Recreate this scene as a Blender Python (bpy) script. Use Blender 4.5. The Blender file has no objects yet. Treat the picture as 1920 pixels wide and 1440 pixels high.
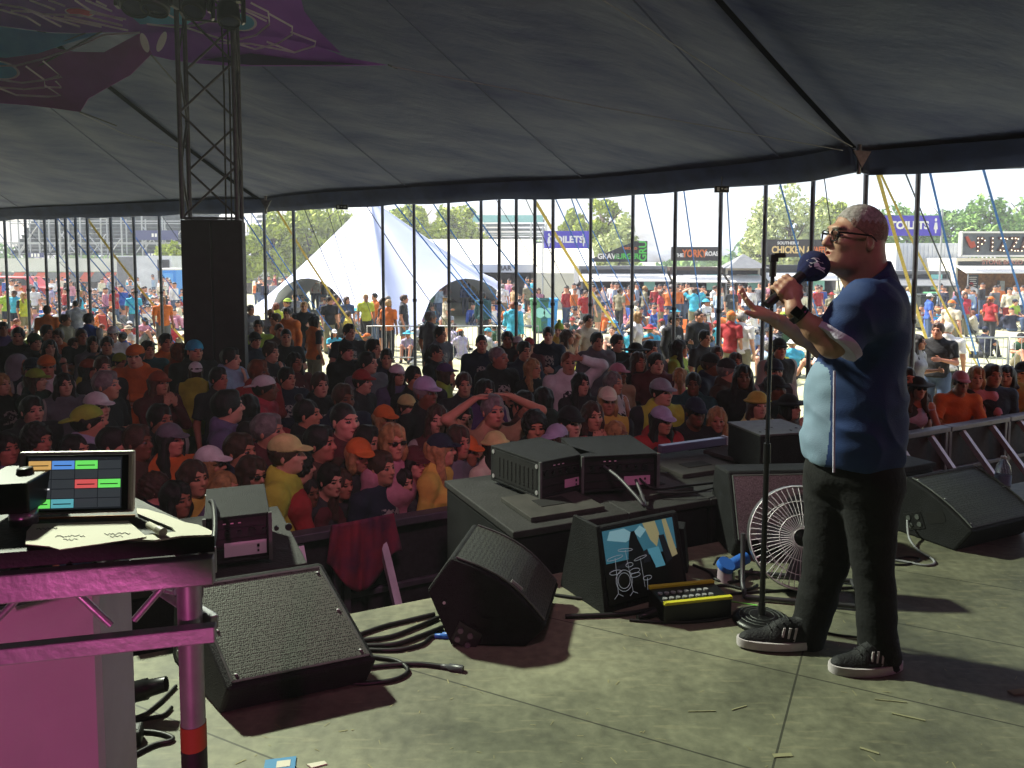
import bpy, bmesh, math, random
import numpy as np
from mathutils import Vector, Matrix, Euler

# ------------------------------------------------------------------ camera, sky, sun, exposure, stage lamps
scn = bpy.context.scene
COL = scn.collection
R = math.radians
CAMZ = 2.8
PITCH = R(4.0)
F = 1440.0
PCY = 590.0
cam_d = bpy.data.cameras.new('camera')
cam_d.sensor_width = 36.0
cam_d.lens = 27.0
cam_d.shift_y = -130.0 / 1920.0
cam_d.clip_start = 0.05
cam_d.clip_end = 3000
cam = bpy.data.objects.new('camera', cam_d)
cam.location = (0, 0, CAMZ)
cam.rotation_euler = (R(90) - PITCH, 0, 0)
COL.objects.link(cam)
scn.camera = cam

SUN_EL, SUN_AZ = R(52), R(300)      # azimuth clockwise from +Y: the sun stands beyond the field, to the left
world = bpy.data.worlds.new('World')
scn.world = world
world.use_nodes = True
wn = world.node_tree.nodes
sky = wn.new('ShaderNodeTexSky')
sky.sky_type = 'NISHITA'
sky.sun_disc = False
sky.sun_elevation = SUN_EL
sky.sun_rotation = SUN_AZ
sky.air_density = 1.0
sky.dust_density = 3.5
bg = wn['Background']
# thin bright cloud over the blue, mixed into the sky itself
tc = wn.new('ShaderNodeTexCoord')
mp = wn.new('ShaderNodeMapping'); mp.inputs['Scale'].default_value = (2.2, 2.2, 7.0)
nz = wn.new('ShaderNodeTexNoise'); nz.inputs['Scale'].default_value = 1.6; nz.inputs['Detail'].default_value = 7; nz.inputs['Roughness'].default_value = .6
rp = wn.new('ShaderNodeValToRGB'); rp.color_ramp.elements[0].position = .44; rp.color_ramp.elements[1].position = .66
mx = wn.new('ShaderNodeMixRGB'); mx.inputs['Color2'].default_value = (5.8, 6.7, 8.2, 1)
L = world.node_tree.links.new
L(tc.outputs['Generated'], mp.inputs['Vector']); L(mp.outputs['Vector'], nz.inputs['Vector'])
L(nz.outputs['Fac'], rp.inputs['Fac']); L(rp.outputs['Color'], mx.inputs['Fac'])
L(sky.outputs['Color'], mx.inputs['Color1']); L(mx.outputs['Color'], bg.inputs['Color'])
bg.inputs['Strength'].default_value = 0.095

def lamp(kind, name, loc, target, energy, color, size=.1, spot=60, blend=.5):
    d = bpy.data.lights.new(name, kind)
    d.energy = energy; d.color = color
    if kind == 'SUN': d.angle = size
    else: d.shadow_soft_size = size
    if kind == 'SPOT':
        d.spot_size = R(spot); d.spot_blend = blend
    o = bpy.data.objects.new(name, d)
    o.location = loc
    o.rotation_euler = (Vector(target) - Vector(loc)).to_track_quat('-Z', 'Y').to_euler()
    COL.objects.link(o)
    return o
sd = Vector((math.sin(SUN_AZ) * math.cos(SUN_EL), math.cos(SUN_AZ) * math.cos(SUN_EL), math.sin(SUN_EL)))
lamp('SUN', 'sun', sd * 100, (0, 0, 0), 4.6, (1, .95, .86), R(.5))
# the stage rig: a pale key from the front truss, pink washes from stage right, a violet wash on the crowd
lamp('SPOT', 'key_lamp', (-4.3, 5.7, 6.5), (.95, 1.85, 1.5), 1400, (.92, 1.0, .78), .2, 41, .3)
lamp('SPOT', 'pink_lamp_right', (5.2, .6, 4.4), (1.2, 2.8, 2.2), 20, (1.0, .10, .42), .09, 80, .7)
lamp('SPOT', 'pink_lamp_left', (-.55, -.7, 1.92), (-1.0, 1.6, 1.50), 34, (1.0, .17, .52), .05, 36, .1)
lamp('SPOT', 'violet_wash', (.2, 1.2, 5.0), (-1.2, 8.0, 1.2), 95, (1.0, .46, .66), .3, 92, .9)
lamp('SPOT', 'red_wash', (6.5, 1.5, 4.6), (5.2, 8.6, 1.3), 90, (1.0, .16, .10), .2, 55, .9)

scn.view_settings.view_transform = 'Standard'
scn.view_settings.look = 'None'
scn.view_settings.exposure = 1.62
scn.view_settings.gamma = 1.0
scn.cycles.max_bounces = 8
scn.cycles.diffuse_bounces = 5
scn.cycles.glossy_bounces = 3
scn.cycles.transmission_bounces = 4
scn.cycles.transparent_max_bounces = 8
scn.cycles.sample_clamp_indirect = 6.0
scn.cycles.use_denoising = True

# ------------------------------------------------------------------ helpers
cP, sP = math.cos(PITCH), math.sin(PITCH)
def ray(px, py):
    xc = (px - 960) / F; yc = -(py - PCY) / F
    return Vector((xc, cP + yc * sP, -sP + yc * cP))
def P(px, py, Y):
    d = ray(px, py); return Vector((0, 0, CAMZ)) + d * (Y / d.y)
def G(px, py, z=0.0):
    d = ray(px, py); return Vector((0, 0, CAMZ)) + d * ((z - CAMZ) / d.z)
def xatY(px, Y, z):
    return P(px, 490 + (CAMZ - z) / Y * F, Y)

def lin(c):
    if isinstance(c, str):
        c = [int(c[i:i + 2], 16) / 255 for i in (0, 2, 4)]
        return tuple(((x + .055) / 1.055) ** 2.4 if x > .04045 else x / 12.92 for x in c)
    return tuple(c)
MATS = {}
def mat(name, color, rough=.7, metal=0.0, nscale=0, namt=.25, bump=0, bscale=None, emis=0, spec=.4, color2=None, coord='Object', detail=5):
    key = name
    if key in MATS: return MATS[key]
    m = bpy.data.materials.new(name); m.use_nodes = True
    nt = m.node_tree; b = nt.nodes['Principled BSDF']
    c = lin(color)
    b.inputs['Base Color'].default_value = (*c, 1)
    b.inputs['Roughness'].default_value = rough
    b.inputs['Metallic'].default_value = metal
    b.inputs['Specular IOR Level'].default_value = spec
    if nscale or bump:
        t = nt.nodes.new('ShaderNodeTexCoord')
    if nscale:
        n = nt.nodes.new('ShaderNodeTexNoise'); n.inputs['Scale'].default_value = nscale; n.inputs['Detail'].default_value = detail
        r = nt.nodes.new('ShaderNodeValToRGB')
        r.color_ramp.elements[0].position = .3; r.color_ramp.elements[1].position = .7
        c2 = lin(color2) if color2 else tuple(min(1, x * (1 + namt)) for x in c)
        c1 = c if color2 else tuple(x * (1 - namt) for x in c)
        r.color_ramp.elements[0].color = (*c1, 1); r.color_ramp.elements[1].color = (*c2, 1)
        nt.links.new(t.outputs[coord], n.inputs['Vector'])
        nt.links.new(n.outputs['Fac'], r.inputs['Fac'])
        nt.links.new(r.outputs['Color'], b.inputs['Base Color'])
    if bump:
        n2 = nt.nodes.new('ShaderNodeTexNoise'); n2.inputs['Scale'].default_value = bscale or 60; n2.inputs['Detail'].default_value = 4
        bp = nt.nodes.new('ShaderNodeBump'); bp.inputs['Strength'].default_value = bump; bp.inputs['Distance'].default_value = .01
        nt.links.new(t.outputs[coord], n2.inputs['Vector']); nt.links.new(n2.outputs['Fac'], bp.inputs['Height']); nt.links.new(bp.outputs['Normal'], b.inputs['Normal'])
    if emis:
        b.inputs['Emission Color'].default_value = (*c, 1); b.inputs['Emission Strength'].default_value = emis
    MATS[key] = m
    return m

def tag(o, label=None, cat=None, group=None, kind=None):
    if label: o['label'] = label
    if cat: o['category'] = cat
    if group: o['group'] = group
    if kind: o['kind'] = kind
    return o
def empty(name, loc=(0, 0, 0), rz=0, label=None, cat=None, group=None):
    o = bpy.data.objects.new(name, None); o.location = loc; o.rotation_euler = (0, 0, rz); COL.objects.link(o)
    return tag(o, label, cat, group)

class MB:
    """collects boxes, bars, tubes, prisms into one mesh"""
    def __init__(s): s.v = []; s.f = []; s.mi = []; s.sm = []
    def add(s, vs, fs, mi=0, smooth=False):
        o = len(s.v); s.v += [tuple(v) for v in vs]
        for f in fs: s.f.append(tuple(i + o for i in f)); s.mi.append(mi); s.sm.append(smooth)
        return s
    def box(s, c, d, rz=0, mi=0, M=None):
        hx, hy, hz = d[0] / 2, d[1] / 2, d[2] / 2
        vs = [Vector((x * hx, y * hy, z * hz)) for x in (-1, 1) for y in (-1, 1) for z in (-1, 1)]
        m = (M or Matrix.Rotation(rz, 4, 'Z'))
        vs = [m @ v + Vector(c) for v in vs]
        return s.add(vs, [(0, 1, 3, 2), (4, 6, 7, 5), (0, 4, 5, 1), (2, 3, 7, 6), (0, 2, 6, 4), (1, 5, 7, 3)], mi)
    def tube(s, pts, r, n=8, mi=0, closed=False, cap=True):
        pts = [Vector(p) for p in pts]; rs = r if isinstance(r, (list, tuple)) else [r] * len(pts)
        rings = []; up = Vector((0, 0, 1)); N = len(pts); prev = None
        for i, p in enumerate(pts):
            if closed: t = pts[(i + 1) % N] - pts[i - 1]
            else: t = pts[min(i + 1, N - 1)] - pts[max(i - 1, 0)]
            t = t.normalized() if t.length > 1e-9 else Vector((0, 0, 1))
            if prev is None:
                a = t.cross(up)
                if a.length < 1e-3: a = t.cross(Vector((1, 0, 0)))
            else: a = prev - t * prev.dot(t)
            a.normalize(); prev = a; b = t.cross(a)
            rings.append([p + (a * math.cos(2 * math.pi * k / n) + b * math.sin(2 * math.pi * k / n)) * rs[i] for k in range(n)])
        vs = [v for rg in rings for v in rg]; fs = []
        for i in range(N if closed else N - 1):
            j = (i + 1) % N
            for k in range(n):
                fs.append((i * n + k, i * n + (k + 1) % n, j * n + (k + 1) % n, j * n + k))
        s.add(vs, fs, mi, n > 5)
        if cap and not closed:
            s.add(rings[0][::-1], [tuple(range(n))], mi); s.add(rings[-1], [tuple(range(n))], mi)
        return s
    def cyl(s, a, b, r, r2=None, n=16, mi=0): return s.tube([a, b], [r, r if r2 is None else r2], n, mi)
    def lathe(s, prof, n=24, c=(0, 0, 0), mi=0, M=None):
        vs = []; fs = []; m = M or Matrix.Identity(4)
        for r, z in prof:
            for k in range(n):
                vs.append(m @ Vector((r * math.cos(2 * math.pi * k / n), r * math.sin(2 * math.pi * k / n), z)) + Vector(c))
        for i in range(len(prof) - 1):
            for k in range(n): fs.append((i * n + k, i * n + (k + 1) % n, (i + 1) * n + (k + 1) % n, (i + 1) * n + k))
        return s.add(vs, fs, mi, True)
    def prism(s, poly, ext, mi=0):
        """poly: list of 3D points (one face), ext: vector"""
        e = Vector(ext); n = len(poly); a = [Vector(p) for p in poly]
        vs = a + [p + e for p in a]
        fs = [tuple(range(n))[::-1], tuple(range(n, 2 * n))] + [(i, (i + 1) % n, (i + 1) % n + n, i + n) for i in range(n)]
        return s.add(vs, fs, mi)
    def ribbon(s, pts, w, nrm, th=.006, mi=0):
        pts = [Vector(p) for p in pts]; nn = Vector(nrm).normalized()
        L_, R_ = [], []
        for i, p in enumerate(pts):
            t = (pts[min(i + 1, len(pts) - 1)] - pts[max(i - 1, 0)]).normalized(); sd_ = t.cross(nn).normalized() * w / 2
            L_.append(p - sd_); R_.append(p + sd_)
        n = len(pts); up = nn * th
        vs = L_ + R_ + [v + up for v in L_] + [v + up for v in R_]
        fs = []
        for i in range(n - 1):
            fs += [(i, i + 1, n + i + 1, n + i), (2 * n + i, 3 * n + i, 3 * n + i + 1, 2 * n + i + 1), (i, 2 * n + i, 2 * n + i + 1, i + 1), (n + i, n + i + 1, 3 * n + i + 1, 3 * n + i)]
        return s.add(vs, fs, mi)
    def build(s, name, m, parent=None, bevel=0, origin=None):
        me = bpy.data.meshes.new(name)
        o3 = Vector(origin) if origin is not None else Vector((0, 0, 0))
        me.from_pydata([tuple(Vector(v) - o3) for v in s.v], [], s.f)
        ms = m if isinstance(m, (list, tuple)) else [m]
        for x in ms: me.materials.append(x)
        me.polygons.foreach_set('material_index', s.mi); me.polygons.foreach_set('use_smooth', s.sm); me.update()
        bm = bmesh.new(); bm.from_mesh(me); bmesh.ops.recalc_face_normals(bm, faces=bm.faces); bm.to_mesh(me); bm.free()
        o = bpy.data.objects.new(name, me); COL.objects.link(o)
        o.location = o3
        if parent: o.parent = parent
        if bevel:
            bv = o.modifiers.new('bevel', 'BEVEL'); bv.width = bevel; bv.segments = 2; bv.limit_method = 'ANGLE'; bv.angle_limit = R(40)
        return o

def text(s, size, m, parent, M, name='lettering', ext=.01, bold=0.0, align='CENTER', sx=1.0):
    cu = bpy.data.curves.new('t', 'FONT'); cu.body = s; cu.size = size; cu.extrude = ext; cu.offset = bold; cu.align_x = align; cu.align_y = 'CENTER'
    cu.resolution_u = 3
    o = bpy.data.objects.new('t', cu); COL.objects.link(o)
    bpy.context.view_layer.update()
    me = bpy.data.meshes.new_from_object(o.evaluated_get(bpy.context.evaluated_depsgraph_get()))
    bpy.data.objects.remove(o); bpy.data.curves.remove(cu)
    me.name = name; me.materials.clear(); me.materials.append(m)
    me.transform(M @ Matrix.Diagonal((sx, 1, 1, 1)))
    o = bpy.data.objects.new(name, me); COL.objects.link(o)
    if parent: o.parent = parent
    return o
STAND = Matrix.Rotation(R(90), 4, 'X')          # text standing upright, read from -Y

# ------------------------------------------------------------------ implicit surfaces (numpy): smooth unions, extracted with surface nets
def v3(p): return np.array(tuple(p), dtype=np.float32)
class SDF:
    def __init__(s): s.p = []
    def cone(s, a, b, ra, rb=None, k=.02, clip=None, infl=True): s.p.append(('c', v3(a), v3(b), ra, ra if rb is None else rb, k, clip)); return s
    def ell(s, c, r, k=.02, M=None, clip=None, sub=False): s.p.append(('s' if sub else 'e', v3(c), v3(r), None if M is None else np.array(M.to_3x3(), dtype=np.float32), 0, k, clip)); return s
    def grow(s, d):
        o = SDF()
        for q in s.p:
            if q[0] == 'c': o.p.append((q[0], q[1], q[2], q[3] + d, q[4] + d, q[5], q[6]))
            elif q[0] == 'e': o.p.append((q[0], q[1], q[2] + d, q[3], 0, q[5], q[6]))
            else: o.p.append(q)
        return o
    def evaluate(s, xs, ys, zs):
        D = np.full((len(xs), len(ys), len(zs)), 1.0, dtype=np.float32)
        for q in s.p:
            t, a, b, c3, c4, k, clip = q
            pad = .03 + k
            if t == 'c':
                lo = np.minimum(a - c3, b - c4) - pad; hi = np.maximum(a + c3, b + c4) + pad
                mr = max(c3, c4); lo = np.minimum(a, b) - mr - pad; hi = np.maximum(a, b) + mr + pad
            else:
                mr = float(b.max()) if c3 is not None else 0
                rr = np.array([mr] * 3) if c3 is not None else b
                lo = a - rr - pad; hi = a + rr + pad
            i0, i1 = np.searchsorted(xs, lo[0]), np.searchsorted(xs, hi[0])
            j0, j1 = np.searchsorted(ys, lo[1]), np.searchsorted(ys, hi[1])
            k0, k1 = np.searchsorted(zs, lo[2]), np.searchsorted(zs, hi[2])
            if i1 <= i0 or j1 <= j0 or k1 <= k0: continue
            X = xs[i0:i1, None, None]; Y = ys[None, j0:j1, None]; Z = zs[None, None, k0:k1]
            if t == 'c':
                ba = b - a; L2 = float(ba @ ba) + 1e-9
                x, y, z = X - a[0], Y - a[1], Z - a[2]
                h = np.clip((x * ba[0] + y * ba[1] + z * ba[2]) / L2, 0, 1)
                d = np.sqrt((x - ba[0] * h) ** 2 + (y - ba[1] * h) ** 2 + (z - ba[2] * h) ** 2) - (c3 + (c4 - c3) * h)
            else:
                x, y, z = X - a[0], Y - a[1], Z - a[2]
                if c3 is not None:
                    m = c3.T
                    x, y, z = (m[0, 0] * x + m[0, 1] * y + m[0, 2] * z), (m[1, 0] * x + m[1, 1] * y + m[1, 2] * z), (m[2, 0] * x + m[2, 1] * y + m[2, 2] * z)
                kk = np.sqrt((x / b[0]) ** 2 + (y / b[1]) ** 2 + (z / b[2]) ** 2)
                kn = np.sqrt((x / b[0] ** 2) ** 2 + (y / b[1] ** 2) ** 2 + (z / b[2] ** 2) ** 2) + 1e-6
                d = kk * (kk - 1) / kn
            if clip is not None:
                for (cp, cn) in (clip if isinstance(clip, list) else [clip]):
                    cp = v3(cp); cn = v3(Vector(cn).normalized())
                    d = np.maximum(d, (X - cp[0]) * cn[0] + (Y - cp[1]) * cn[1] + (Z - cp[2]) * cn[2])
            cur = D[i0:i1, j0:j1, k0:k1]
            if t == 's':
                h = np.clip(.5 - .5 * (cur + d) / k, 0, 1)
                D[i0:i1, j0:j1, k0:k1] = cur * (1 - h) + (-d) * h + k * h * (1 - h)
            else:
                h = np.clip(.5 + .5 * (cur - d) / k, 0, 1)
                D[i0:i1, j0:j1, k0:k1] = cur * (1 - h) + d * h - k * h * (1 - h)
        return D
def waves(seed, n, freq, aniso=(1, 1, 1)):
    rg = np.random.RandomState(seed); W = []
    for i in range(n):
        d = rg.normal(size=3) * np.array(aniso); d /= np.linalg.norm(d) + 1e-9
        W.append((d * freq * rg.uniform(.6, 1.6), rg.uniform(0, 6.28)))
    def f(X, Y, Z):
        o = 0
        for k, ph in W: o = o + np.sin(X * k[0] + Y * k[1] + Z * k[2] + ph)
        return o / n
    return f
def surfnet(D, xs, ys, zs):
    D = D.copy(); D[0] = D[-1] = 1; D[:, 0] = D[:, -1] = 1; D[:, :, 0] = D[:, :, -1] = 1
    S = D < 0; nx, ny, nz_ = D.shape
    cnt = np.zeros((nx - 1, ny - 1, nz_ - 1), np.int8)
    for a in (0, 1):
        for b in (0, 1):
            for c in (0, 1): cnt += S[a:nx - 1 + a, b:ny - 1 + b, c:nz_ - 1 + c]
    act = (cnt > 0) & (cnt < 8)
    idx = -np.ones(act.shape, np.int32); I = np.argwhere(act); idx[act] = np.arange(len(I))
    pos = np.zeros((len(I), 3), np.float32); n = np.zeros(len(I), np.float32)
    i, j, k = I.T
    co = [(a, b, c) for a in (0, 1) for b in (0, 1) for c in (0, 1)]
    for A in co:
        for ax in range(3):
            if A[ax]: continue
            B = list(A); B[ax] = 1
            da = D[i + A[0], j + A[1], k + A[2]]; db = D[i + B[0], j + B[1], k + B[2]]
            m = (da < 0) != (db < 0)
            t = np.where(m, da / (da - db + 1e-12), 0)
            p = np.zeros((len(I), 3), np.float32) + np.array(A, np.float32); p[:, ax] += t
            pos += p * m[:, None]; n += m
    pos = pos / n[:, None] + I
    V = np.stack([np.interp(pos[:, 0], np.arange(nx), xs), np.interp(pos[:, 1], np.arange(ny), ys), np.interp(pos[:, 2], np.arange(nz_), zs)], 1)
    Fs = []
    for ax in range(3):
        sl0 = [slice(None)] * 3; sl1 = [slice(None)] * 3; sl0[ax] = slice(0, -1); sl1[ax] = slice(1, None)
        a = S[tuple(sl0)]; b = S[tuple(sl1)]
        e = np.argwhere(a != b); e = e[(e[:, (ax + 1) % 3] > 0) & (e[:, (ax + 2) % 3] > 0)]
        if not len(e): continue
        u, v = (ax + 1) % 3, (ax + 2) % 3
        q = []
        for du, dv in ((-1, -1), (0, -1), (0, 0), (-1, 0)):
            c = e.copy(); c[:, u] += du; c[:, v] += dv
            q.append(idx[c[:, 0], c[:, 1], c[:, 2]])
        q = np.stack(q, 1); fl = a[e[:, 0], e[:, 1], e[:, 2]]
        q[~fl] = q[~fl][:, ::-1]
        Fs.append(q)
    return V, np.concatenate(Fs)
def np_mesh(name, V, Fq, mats, mi=None, smooth=True):
    me = bpy.data.meshes.new(name); nf = len(Fq); fw = Fq.shape[1]
    me.vertices.add(len(V)); me.vertices.foreach_set('co', np.ascontiguousarray(V, np.float32).ravel())
    me.loops.add(nf * fw); me.loops.foreach_set('vertex_index', np.ascontiguousarray(Fq, np.int32).ravel())
    me.polygons.add(nf); me.polygons.foreach_set('loop_start', np.arange(0, nf * fw, fw, dtype=np.int32))
    me.polygons.foreach_set('loop_total', np.full(nf, fw, np.int32))
    if mi is not None: me.polygons.foreach_set('material_index', mi.astype(np.int32))
    me.polygons.foreach_set('use_smooth', np.full(nf, smooth, bool))
    for m in mats: me.materials.append(m)
    me.update(calc_edges=True); me.validate()
    return me
def sdf_mesh(name, s, h=.008, mats=(), noise=None, slots=None, zbreak=None, pad=.03):
    lo = np.array([9.] * 3); hi = -lo
    for q in s.p:
        if q[0] == 's': continue
        if q[0] == 'c': mr = max(q[3], q[4]); lo = np.minimum(lo, np.minimum(q[1], q[2]) - mr); hi = np.maximum(hi, np.maximum(q[1], q[2]) + mr)
        else:
            rr = np.array([q[2].max()] * 3) if q[3] is not None else q[2]
            lo = np.minimum(lo, q[1] - rr); hi = np.maximum(hi, q[1] + rr)
    lo -= pad; hi += pad
    ax = [np.arange(lo[i], hi[i] + h, h, dtype=np.float32) for i in range(3)]
    if zbreak and lo[2] < zbreak < hi[2]:
        ax[2] = np.concatenate([np.arange(lo[2], zbreak, h * 2), np.arange(zbreak, hi[2] + h, h)]).astype(np.float32)
    D = s.evaluate(*ax)
    if noise is not None:
        D = D + noise(ax[0][:, None, None], ax[1][None, :, None], ax[2][None, None, :]).astype(np.float32)
    V, Fq = surfnet(D, *ax)
    mi = None
    if slots is not None: mi = slots(V[Fq].mean(1))
    return np_mesh(name, V, Fq, mats, mi)
def obj(name, me, parent=None, loc=None, M=None):
    o = bpy.data.objects.new(name, me); COL.objects.link(o)
    if parent: o.parent = parent
    if M is not None: o.matrix_local = M
    if loc is not None: o.location = loc
    return o
# ------------------------------------------------------------------ setting: ground, stage, tent
rng = random.Random(7)
m_grass = mat('dry_grass', 'b0aa90', .95, 0, .35, .3, .5, 9, color2='8f946c', coord='Object', detail=12)
def grid_sheet(name, x0, x1, y0, y1, nx, ny, z, m):
    b = MB(); vs = [(x0 + (x1 - x0) * i / nx, y0 + (y1 - y0) * j / ny, z) for j in range(ny + 1) for i in range(nx + 1)]
    b.add(vs, [(j * (nx + 1) + i, j * (nx + 1) + i + 1, (j + 1) * (nx + 1) + i + 1, (j + 1) * (nx + 1) + i) for j in range(ny) for i in range(nx)])
    return b.build(name, m)
tag(grid_sheet('ground', -900, 900, -300, 1500, 8, 8, 0, m_grass), kind='structure')

EDGE_A = math.atan(.47)
E1 = Vector((math.cos(EDGE_A), math.sin(EDGE_A), 0)); N1 = Vector((-math.sin(EDGE_A), math.cos(EDGE_A), 0))
def edge(u, v=0.0, z=1.3):      # u along the stage lip, v out towards the audience
    return Vector((0, 3.5, z)) + E1 * u + N1 * v
SZ = 1.3
# deck material: worn olive-grey painted boards with seams laid at an angle, scuffs and straw-coloured scratches
def deck_material():
    m = bpy.data.materials.new('painted_deck'); m.use_nodes = True; nt = m.node_tree; b = nt.nodes['Principled BSDF']; N = nt.nodes.new; l = nt.links.new
    t = N('ShaderNodeTexCoord')
    n1 = N('ShaderNodeTexNoise'); n1.inputs['Scale'].default_value = 1.6; n1.inputs['Detail'].default_value = 10; n1.inputs['Roughness'].default_value = .68
    r1 = N('ShaderNodeValToRGB'); e = r1.color_ramp.elements
    e[0].position = .3; e[0].color = (*lin('3e4036'), 1); e[1].position = .70; e[1].color = (*lin('7e7f68'), 1)
    n2 = N('ShaderNodeTexNoise'); n2.inputs['Scale'].default_value = 26; n2.inputs['Detail'].default_value = 8
    mp_ = N('ShaderNodeMapping'); mp_.inputs['Rotation'].default_value = (0, 0, R(26)); mp_.inputs['Scale'].default_value = (1, 6, 1)
    n3 = N('ShaderNodeTexNoise'); n3.inputs['Scale'].default_value = 7; n3.inputs['Detail'].default_value = 6
    r3 = N('ShaderNodeValToRGB'); r3.color_ramp.elements[0].position = .58; r3.color_ramp.elements[1].position = .66
    mxa = N('ShaderNodeMixRGB'); mxa.blend_type = 'OVERLAY'; mxa.inputs['Fac'].default_value = .5
    mxb = N('ShaderNodeMixRGB'); mxb.inputs['Color2'].default_value = (*lin('9a9576'), 1)
    mul = N('ShaderNodeMath'); mul.operation = 'MULTIPLY'; mul.inputs[1].default_value = .2
    l(t.outputs['Object'], n1.inputs['Vector']); l(n1.outputs['Fac'], r1.inputs['Fac']); l(t.outputs['Object'], n2.inputs['Vector'])
    l(r1.outputs['Color'], mxa.inputs['Color1']); l(n2.outputs['Fac'], mxa.inputs['Color2'])
    l(t.outputs['Object'], mp_.inputs['Vector']); l(mp_.outputs['Vector'], n3.inputs['Vector']); l(n3.outputs['Fac'], r3.inputs['Fac'])
    l(r3.outputs['Color'], mul.inputs[0]); l(mul.outputs[0], mxb.inputs['Fac']); l(mxa.outputs['Color'], mxb.inputs['Color1'])
    # board seams
    mp2 = N('ShaderNodeMapping'); mp2.inputs['Rotation'].default_value = (0, 0, R(27)); mp2.inputs['Location'].default_value = (.3, .18, 0)
    sep = N('ShaderNodeSeparateXYZ'); l(t.outputs['Object'], mp2.inputs['Vector']); l(mp2.outputs['Vector'], sep.inputs[0])
    prev = None
    for ax, per in (('Y', .61), ('X', 2.44)):
        a = N('ShaderNodeMath'); a.operation = 'PINGPONG'; a.inputs[1].default_value = per / 2; l(sep.outputs[ax], a.inputs[0])
        c = N('ShaderNodeMath'); c.operation = 'LESS_THAN'; c.inputs[1].default_value = .0035; l(a.outputs[0], c.inputs[0])
        if prev is None: prev = c
        else:
            mm = N('ShaderNodeMath'); mm.operation = 'MAXIMUM'; l(prev.outputs[0], mm.inputs[0]); l(c.outputs[0], mm.inputs[1]); prev = mm
    mxc = N('ShaderNodeMixRGB'); mxc.inputs['Color2'].default_value = (*lin('24241f'), 1)
    ml = N('ShaderNodeMath'); ml.operation = 'MULTIPLY'; ml.inputs[1].default_value = .8; l(prev.outputs[0], ml.inputs[0])
    l(ml.outputs[0], mxc.inputs['Fac']); l(mxb.outputs['Color'], mxc.inputs['Color1']); l(mxc.outputs['Color'], b.inputs['Base Color'])
    rr = N('ShaderNodeMapRange'); rr.inputs['To Min'].default_value = .45; rr.inputs['To Max'].default_value = .8; l(n1.outputs['Fac'], rr.inputs['Value']); l(rr.outputs[0], b.inputs['Roughness'])
    bp = N('ShaderNodeBump'); bp.inputs['Strength'].default_value = .35; bp.inputs['Distance'].default_value = .004; l(n2.outputs['Fac'], bp.inputs['Height']); l(bp.outputs['Normal'], b.inputs['Normal'])
    return m
m_deck = deck_material()
m_black = mat('black_paint', '17181b', .55, 0, 9, .4, .25, 120)
m_blackcloth = mat('black_cloth', '101012', .95, 0, 4, .4, .3, 40)
a_, b_ = edge(-7), edge(8)
MB().prism([(a_.x, a_.y, SZ - .04), (b_.x, b_.y, SZ - .04), (9, -7, SZ - .04), (-9, -7, SZ - .04)], (0, 0, .04)).build('stage_floor', m_deck)['kind'] = 'structure'
pa, pb = edge(-7, -.03), edge(8, -.03)
MB().prism([(pa.x, pa.y, 0), (pb.x, pb.y, 0), (8.9, -6.9, 0), (-8.9, -6.9, 0)], (0, 0, SZ - .041)).build('stage_base', m_blackcloth)['kind'] = 'structure'

# tent canopy: eave line (read off at the height it hangs), seams running to a mast head behind the stage
EAVE = [(-140, 419), (10, 414), (100, 411), (200, 408), (298, 405), (400, 401), (497, 401), (512, 399), (560, 395), (620, 391), (717, 387), (841, 381), (968, 376), (1037, 374), (1108, 372), (1187, 367), (1267, 361), (1352, 355), (1436, 348), (1525, 339), (1614, 326), (1632, 333), (1722, 327), (1800, 322), (1920, 315), (2100, 303)]
ZE = 4.0
ev = [G(x, y, ZE) for x, y in EAVE]
back = [Vector(p) for p in ((13, 2, ZE), (14, -9, ZE), (6, -18, ZE), (-10, -23, ZE), (-28, -18, ZE), (-36, -2, ZE), (-33, 14, ZE), (-25, 22, ZE))]
loop = ev + back
def resample(pts, step):
    out = []; n = len(pts)
    for i in range(n):
        a, b = pts[i], pts[(i + 1) % n]; k = max(1, int((b - a).length / step))
        out += [a.lerp(b, j / k) for j in range(k)]
    return out
lp = resample(loop, .3)
PEAK = Vector((-13, -4.5, 15.0))
m_canvas = bpy.data.materials.new('tent_canvas'); m_canvas.use_nodes = True
nt = m_canvas.node_tree; b = nt.nodes['Principled BSDF']; b.inputs['Roughness'].default_value = .72; b.inputs['Specular IOR Level'].default_value = .25
t = nt.nodes.new('ShaderNodeTexCoord')
n_ = nt.nodes.new('ShaderNodeTexNoise'); n_.inputs['Scale'].default_value = .55; n_.inputs['Detail'].default_value = 12; n_.inputs['Roughness'].default_value = .65
mpc = nt.nodes.new('ShaderNodeMapping'); mpc.inputs['Rotation'].default_value = (0, 0, R(-50)); mpc.inputs['Scale'].default_value = (.6, 2.4, 1)
r_ = nt.nodes.new('ShaderNodeValToRGB'); r_.color_ramp.elements[0].position = .3; r_.color_ramp.elements[0].color = (*lin('485280'), 1); r_.color_ramp.elements[1].position = .75; r_.color_ramp.elements[1].color = (*lin('848ca8'), 1)
nt.links.new(t.outputs['Object'], mpc.inputs['Vector']); nt.links.new(mpc.outputs['Vector'], n_.inputs['Vector']); nt.links.new(n_.outputs['Fac'], r_.inputs['Fac']); nt.links.new(r_.outputs['Color'], b.inputs['Base Color'])
bp = nt.nodes.new('ShaderNodeBump'); bp.inputs['Strength'].default_value = .6; bp.inputs['Distance'].default_value = .08
nt.links.new(n_.outputs['Fac'], bp.inputs['Height']); nt.links.new(bp.outputs['Normal'], b.inputs['Normal'])
m_valance = mat('valance_canvas', '2c3860', .8, 0, 3, .3, .4, 8)
tent = empty('big_tent', (0, 14, 0), label='big dark blue canvas tent roof stretched over the crowd and stage', cat='tent')
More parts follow.
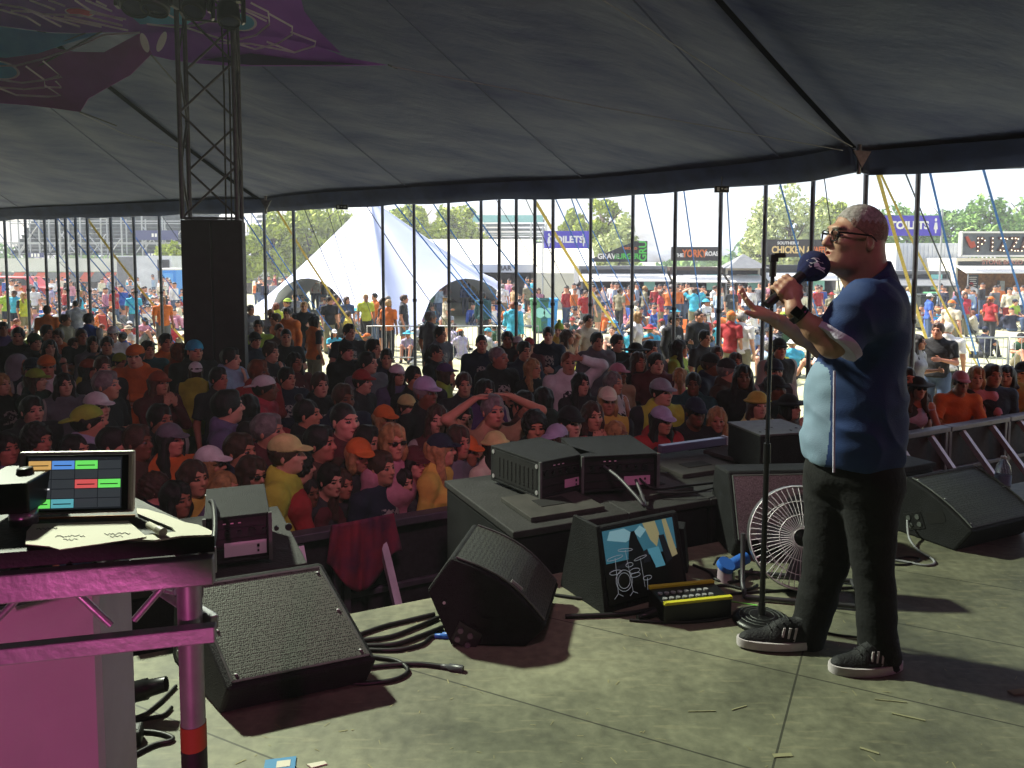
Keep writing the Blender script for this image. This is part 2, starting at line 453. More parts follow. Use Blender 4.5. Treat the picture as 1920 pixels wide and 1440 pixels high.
TI = Matrix.Translation((0, -14, 0))
def tchild(o): o.parent = tent; o.matrix_parent_inverse = TI; return o
NS = 22
SEAMS = (0, 0)
cvs = []; cfs = []
def canopy_pt(e, s, ph):
    z0 = ZE + .30
    z = z0 + (PEAK.z - z0) * (s ** 1.06) - .5 * math.sin(math.pi * min(1, s * 1.3)) * 0 + (.10 * math.sin(ph) + .05 * math.sin(ph * 2.3 + 1)) * math.sin(math.pi * min(1, s * 2.2) if s < .45 else 0)
    return Vector((e.x + (PEAK.x - e.x) * s, e.y + (PEAK.y - e.y) * s, z))
nl = len(lp)
for i in range(nl + 1):
    e = lp[i % nl]
    for j in range(NS + 1):
        s = (j / NS) ** 1.6
        cvs.append(canopy_pt(e, s, i * .42))
for i in range(nl):
    for j in range(NS):
        a = i * (NS + 1) + j; cfs.append((a, a + 1, a + NS + 2, a + NS + 1))
cm = MB(); cm.add(cvs, cfs, 0, True); tchild(cm.build('canopy', m_canvas))
# valance: a doubled skirt hanging from the eave, wavy
vb = MB(); vv = []; ff = []
for i in range(nl + 1):
    e = lp[i % nl]; outw = (Vector((e.x, e.y, 0)) - Vector((-6, 2, 0))).normalized()
    w = .035 * math.sin(i * 1.1) + .03 * math.sin(i * .37)
    vv += [e + Vector((0, 0, .30)), e + outw * (.12 + w) + Vector((0, 0, .22)), e + outw * (.10 + w * 1.3) + Vector((0, 0, .08)), e + outw * (.06 + w) + Vector((0, 0, .02 + .02 * math.sin(i * .6))),
           e - outw * (.10 - w * .4) + Vector((0, 0, .01 + .02 * math.sin(i * .9))), e - outw * (.22 - w) + Vector((0, 0, .14 + .03 * math.sin(i * .5))), e - outw * .34 + Vector((0, 0, .34))]
for i in range(nl):
    for j in range(6):
        a = i * 7 + j; ff.append((a, a + 1, a + 8, a + 7))
vb.add(vv, ff, 0, True); tchild(vb.build('valance', m_valance))
# seams and reinforcing straps under the canvas
m_strap = mat('seam_strap', '0b0e18', 1, spec=0)
m_seam = mat('canvas_seam', '444c70', .8)
def canvas_line(px, py, w, m, name='seam', s1=.75, z=ZE):
    e = G(px, py, z); b_ = MB(); pts = []
    best = min(range(nl), key=lambda i: (lp[i] - e).length)
    for k in range(26):
        s = .01 + (s1 - .01) * k / 25
        pts.append(canopy_pt(lp[best], s, best * .42) - Vector((0, 0, .035)))
    b_.ribbon(pts, w, (0, 0, -1), .012); return tchild(b_.build(name, m))
canvas_line(500, 400, .12, m_strap, 'webbing_strap'); canvas_line(1614, 326, .075, m_strap, 'webbing_strap')
for px, py in ((60, 413), (330, 404), (780, 385), (1110, 371), (1460, 346)):
    canvas_line(px, py, .018, m_seam)
# pale rope lines strung under the roof
m_rope_pale = mat('pale_rope', '8f9098', .8)
def rope_under(pts, r=.006, name='roof_rope'):
    b_ = MB(); b_.tube([P(*p) for p in pts], r, 5); return tchild(b_.build(name, m_rope_pale))
rope_under([(1130, 0, 8.0), (1370, 150, 9.2), (1598, 275, 10.3)])
rope_under([(735, 125, 8.6), (1150, 205, 9.3), (1580, 282, 10.3)])
rope_under([(150, 212, 10.6), (230, 250, 12.5), (345, 282, 14)])
# metal plates at the two high corners
for (px, py, dy) in ((497, 384, 17.5), (1614, 298, 10.9)):
    b_ = MB(); c = P(px, py, dy - .3)
    b_.prism([c + Vector((-.10, 0, .12)), c + Vector((.14, 0, .1)), c + Vector((.02, 0, -.12))], (0, .02, 0)); b_.tube([c + Vector((0, .05, -.2)), c + Vector((0, .05, .2))], .03)
    tchild(b_.build('corner_plate', mat('galvanised', '8b8d90', .45, .8, 20, .2)))
# unseen canvas walls added behind the stage and far side to block daylight
m_block_wall = mat('light_block_canvas', '23273a', .85, 0, 1.5, .25)
wb = MB(); wl = [lp[i] for i in range(nl)]
i0 = min(range(nl), key=lambda i: (lp[i] - Vector((13, 2, ZE))).length); i1 = min(range(nl), key=lambda i: (lp[i] - Vector((-33, 14, ZE))).length)
seg = lp[i0:i1 + 1][::2]
wv = []
for e in seg: wv += [e + Vector((0, 0, .2)), Vector((e.x, e.y, 0))]
wb.add(wv, [(2 * i, 2 * i + 1, 2 * i + 3, 2 * i + 2) for i in range(len(seg) - 1)])
tchild(wb.build('side_wall', m_block_wall))

# side poles
m_pole = mat('grey_pole', '55585c', .5, .6, 15, .25)
POLES = [8, 47, 83, 105, 122, 141, 163, 207, 250, 298, 495, 550, 717, 776, 841, 902, 936, 968, 1003, 1037, 1108, 1187, 1267, 1352, 1436, 1525, 1624, 1722, 1830]
def eave_y(px):
    for (x0, y0), (x1, y1) in zip(EAVE, EAVE[1:]):
        if x0 <= px <= x1: return y0 + (y1 - y0) * (px - x0) / (x1 - x0)
ORD = ['first', 'second', 'third', 'fourth', 'fifth', 'sixth', 'seventh', 'eighth', 'ninth', 'tenth', 'eleventh', 'twelfth', 'thirteenth', 'fourteenth', 'fifteenth', 'sixteenth', 'seventeenth', 'eighteenth', 'nineteenth', 'twentieth']
polepos = []
for i, px in enumerate(POLES):
    if px == 1830: continue
    g = G(px, eave_y(px), ZE + .03); nb = len(POLES) - 2
    lab = f'slim grey tent side pole, {ORD[i]} from the left' if i < 14 else f'slim grey tent side pole, {ORD[nb - i]} from the right'
    r = .036 if px > 600 else .042
    top = 4.35 if px in (495, 1624) else 4.12
    pl = empty('tent_pole', (g.x, g.y, 0), 0, lab, 'tent pole', 'side poles holding up the eave')
    MB().cyl((0, 0, 0), (0, 0, top), r, n=10).build('shaft', m_pole, pl)
    MB().cyl((0, 0, top), (0, 0, top + .12), .014, n=6).build('pin', m_pole, pl)
    MB().cyl((0, 0, 1.9), (0, 0, 1.96), r + .012, n=10).build('collar', m_black, pl)
    polepos.append((px, g))

# guy ropes and ratchet straps, from the eave down to stakes in the field
m_blue = mat('blue_strap', '2f6fc4', .6, 0, 30, .2); m_yel = mat('yellow_strap', 'c9b25a', .6, 0, 30, .2); m_gr = mat('grey_rope', '4a4d52', .8)
ROPES = [(-20, 414, 170, 'b', .02), (30, 413, 300, 'g', .014), (105, 410, 330, 'b', .03), (125, 410, 345, 'b', .022), (160, 409, 365, 'y', .06), (225, 407, 420, 'b', .022), (60, 412, 260, 'b', .02), (300, 404, 500, 'g', .016),
         (450, 400, 640, 'b', .03), (470, 400, 655, 'b', .022), (520, 398, 700, 'y', .05), (570, 394, 690, 'g', .02), (612, 391, 700, 'g', .016), (630, 391, 722, 'g', .014), (686, 388, 880, 'g', .02), (740, 386, 985, 'b', .03), (760, 385, 985, 'b', .018), (810, 382, 1010, 'b', .026),
         (872, 380, 1095, 'b', .032), (930, 378, 1120, 'g', .014), (985, 375, 1130, 'g', .016), (1000, 375, 1190, 'y', .06), (1040, 373, 1185, 'b', .022), (1070, 372, 1180, 'b', .022), (1078, 372, 1240, 'b', .02), (1130, 369, 1255, 'b', .02), (1207, 365, 1300, 'b', .022), (1282, 360, 1335, 'b', .022), (1363, 354, 1385, 'b', .02),
         (1461, 343, 1570, 'b', .026), (1545, 335, 1600, 'g', .016), (1646, 331, 1770, 'y', .05), (1652, 331, 1860, 'y', .03), (1698, 329, 1880, 'g', .02), (1743, 325, 1850, 'b', .03), (1843, 319, 1975, 'b', .03)]
RC = {'b': (m_blue, 'blue'), 'y': (m_yel, 'yellow'), 'g': (m_gr, 'grey')}
cnt_ = {'b': 0, 'y': 0, 'g': 0}; tot_ = {k: sum(1 for r in ROPES if r[3] == k) for k in 'byg'}
def nearest_pole_words(px):
    i = min(range(len(polepos)), key=lambda i: abs(polepos[i][0] - px))
    w = f'{ORD[i]} from the left' if i < 14 else f'{ORD[len(polepos) - 1 - i]} from the right'
    side = 'left' if px < polepos[i][0] else 'right'
    return side, w
for x0, y0, x1, c, w in ROPES:
    top = G(x0, y0 - 4, ZE + .1)
    bot = G(x1, 660 if x0 < 1200 else 700, 0)
    if x0 > 1600: bot = G(x1, 730, 0)
    k = cnt_[c]; cnt_[c] += 1; n = tot_[c]
    pos = f'{ORD[k]} from the left' if k < n / 2 else f'{ORD[n - 1 - k]} from the right'
    col = RC[c][1]
    o = empty('guy_strap' if w > .025 else 'guy_rope', (bot.x, bot.y, 0), 0, f'{col} {"strap" if w > .025 else "rope"} slanting down from the tent eave, {pos} of the {col} lines', 'guy line', f'{col} guy lines of the big tent')
    d = (bot - top); sg = Vector((0, 0, -.15)); pts = [top + d * t_ + sg * math.sin(math.pi * t_) - bot for t_ in (0, .25, .5, .75, 1)]
    if w > .025: MB().ribbon(pts, w * 1.1, d.cross(Vector((1, 0, .3))).normalized(), .004).build('webbing', RC[c][0], o)
    else: MB().tube(pts, w * .6, 5).build('rope', RC[c][0], o)
    MB().cyl((0, 0, -.1), (-.03, -.05, .35), .016, n=6).build('stake', m_pole, o)
    if w > .025: MB().box(pts[3], (.07, .05, .14)).build('ratchet', m_pole, o)

# decorative stretch fabric star under the roof (generic pattern of bands, discs and lines)
m_pur = mat('purple_lycra', '7236a0', .7, 0, .8, .3, color2='a05cc8'); m_mar = mat('maroon_lycra', '74306a', .75, 0, .9, .3, color2='9048a0')
m_blu = mat('blue_lycra', '2c62b0', .7, 0, .9, .3, color2='68b0d0'); m_red = mat('red_lycra', 'd0486a', .7); m_wht = mat('white_print', 'd8ccd8', .7); m_nav = mat('navy_lycra', '2c1f48', .75, 0, 1.3, .3)
def ST(x, y, z=5.0): return P(x, y, 11.2 + .008 * y + (z - 5.0) * 2)
star = empty('fabric_star', ST(285, 100), 0, 'purple and blue stretch fabric decoration hung under the tent roof', 'ceiling decoration')
so = star.location.copy()
def sheet(poly, m, z=5.0, name='panel', th=.01, sag=0.0):
    pts = [ST(x, y, z) - so for (x, y, *q) in poly]
    return MB().prism(pts, (0, th, 0)).build(name, m, star)
sheet([(-60, 65), (0, 72), (90, 88), (140, 97), (195, 98), (262, 62), (285, 100), (245, 140), (200, 165), (165, 185), (150, 210), (100, 203), (50, 197), (-60, 190)], m_mar, 5.0)
sheet([(262, 62), (320, 60), (440, 60), (520, 70), (560, 78), (600, 88), (650, 108), (728, 122), (640, 124), (520, 124), (440, 124), (360, 118), (320, 112), (285, 104)], m_pur, 5.004)
sheet([(-60, -40), (240, -40), (300, -30), (370, -30), (520, -40), (560, -20), (570, 20), (600, 60), (640, 100), (560, 78), (440, 60), (320, 60), (262, 62), (195, 60), (140, 62), (90, 60), (0, 48), (-60, 40)], m_pur, 5.03)
sheet([(-60, 42), (0, 50), (90, 62), (140, 64), (192, 62), (130, 80), (70, 100), (0, 110), (-60, 118)], m_blu, 4.99)
sheet([(200, -40), (230, 0), (240, 25), (262, 45), (300, 45), (350, 46), (372, 30), (365, -40)], m_blu, 5.0, 'blue_panel')
sheet([(470, 100), (560, 112), (690, 121), (600, 122), (470, 122), (380, 112)], m_nav, 4.992, 'hem_panel')
def disc(cx, cy, rx, ry, z, m, name, rot=0):
    pts = []
    for k in range(28):
        a = 2 * math.pi * k / 28; x, y = rx * math.cos(a), ry * math.sin(a)
        pts.append((cx + x * math.cos(rot) - y * math.sin(rot), cy + x * math.sin(rot) + y * math.cos(rot)))
    return sheet(pts, m, z, name, .004)
disc(149, 23, 28, 8, 4.97, m_wht, 'disc_outline', .12); disc(149, 23, 25, 6.4, 4.96, m_red, 'red_disc', .12)
disc(452, 41, 30, 17, 4.97, m_wht, 'disc_outline', .15); disc(450, 41, 27, 14.5, 4.96, m_blu, 'blue_disc', .15)
disc(0, 131, 37, 17, 4.96, m_wht, 'disc_outline', .2); disc(-2, 131, 34, 14.5, 4.95, m_blu, 'blue_disc', .2)
disc(271, 80, 7, 19, 4.95, m_wht, 'pale_petal', -.32); disc(303, 78, 7, 20, 4.95, m_wht, 'pale_petal', .38)
lb = MB()
for pl in ([(-20, 124), (30, 123), (80, 110), (140, 90), (195, 65), (262, 61)], [(80, 114), (115, 144), (83, 150), (84, 163), (115, 164), (104, 152)], [(48, 124), (84, 150), (110, 142)], [(-10, 148), (40, 155), (84, 150)], [(-10, 163), (45, 167), (83, 164)], [(0, 166), (30, 178), (90, 181), (113, 179), (84, 160)],
           [(0, 8), (40, 14), (80, 27), (150, 28), (230, 48)], [(0, 18), (50, 32), (76, 48)], [(20, 20), (60, 22), (115, 50)], [(80, 28), (150, 50)], [(100, 32), (190, 50)], [(55, 0), (103, 18)], [(90, 0), (122, 11)], [(140, 0), (170, 20), (230, 38)], [(160, 0), (210, 21)], [(180, 2), (200, 12)], [(120, 31), (240, 57)], [(168, 24), (236, 36)],
           [(275, 45), (330, 51), (370, 47), (400, 36)], [(350, 52), (430, 78), (480, 66), (505, 45), (503, 22), (470, 5)], [(503, 25), (548, 50), (548, 64), (520, 82), (478, 92), (430, 78)], [(440, 10), (500, 40)], [(500, 78), (552, 98), (590, 86), (592, 78), (545, 60)], [(400, 80), (470, 82), (552, 98)], [(300, 20), (330, 35)], [(440, 100 - 92), (503, 34)]):
    lb.ribbon([ST(x, y, 4.93) - so for x, y in pl], .028, (0, 1, 0), .004)
lb.build('printed_lines', m_wht, star)
for a, b2 in (((285, 104), (286, 138)), ((728, 122), (800, 128)), ((150, 210), (160, 216)), ((190, 60), (60, 130)), ((160, 62), (100, 84))):
    MB().tube([ST(*a, 4.99) - so, ST(*b2, 5.0) - so + Vector((0, 1.0 if a[0] in (285, 728, 150) else 0, 0))], .012, 5).build('tie_cord', m_gr, star)

# truss mast with the black speaker-clad base
m_alu = mat('dull_aluminium', '4a4a4e', .5, .5, 12, .2)
mx0 = (P(348, 420, 10.2) + P(452, 420, 10.2)) / 2
BARA = G(300, 1040, 1.2); BARB = G(1930, 772, 1.2); BARA.z = BARB.z = 0
mast = empty('truss_mast', (mx0.x, mx0.y, 0), R(14), 'square lattice truss mast rising through the roof at left', 'mast')
W = .33
ch = MB()
for sx in (-1, 1):
    for sy in (-1, 1): MB().cyl((sx * W, sy * W * .9, 3.33), (sx * W, sy * W * .9, 9), .03, n=10).build('chord', m_alu, mast)
z = 3.35; k = 0
while z < 8.8:
    br = MB(); z2 = z + .66
    for (ax, ay, bx, by) in ((-1, -1, 1, -1), (1, -1, 1, 1), (1, 1, -1, 1), (-1, 1, -1, -1)):
        p, q = (ax * W, ay * W * .9), (bx * W, by * W * .9)
        if k % 2: p, q = q, p
        br.cyl((*p, z), (*q, z2), .016, n=6)
        if k % 4 == 0: br.cyl((*p, z), (*q, z), .016, n=6)
    br.build('brace', m_alu, mast); z = z2; k += 1
for dx in (.16, .2, .25): pass
cbm = MB()
for dx in (.17, .24): cbm.tube([(dx, -.1, 3.3), (dx + .02, -.12, 5), (dx - .02, -.1, 9)], .012, 6)
cbm.build('cable_run', m_black, mast)
sp = empty('speaker_column', (mx0.x + .03, mx0.y - .05, 0), R(14), 'tall black cabinet stack boxed around the foot of the truss mast', 'speaker')
for dx, w in ((-.19, .36), (.18, .38)):
    MB().box((dx, -.03 if dx < 0 else 0, 1.66), (w - .004, .5 if dx < 0 else .46, 3.32)).build('cabinet', mat('charcoal_box', '1b1b1d', .7, 0, 7, .3, .2, 200), sp, .01)
# moving-head lamps (unlit) under the roof and on the mast
m_lens = mat('dark_lens', '3a3f52', .1, 0, spec=.8); m_shell = mat('lamp_shell', '0c0c0e', .35)
def moving_head(loc, rz, tilt, s, label):
    e = empty('moving_head_lamp', loc, rz, label, 'stage lamp', 'unlit moving lamps under the roof'); 
    MB().box((0, 0, .24 * s), (.34 * s, .28 * s, .14 * s)).build('base', m_shell, e, .02)
    y = MB(); y.box((-.19 * s, 0, .05 * s), (.04 * s, .14 * s, .36 * s)); y.box((.19 * s, 0, .05 * s), (.04 * s, .14 * s, .36 * s)); y.box((0, 0, .155 * s), (.36 * s, .14 * s, .03 * s)); y.build('yoke', m_shell, e, .01)
    Mx = Matrix.Rotation(tilt, 4, 'X')
    h = MB().lathe([(0, .16 * s), (.1 * s, .15 * s), (.14 * s, .05 * s), (.15 * s, -.14 * s), (.135 * s, -.18 * s), (.12 * s, -.17 * s)], 20, M=Mx).build('head', m_shell, e)
    MB().lathe([(0, -.165 * s), (.06 * s, -.163 * s), (.12 * s, -.15 * s)], 20, M=Mx).build('lens', m_lens, h)
    return e
moving_head(P(256, -8, 7.0), .2, R(-25), .85, 'dark moving lamp hanging by the blue fabric, left one of the pair')
moving_head(P(293, -8, 7.0), -.1, R(-15), .85, 'dark moving lamp hanging by the blue fabric, right one of the pair')
moving_head(P(366, 5, 9.7), 0, R(-30), .95, 'dark moving lamp clamped to the left side of the truss mast')
moving_head(P(428, 22, 9.8), .5, R(-20), .95, 'dark moving lamp clamped to the right side of the truss mast')
mh = MB(); mh.tube([P(200, -10, 7.05) + Vector((0, 0, .28)), P(360, -10, 7.05) + Vector((0, 0, .28))], .025, 8)
tag(mh.build('lamp_bar', m_alu), 'horizontal bar carrying the pair of dark lamps under the purple fabric', 'lighting bar')
# exit signs
m_exit = mat('sign_dark_green', '1d2a2a', .5); m_exw = mat('sign_pale', 'c8d4cc', .5)
for (px, py, wpx, lab) in ((1350, 362, 26, 'small dark exit sign hung under the eave right of the mic stand top'), (643, 395, 22, 'small dark exit sign hung under the eave above the white star tent')):
    g = G(px, py - 6, ZE - .06); w = wpx / F * g.y
    e = empty('exit_sign', (g.x, g.y - .1, g.z), 0, lab, 'exit sign', 'exit signs under the tent eave')
    MB().box((0, 0, 0), (w, .06, .10)).build('box', m_exit, e, .005)
    a = MB(); a.prism([(w * .16, -.033, .012), (w * .30, -.033, .012), (w * .30, -.033, .028), (w * .40, -.033, 0), (w * .30, -.033, -.028), (w * .30, -.033, -.012), (w * .16, -.033, -.012)], (0, -.003, 0))
    a.prism([(-w * .38, -.033, -.03), (-w * .2, -.033, -.03), (-w * .2, -.033, .03), (-w * .38, -.033, .03)], (0, -.003, 0)); a.box((-.0, -.034, .008), (w * .12, .003, .02)); a.build('arrow_and_figure', m_exw, e)
    MB().tube([(0, 0, .05), (0, 0, .2)], .008, 5).build('hanger', m_pole, e)
# ------------------------------------------------------------------ the field beyond: star tent, marquees, stalls, stands, trees
m_white = mat('white_membrane', 'a6adc4', .6, 0, .8, .05)
m_cream = mat('cream_pvc', 'cfcab8', .6, 0, .8, .08)
m_steel = mat('galvanised_tube', 'a4a6a6', .45, .45, 12, .15)
m_opening_shade = mat('dark_opening', '1c1a19', .9, 0, 3, .5, color2='3a3230')  # near-black mottle standing in for the shade inside openings
m_grey = mat('stall_grey', '6c6e70', .6, 0, 5, .15)
m_dgrey = mat('sign_charcoal', '303234', .6, 0, 6, .15)
m_lt = mat('sign_white', 'e4e0d8', .5)
# white star tent
stc = Vector((-6.6, 37, 0))
st = empty('star_tent', stc, 0, 'large white star shaped tent with a high peak and arched openings', 'tent')
pk = P(694, 372, 37) - stc
anch = [(P(462, 578, 43), 0), (P(722, 640, 28.5), 0), (P(1012, 590, 41), 0), (Vector((-4.0, 53, 0)), 0)]
anch = [Vector((a.x, a.y, 0)) - stc for a, _ in anch]
anch.sort(key=lambda v: math.atan2(v.y, v.x))
NA = len(anch); ring = []; SUB = 16
for i in range(NA):
    a, b_ = anch[i], anch[(i + 1) % NA]
    for j in range(SUB):
        t_ = j / SUB; p = a.lerp(b_, t_); s_ = math.sin(math.pi * t_)
        p = p * (1 - .10 * s_); p.z = 2.0 * (max(0, s_ - .55) / .45) ** .5
        ring.append(p)
vs = []; NR = 16; n = len(ring)
for p in ring:
    for j in range(NR + 1):
        t_ = j / NR; q = pk.lerp(p, t_)
        q.z = p.z + (pk.z - p.z) * ((1 - t_) ** 1.12); vs.append(q)
fs = [(i * (NR + 1) + j, i * (NR + 1) + j + 1, ((i + 1) % n) * (NR + 1) + j + 1, ((i + 1) % n) * (NR + 1) + j) for i in range(n) for j in range(NR)]
b0 = MB(); b0.add(vs, fs, 0, True); b0.build('membrane', m_white, st)
MB().cyl((pk.x, pk.y, 0), (pk.x, pk.y, pk.z + .3), .06).build('centre_pole', m_pole, st)
for a in anch:
    MB().cyl((a.x, a.y, 0), (a.x, a.y, .5), .04, n=6).build('anchor_stake', m_pole, st)

# colourful sponsor-free inflatable ring seen through the right arch
ar = empty('arch_tunnel', P(842, 600, 40), 0, 'curved colourful panel glimpsed through the right arch of the white tent', 'panel')
ar.location.z = 0
ab = MB()
ab.tube([(-1.5, 0, .1), (-1.45, 0, 1.0), (-1.0, 0, 1.7), (-.2, 0, 2.0), (1.0, 0, 2.0)], .16, 8); ab.build('tube', mat('crimson_vinyl', 'a8324e', .6, 0, 3, .3, color2='5c3c58'), ar)
MB().cyl((-.75, .1, .9), (-.75, .06, .9), .3, n=20).build('green_disc', mat('mint', '7fc7a0', .6), ar)

def person_free(*a): pass
def marquee(name, x0, x1, Y, D, he, hr, label, m=m_cream, open_front=True, fascia=None):
    o = empty(name, ((x0 + x1) / 2, Y, 0), 0, label, 'marquee'); w = x1 - x0; h = w / 2
    r = MB(); r.add([(-h, 0, he), (h, 0, he), (h, D / 2, hr), (-h, D / 2, hr), (-h, D, he), (h, D, he)], [(0, 1, 2, 3), (3, 2, 5, 4)]); r.build('roof', m, o)
    g = MB(); g.add([(h, 0, 0), (h, D, 0), (h, D, he), (h, D / 2, hr - .02), (h, 0, he)], [(0, 1, 2, 3, 4)]); g.add([(-h, 0, 0), (-h, D, 0), (-h, D, he), (-h, D / 2, hr - .02), (-h, 0, he)], [(0, 1, 2, 3, 4)]); g.add([(-h, D, 0), (h, D, 0), (h, D, he), (-h, D, he)], [(0, 1, 2, 3)]); g.build('side_wall', m, o)
    if open_front:
        MB().box((0, -.03, he - .2), (w, .05, .5)).build('fascia', mat('pale_fascia', 'b9bdc4', .6), o)
        nb = max(2, int(w / 3))
        for i in range(nb + 1): MB().box((-h + w * i / nb * .999, -.01, (he - .45) / 2), (.09, .09, he - .45)).build('post', m_steel, o)
        MB().box((0, D * .45, he / 2 - .1), (w - .2, .08, he - .3)).build('shade_sheet', m_opening_shade, o)  # dark sheet painted as the shade inside the marquee
    return o
a = xatY(770, 47, 0).x; b1 = xatY(1002, 47, 0).x
mq = marquee('marquee', a, b1, 47, 9, 2.55, 4.25, 'long cream marquee with open front and people inside, right of the white star tent')
text('BAR', .42, m_dgrey, mq, Matrix.Translation((-1.9 + 3.9, -.07, 2.35)) @ STAND, bold=.01)
text('FOOD', .42, m_dgrey, mq, Matrix.Translation((-(b1 - a) / 2 + 1.2, -.07, 2.35)) @ STAND, bold=.01) if False else None
a = xatY(1003, 45, 0).x; b1 = xatY(1120, 45, 0).x
marquee('marquee', a, b1, 45, 7, 2.1, 3.9, 'closed cream marquee with plain walls, under the left blue toilets banner', open_front=False).location.y = 45
wm = MB(); wm.box(((a + b1) / 2, 44.9, 1.05), (b1 - a, .06, 2.1)); 
fw = wm.build('marquee_front_wall', m_cream, origin=((a + b1) / 2, 44.9, 0)); tag(fw, 'plain cream canvas wall closing the front of the second marquee', 'canvas wall')

# toilets banners on poles
m_vio = mat('violet_banner', '4b3fa0', .6, 0, .6, .15, color2='5a4fc0')
def banner(px0, px1, py0, py1, Y, label, tx, figs):
    p0, p1 = P(px0, py0, Y), P(px1, py1, Y); w = p1.x - p0.x; hh = p0.z - p1.z; cx = (p0.x + p1.x) / 2; cz = (p0.z + p1.z) / 2
    o = empty('toilets_banner', (cx, Y, 0), 0, label, 'banner', 'toilets banners on poles')
    MB().box((0, 0, cz), (w, .05, hh)).build('cloth', m_vio, o)
    for s_ in (-1, 1): MB().cyl((s_ * (w / 2 + .06), .02, 0), (s_ * (w / 2 + .06), .02, cz + hh / 2 + .3), .045, n=8).build('pole', m_steel, o)
    text('TOILETS', hh * .52, m_lt, o, Matrix.Translation((tx * w, -.04, cz)) @ STAND, bold=.02)
    for fx in figs:
        f = MB(); X = fx * w; s_ = hh * .5
        f.lathe([(0, .30 * s_), (.09 * s_, .24 * s_), (.12 * s_, .12 * s_), (.09 * s_, 0), (0, -.06 * s_)], 10, c=(X, -.03, cz + .45 * s_), M=Matrix.Diagonal((1, .2, 1, 1)))
        f.prism([(X - .10 * s_, -.03, cz + .3 * s_), (X + .10 * s_, -.03, cz + .3 * s_), (X + .2 * s_, -.03, cz - .35 * s_), (X + .08 * s_, -.03, cz - .4 * s_), (X + .05 * s_, -.03, cz - .75 * s_), (X - .05 * s_, -.03, cz - .75 * s_), (X - .08 * s_, -.03, cz - .4 * s_), (X - .2 * s_, -.03, cz - .35 * s_)], (0, -.02, 0)); f.build('figure_symbol', m_lt, o)
banner(1020, 1104, 433, 466, 44, 'violet banner reading TOILETS between the white marquees and the leafy tree', 0, (-.39, .38))
banner(1640, 1763, 404, 442, 33.8, 'violet banner reading TOILETS behind the head of the man on stage', .02, (.42,))

# food stalls
m_warm = mat('warm_timber', '7a5432', .7, 0, 6, .4)
m_orange = mat('sign_orange', 'd8702c', .5); m_green = mat('sign_green', '4fc04a', .5); m_cyan = mat('menu_cyan', '8fd0c8', .4)
def stall(px0, px1, Y, htop, label, body=m_grey, awn=True, sign=None):
    x0, x1 = xatY(px0, Y, 1).x, xatY(px1, Y, 1).x; w = x1 - x0
    o = empty('food_stall', ((x0 + x1) / 2, Y, 0), 0, label, 'food stall', 'food stalls in a row'); D = 3.0
    b_ = MB(); b_.box((0, D / 2, htop - .08), (w, D, .16)); b_.box((-w / 2 + .05, D / 2, htop / 2 - .08), (.1, D, htop - .16)); b_.box((w / 2 - .05, D / 2, htop / 2 - .08), (.1, D, htop - .16)); b_.box((0, D - .05, htop / 2 - .08), (w - .2, .1, htop - .16)); b_.build('shell', body, o)
    MB().box((0, .05, .5), (w - .2, .1, 1.0)).build('counter_front', m_warm if body is not m_grey else m_dgrey, o)
    MB().box((0, .02, 1.03), (w - .1, .4, .05)).build('counter_top', m_lt, o)
    MB().box((0, .1, htop - .4), (w - .2, .1, .46)).build('fascia', m_dgrey, o)
    kit = MB(); rr = random.Random(int(px0))
    for i in range(int(w * 2.5)):
        kit.box((-w / 2 + .4 + i * .4, 1.2 + rr.random(), 1.2 + rr.random() * .3), (.25, .3, .3 + .3 * rr.random()))
    tag(kit.build('kitchen_gear', m_steel, o))
    if awn:
        aw = MB(); aw.prism([(-w / 2, -.9, htop - .75), (w / 2, -.9, htop - .75), (w / 2, .0, htop - .42), (-w / 2, 0, htop - .42)], (0, 0, .05)); aw.build('awning', m_lt if awn is True else awn, o)
        for s_ in (-1, 1): MB().cyl((s_ * w / 2 * .96, -.85, 0), (s_ * w / 2 * .96, -.85, htop - .74), .025, n=6).build('awning_post', m_steel, o)
    for fx in (-.36, .3):
        MB().box((fx * w, -.06, 1.75), (.55, .04, .75)).build('menu_board', m_cyan if fx > 0 else m_dgrey, o)
        if fx < 0:
            q = MB()
            for k in range(6): q.box((fx * w, -.085, 2.0 - k * .1), (.4 - .06 * (k % 3), .006, .03))
            q.build('menu_lines', m_lt, o)
    return o, w
# grave burger with its coffin-shaped gable sign
Y = 38
s1, w = stall(1085, 1250, Y, 2.55, 'grey burger stall under a dark gabled sign with green and white letters')
g0 = s1.location.x
def zz(py, Y=38): return P(960, py, Y).z
def xx(px, Y=38): return xatY(px, Y, 3).x - g0
sg = MB(); sg.prism([(xx(1108), -.1, zz(491)), (xx(1213), -.1, zz(491)), (xx(1213), -.1, zz(452)), (xx(1190), -.1, zz(452)), (xx(1112), -.1, zz(484))], (0, .12, 0)); sgo = sg.build('gable_sign', m_dgrey, s1)
text('GRAVE', .36, m_lt, sgo, Matrix.Translation((xx(1140), -.12, zz(481))) @ STAND, bold=.012, sx=.95)
text('BURGER', .36, m_green, sgo, Matrix.Translation((xx(1174), -.12, zz(481))) @ STAND, bold=.012, sx=.9)
text('GRU', .52, m_green, sgo, Matrix.Translation((xx(1205), -.12, zz(471))) @ STAND @ Matrix.Rotation(R(90), 4, 'Z'), bold=.012, sx=.95)
text('SMOKED', .17, m_orange, sgo, Matrix.Translation((xx(1181), -.12, zz(466))) @ STAND, bold=.005)
s2, w = stall(1256, 1354, Y, 2.5, 'brown roast stall with a dark sign in orange and white letters, white awning', mat('stall_brown', '4a3c34', .6, 0, 5, .2)); g0 = s2.location.x
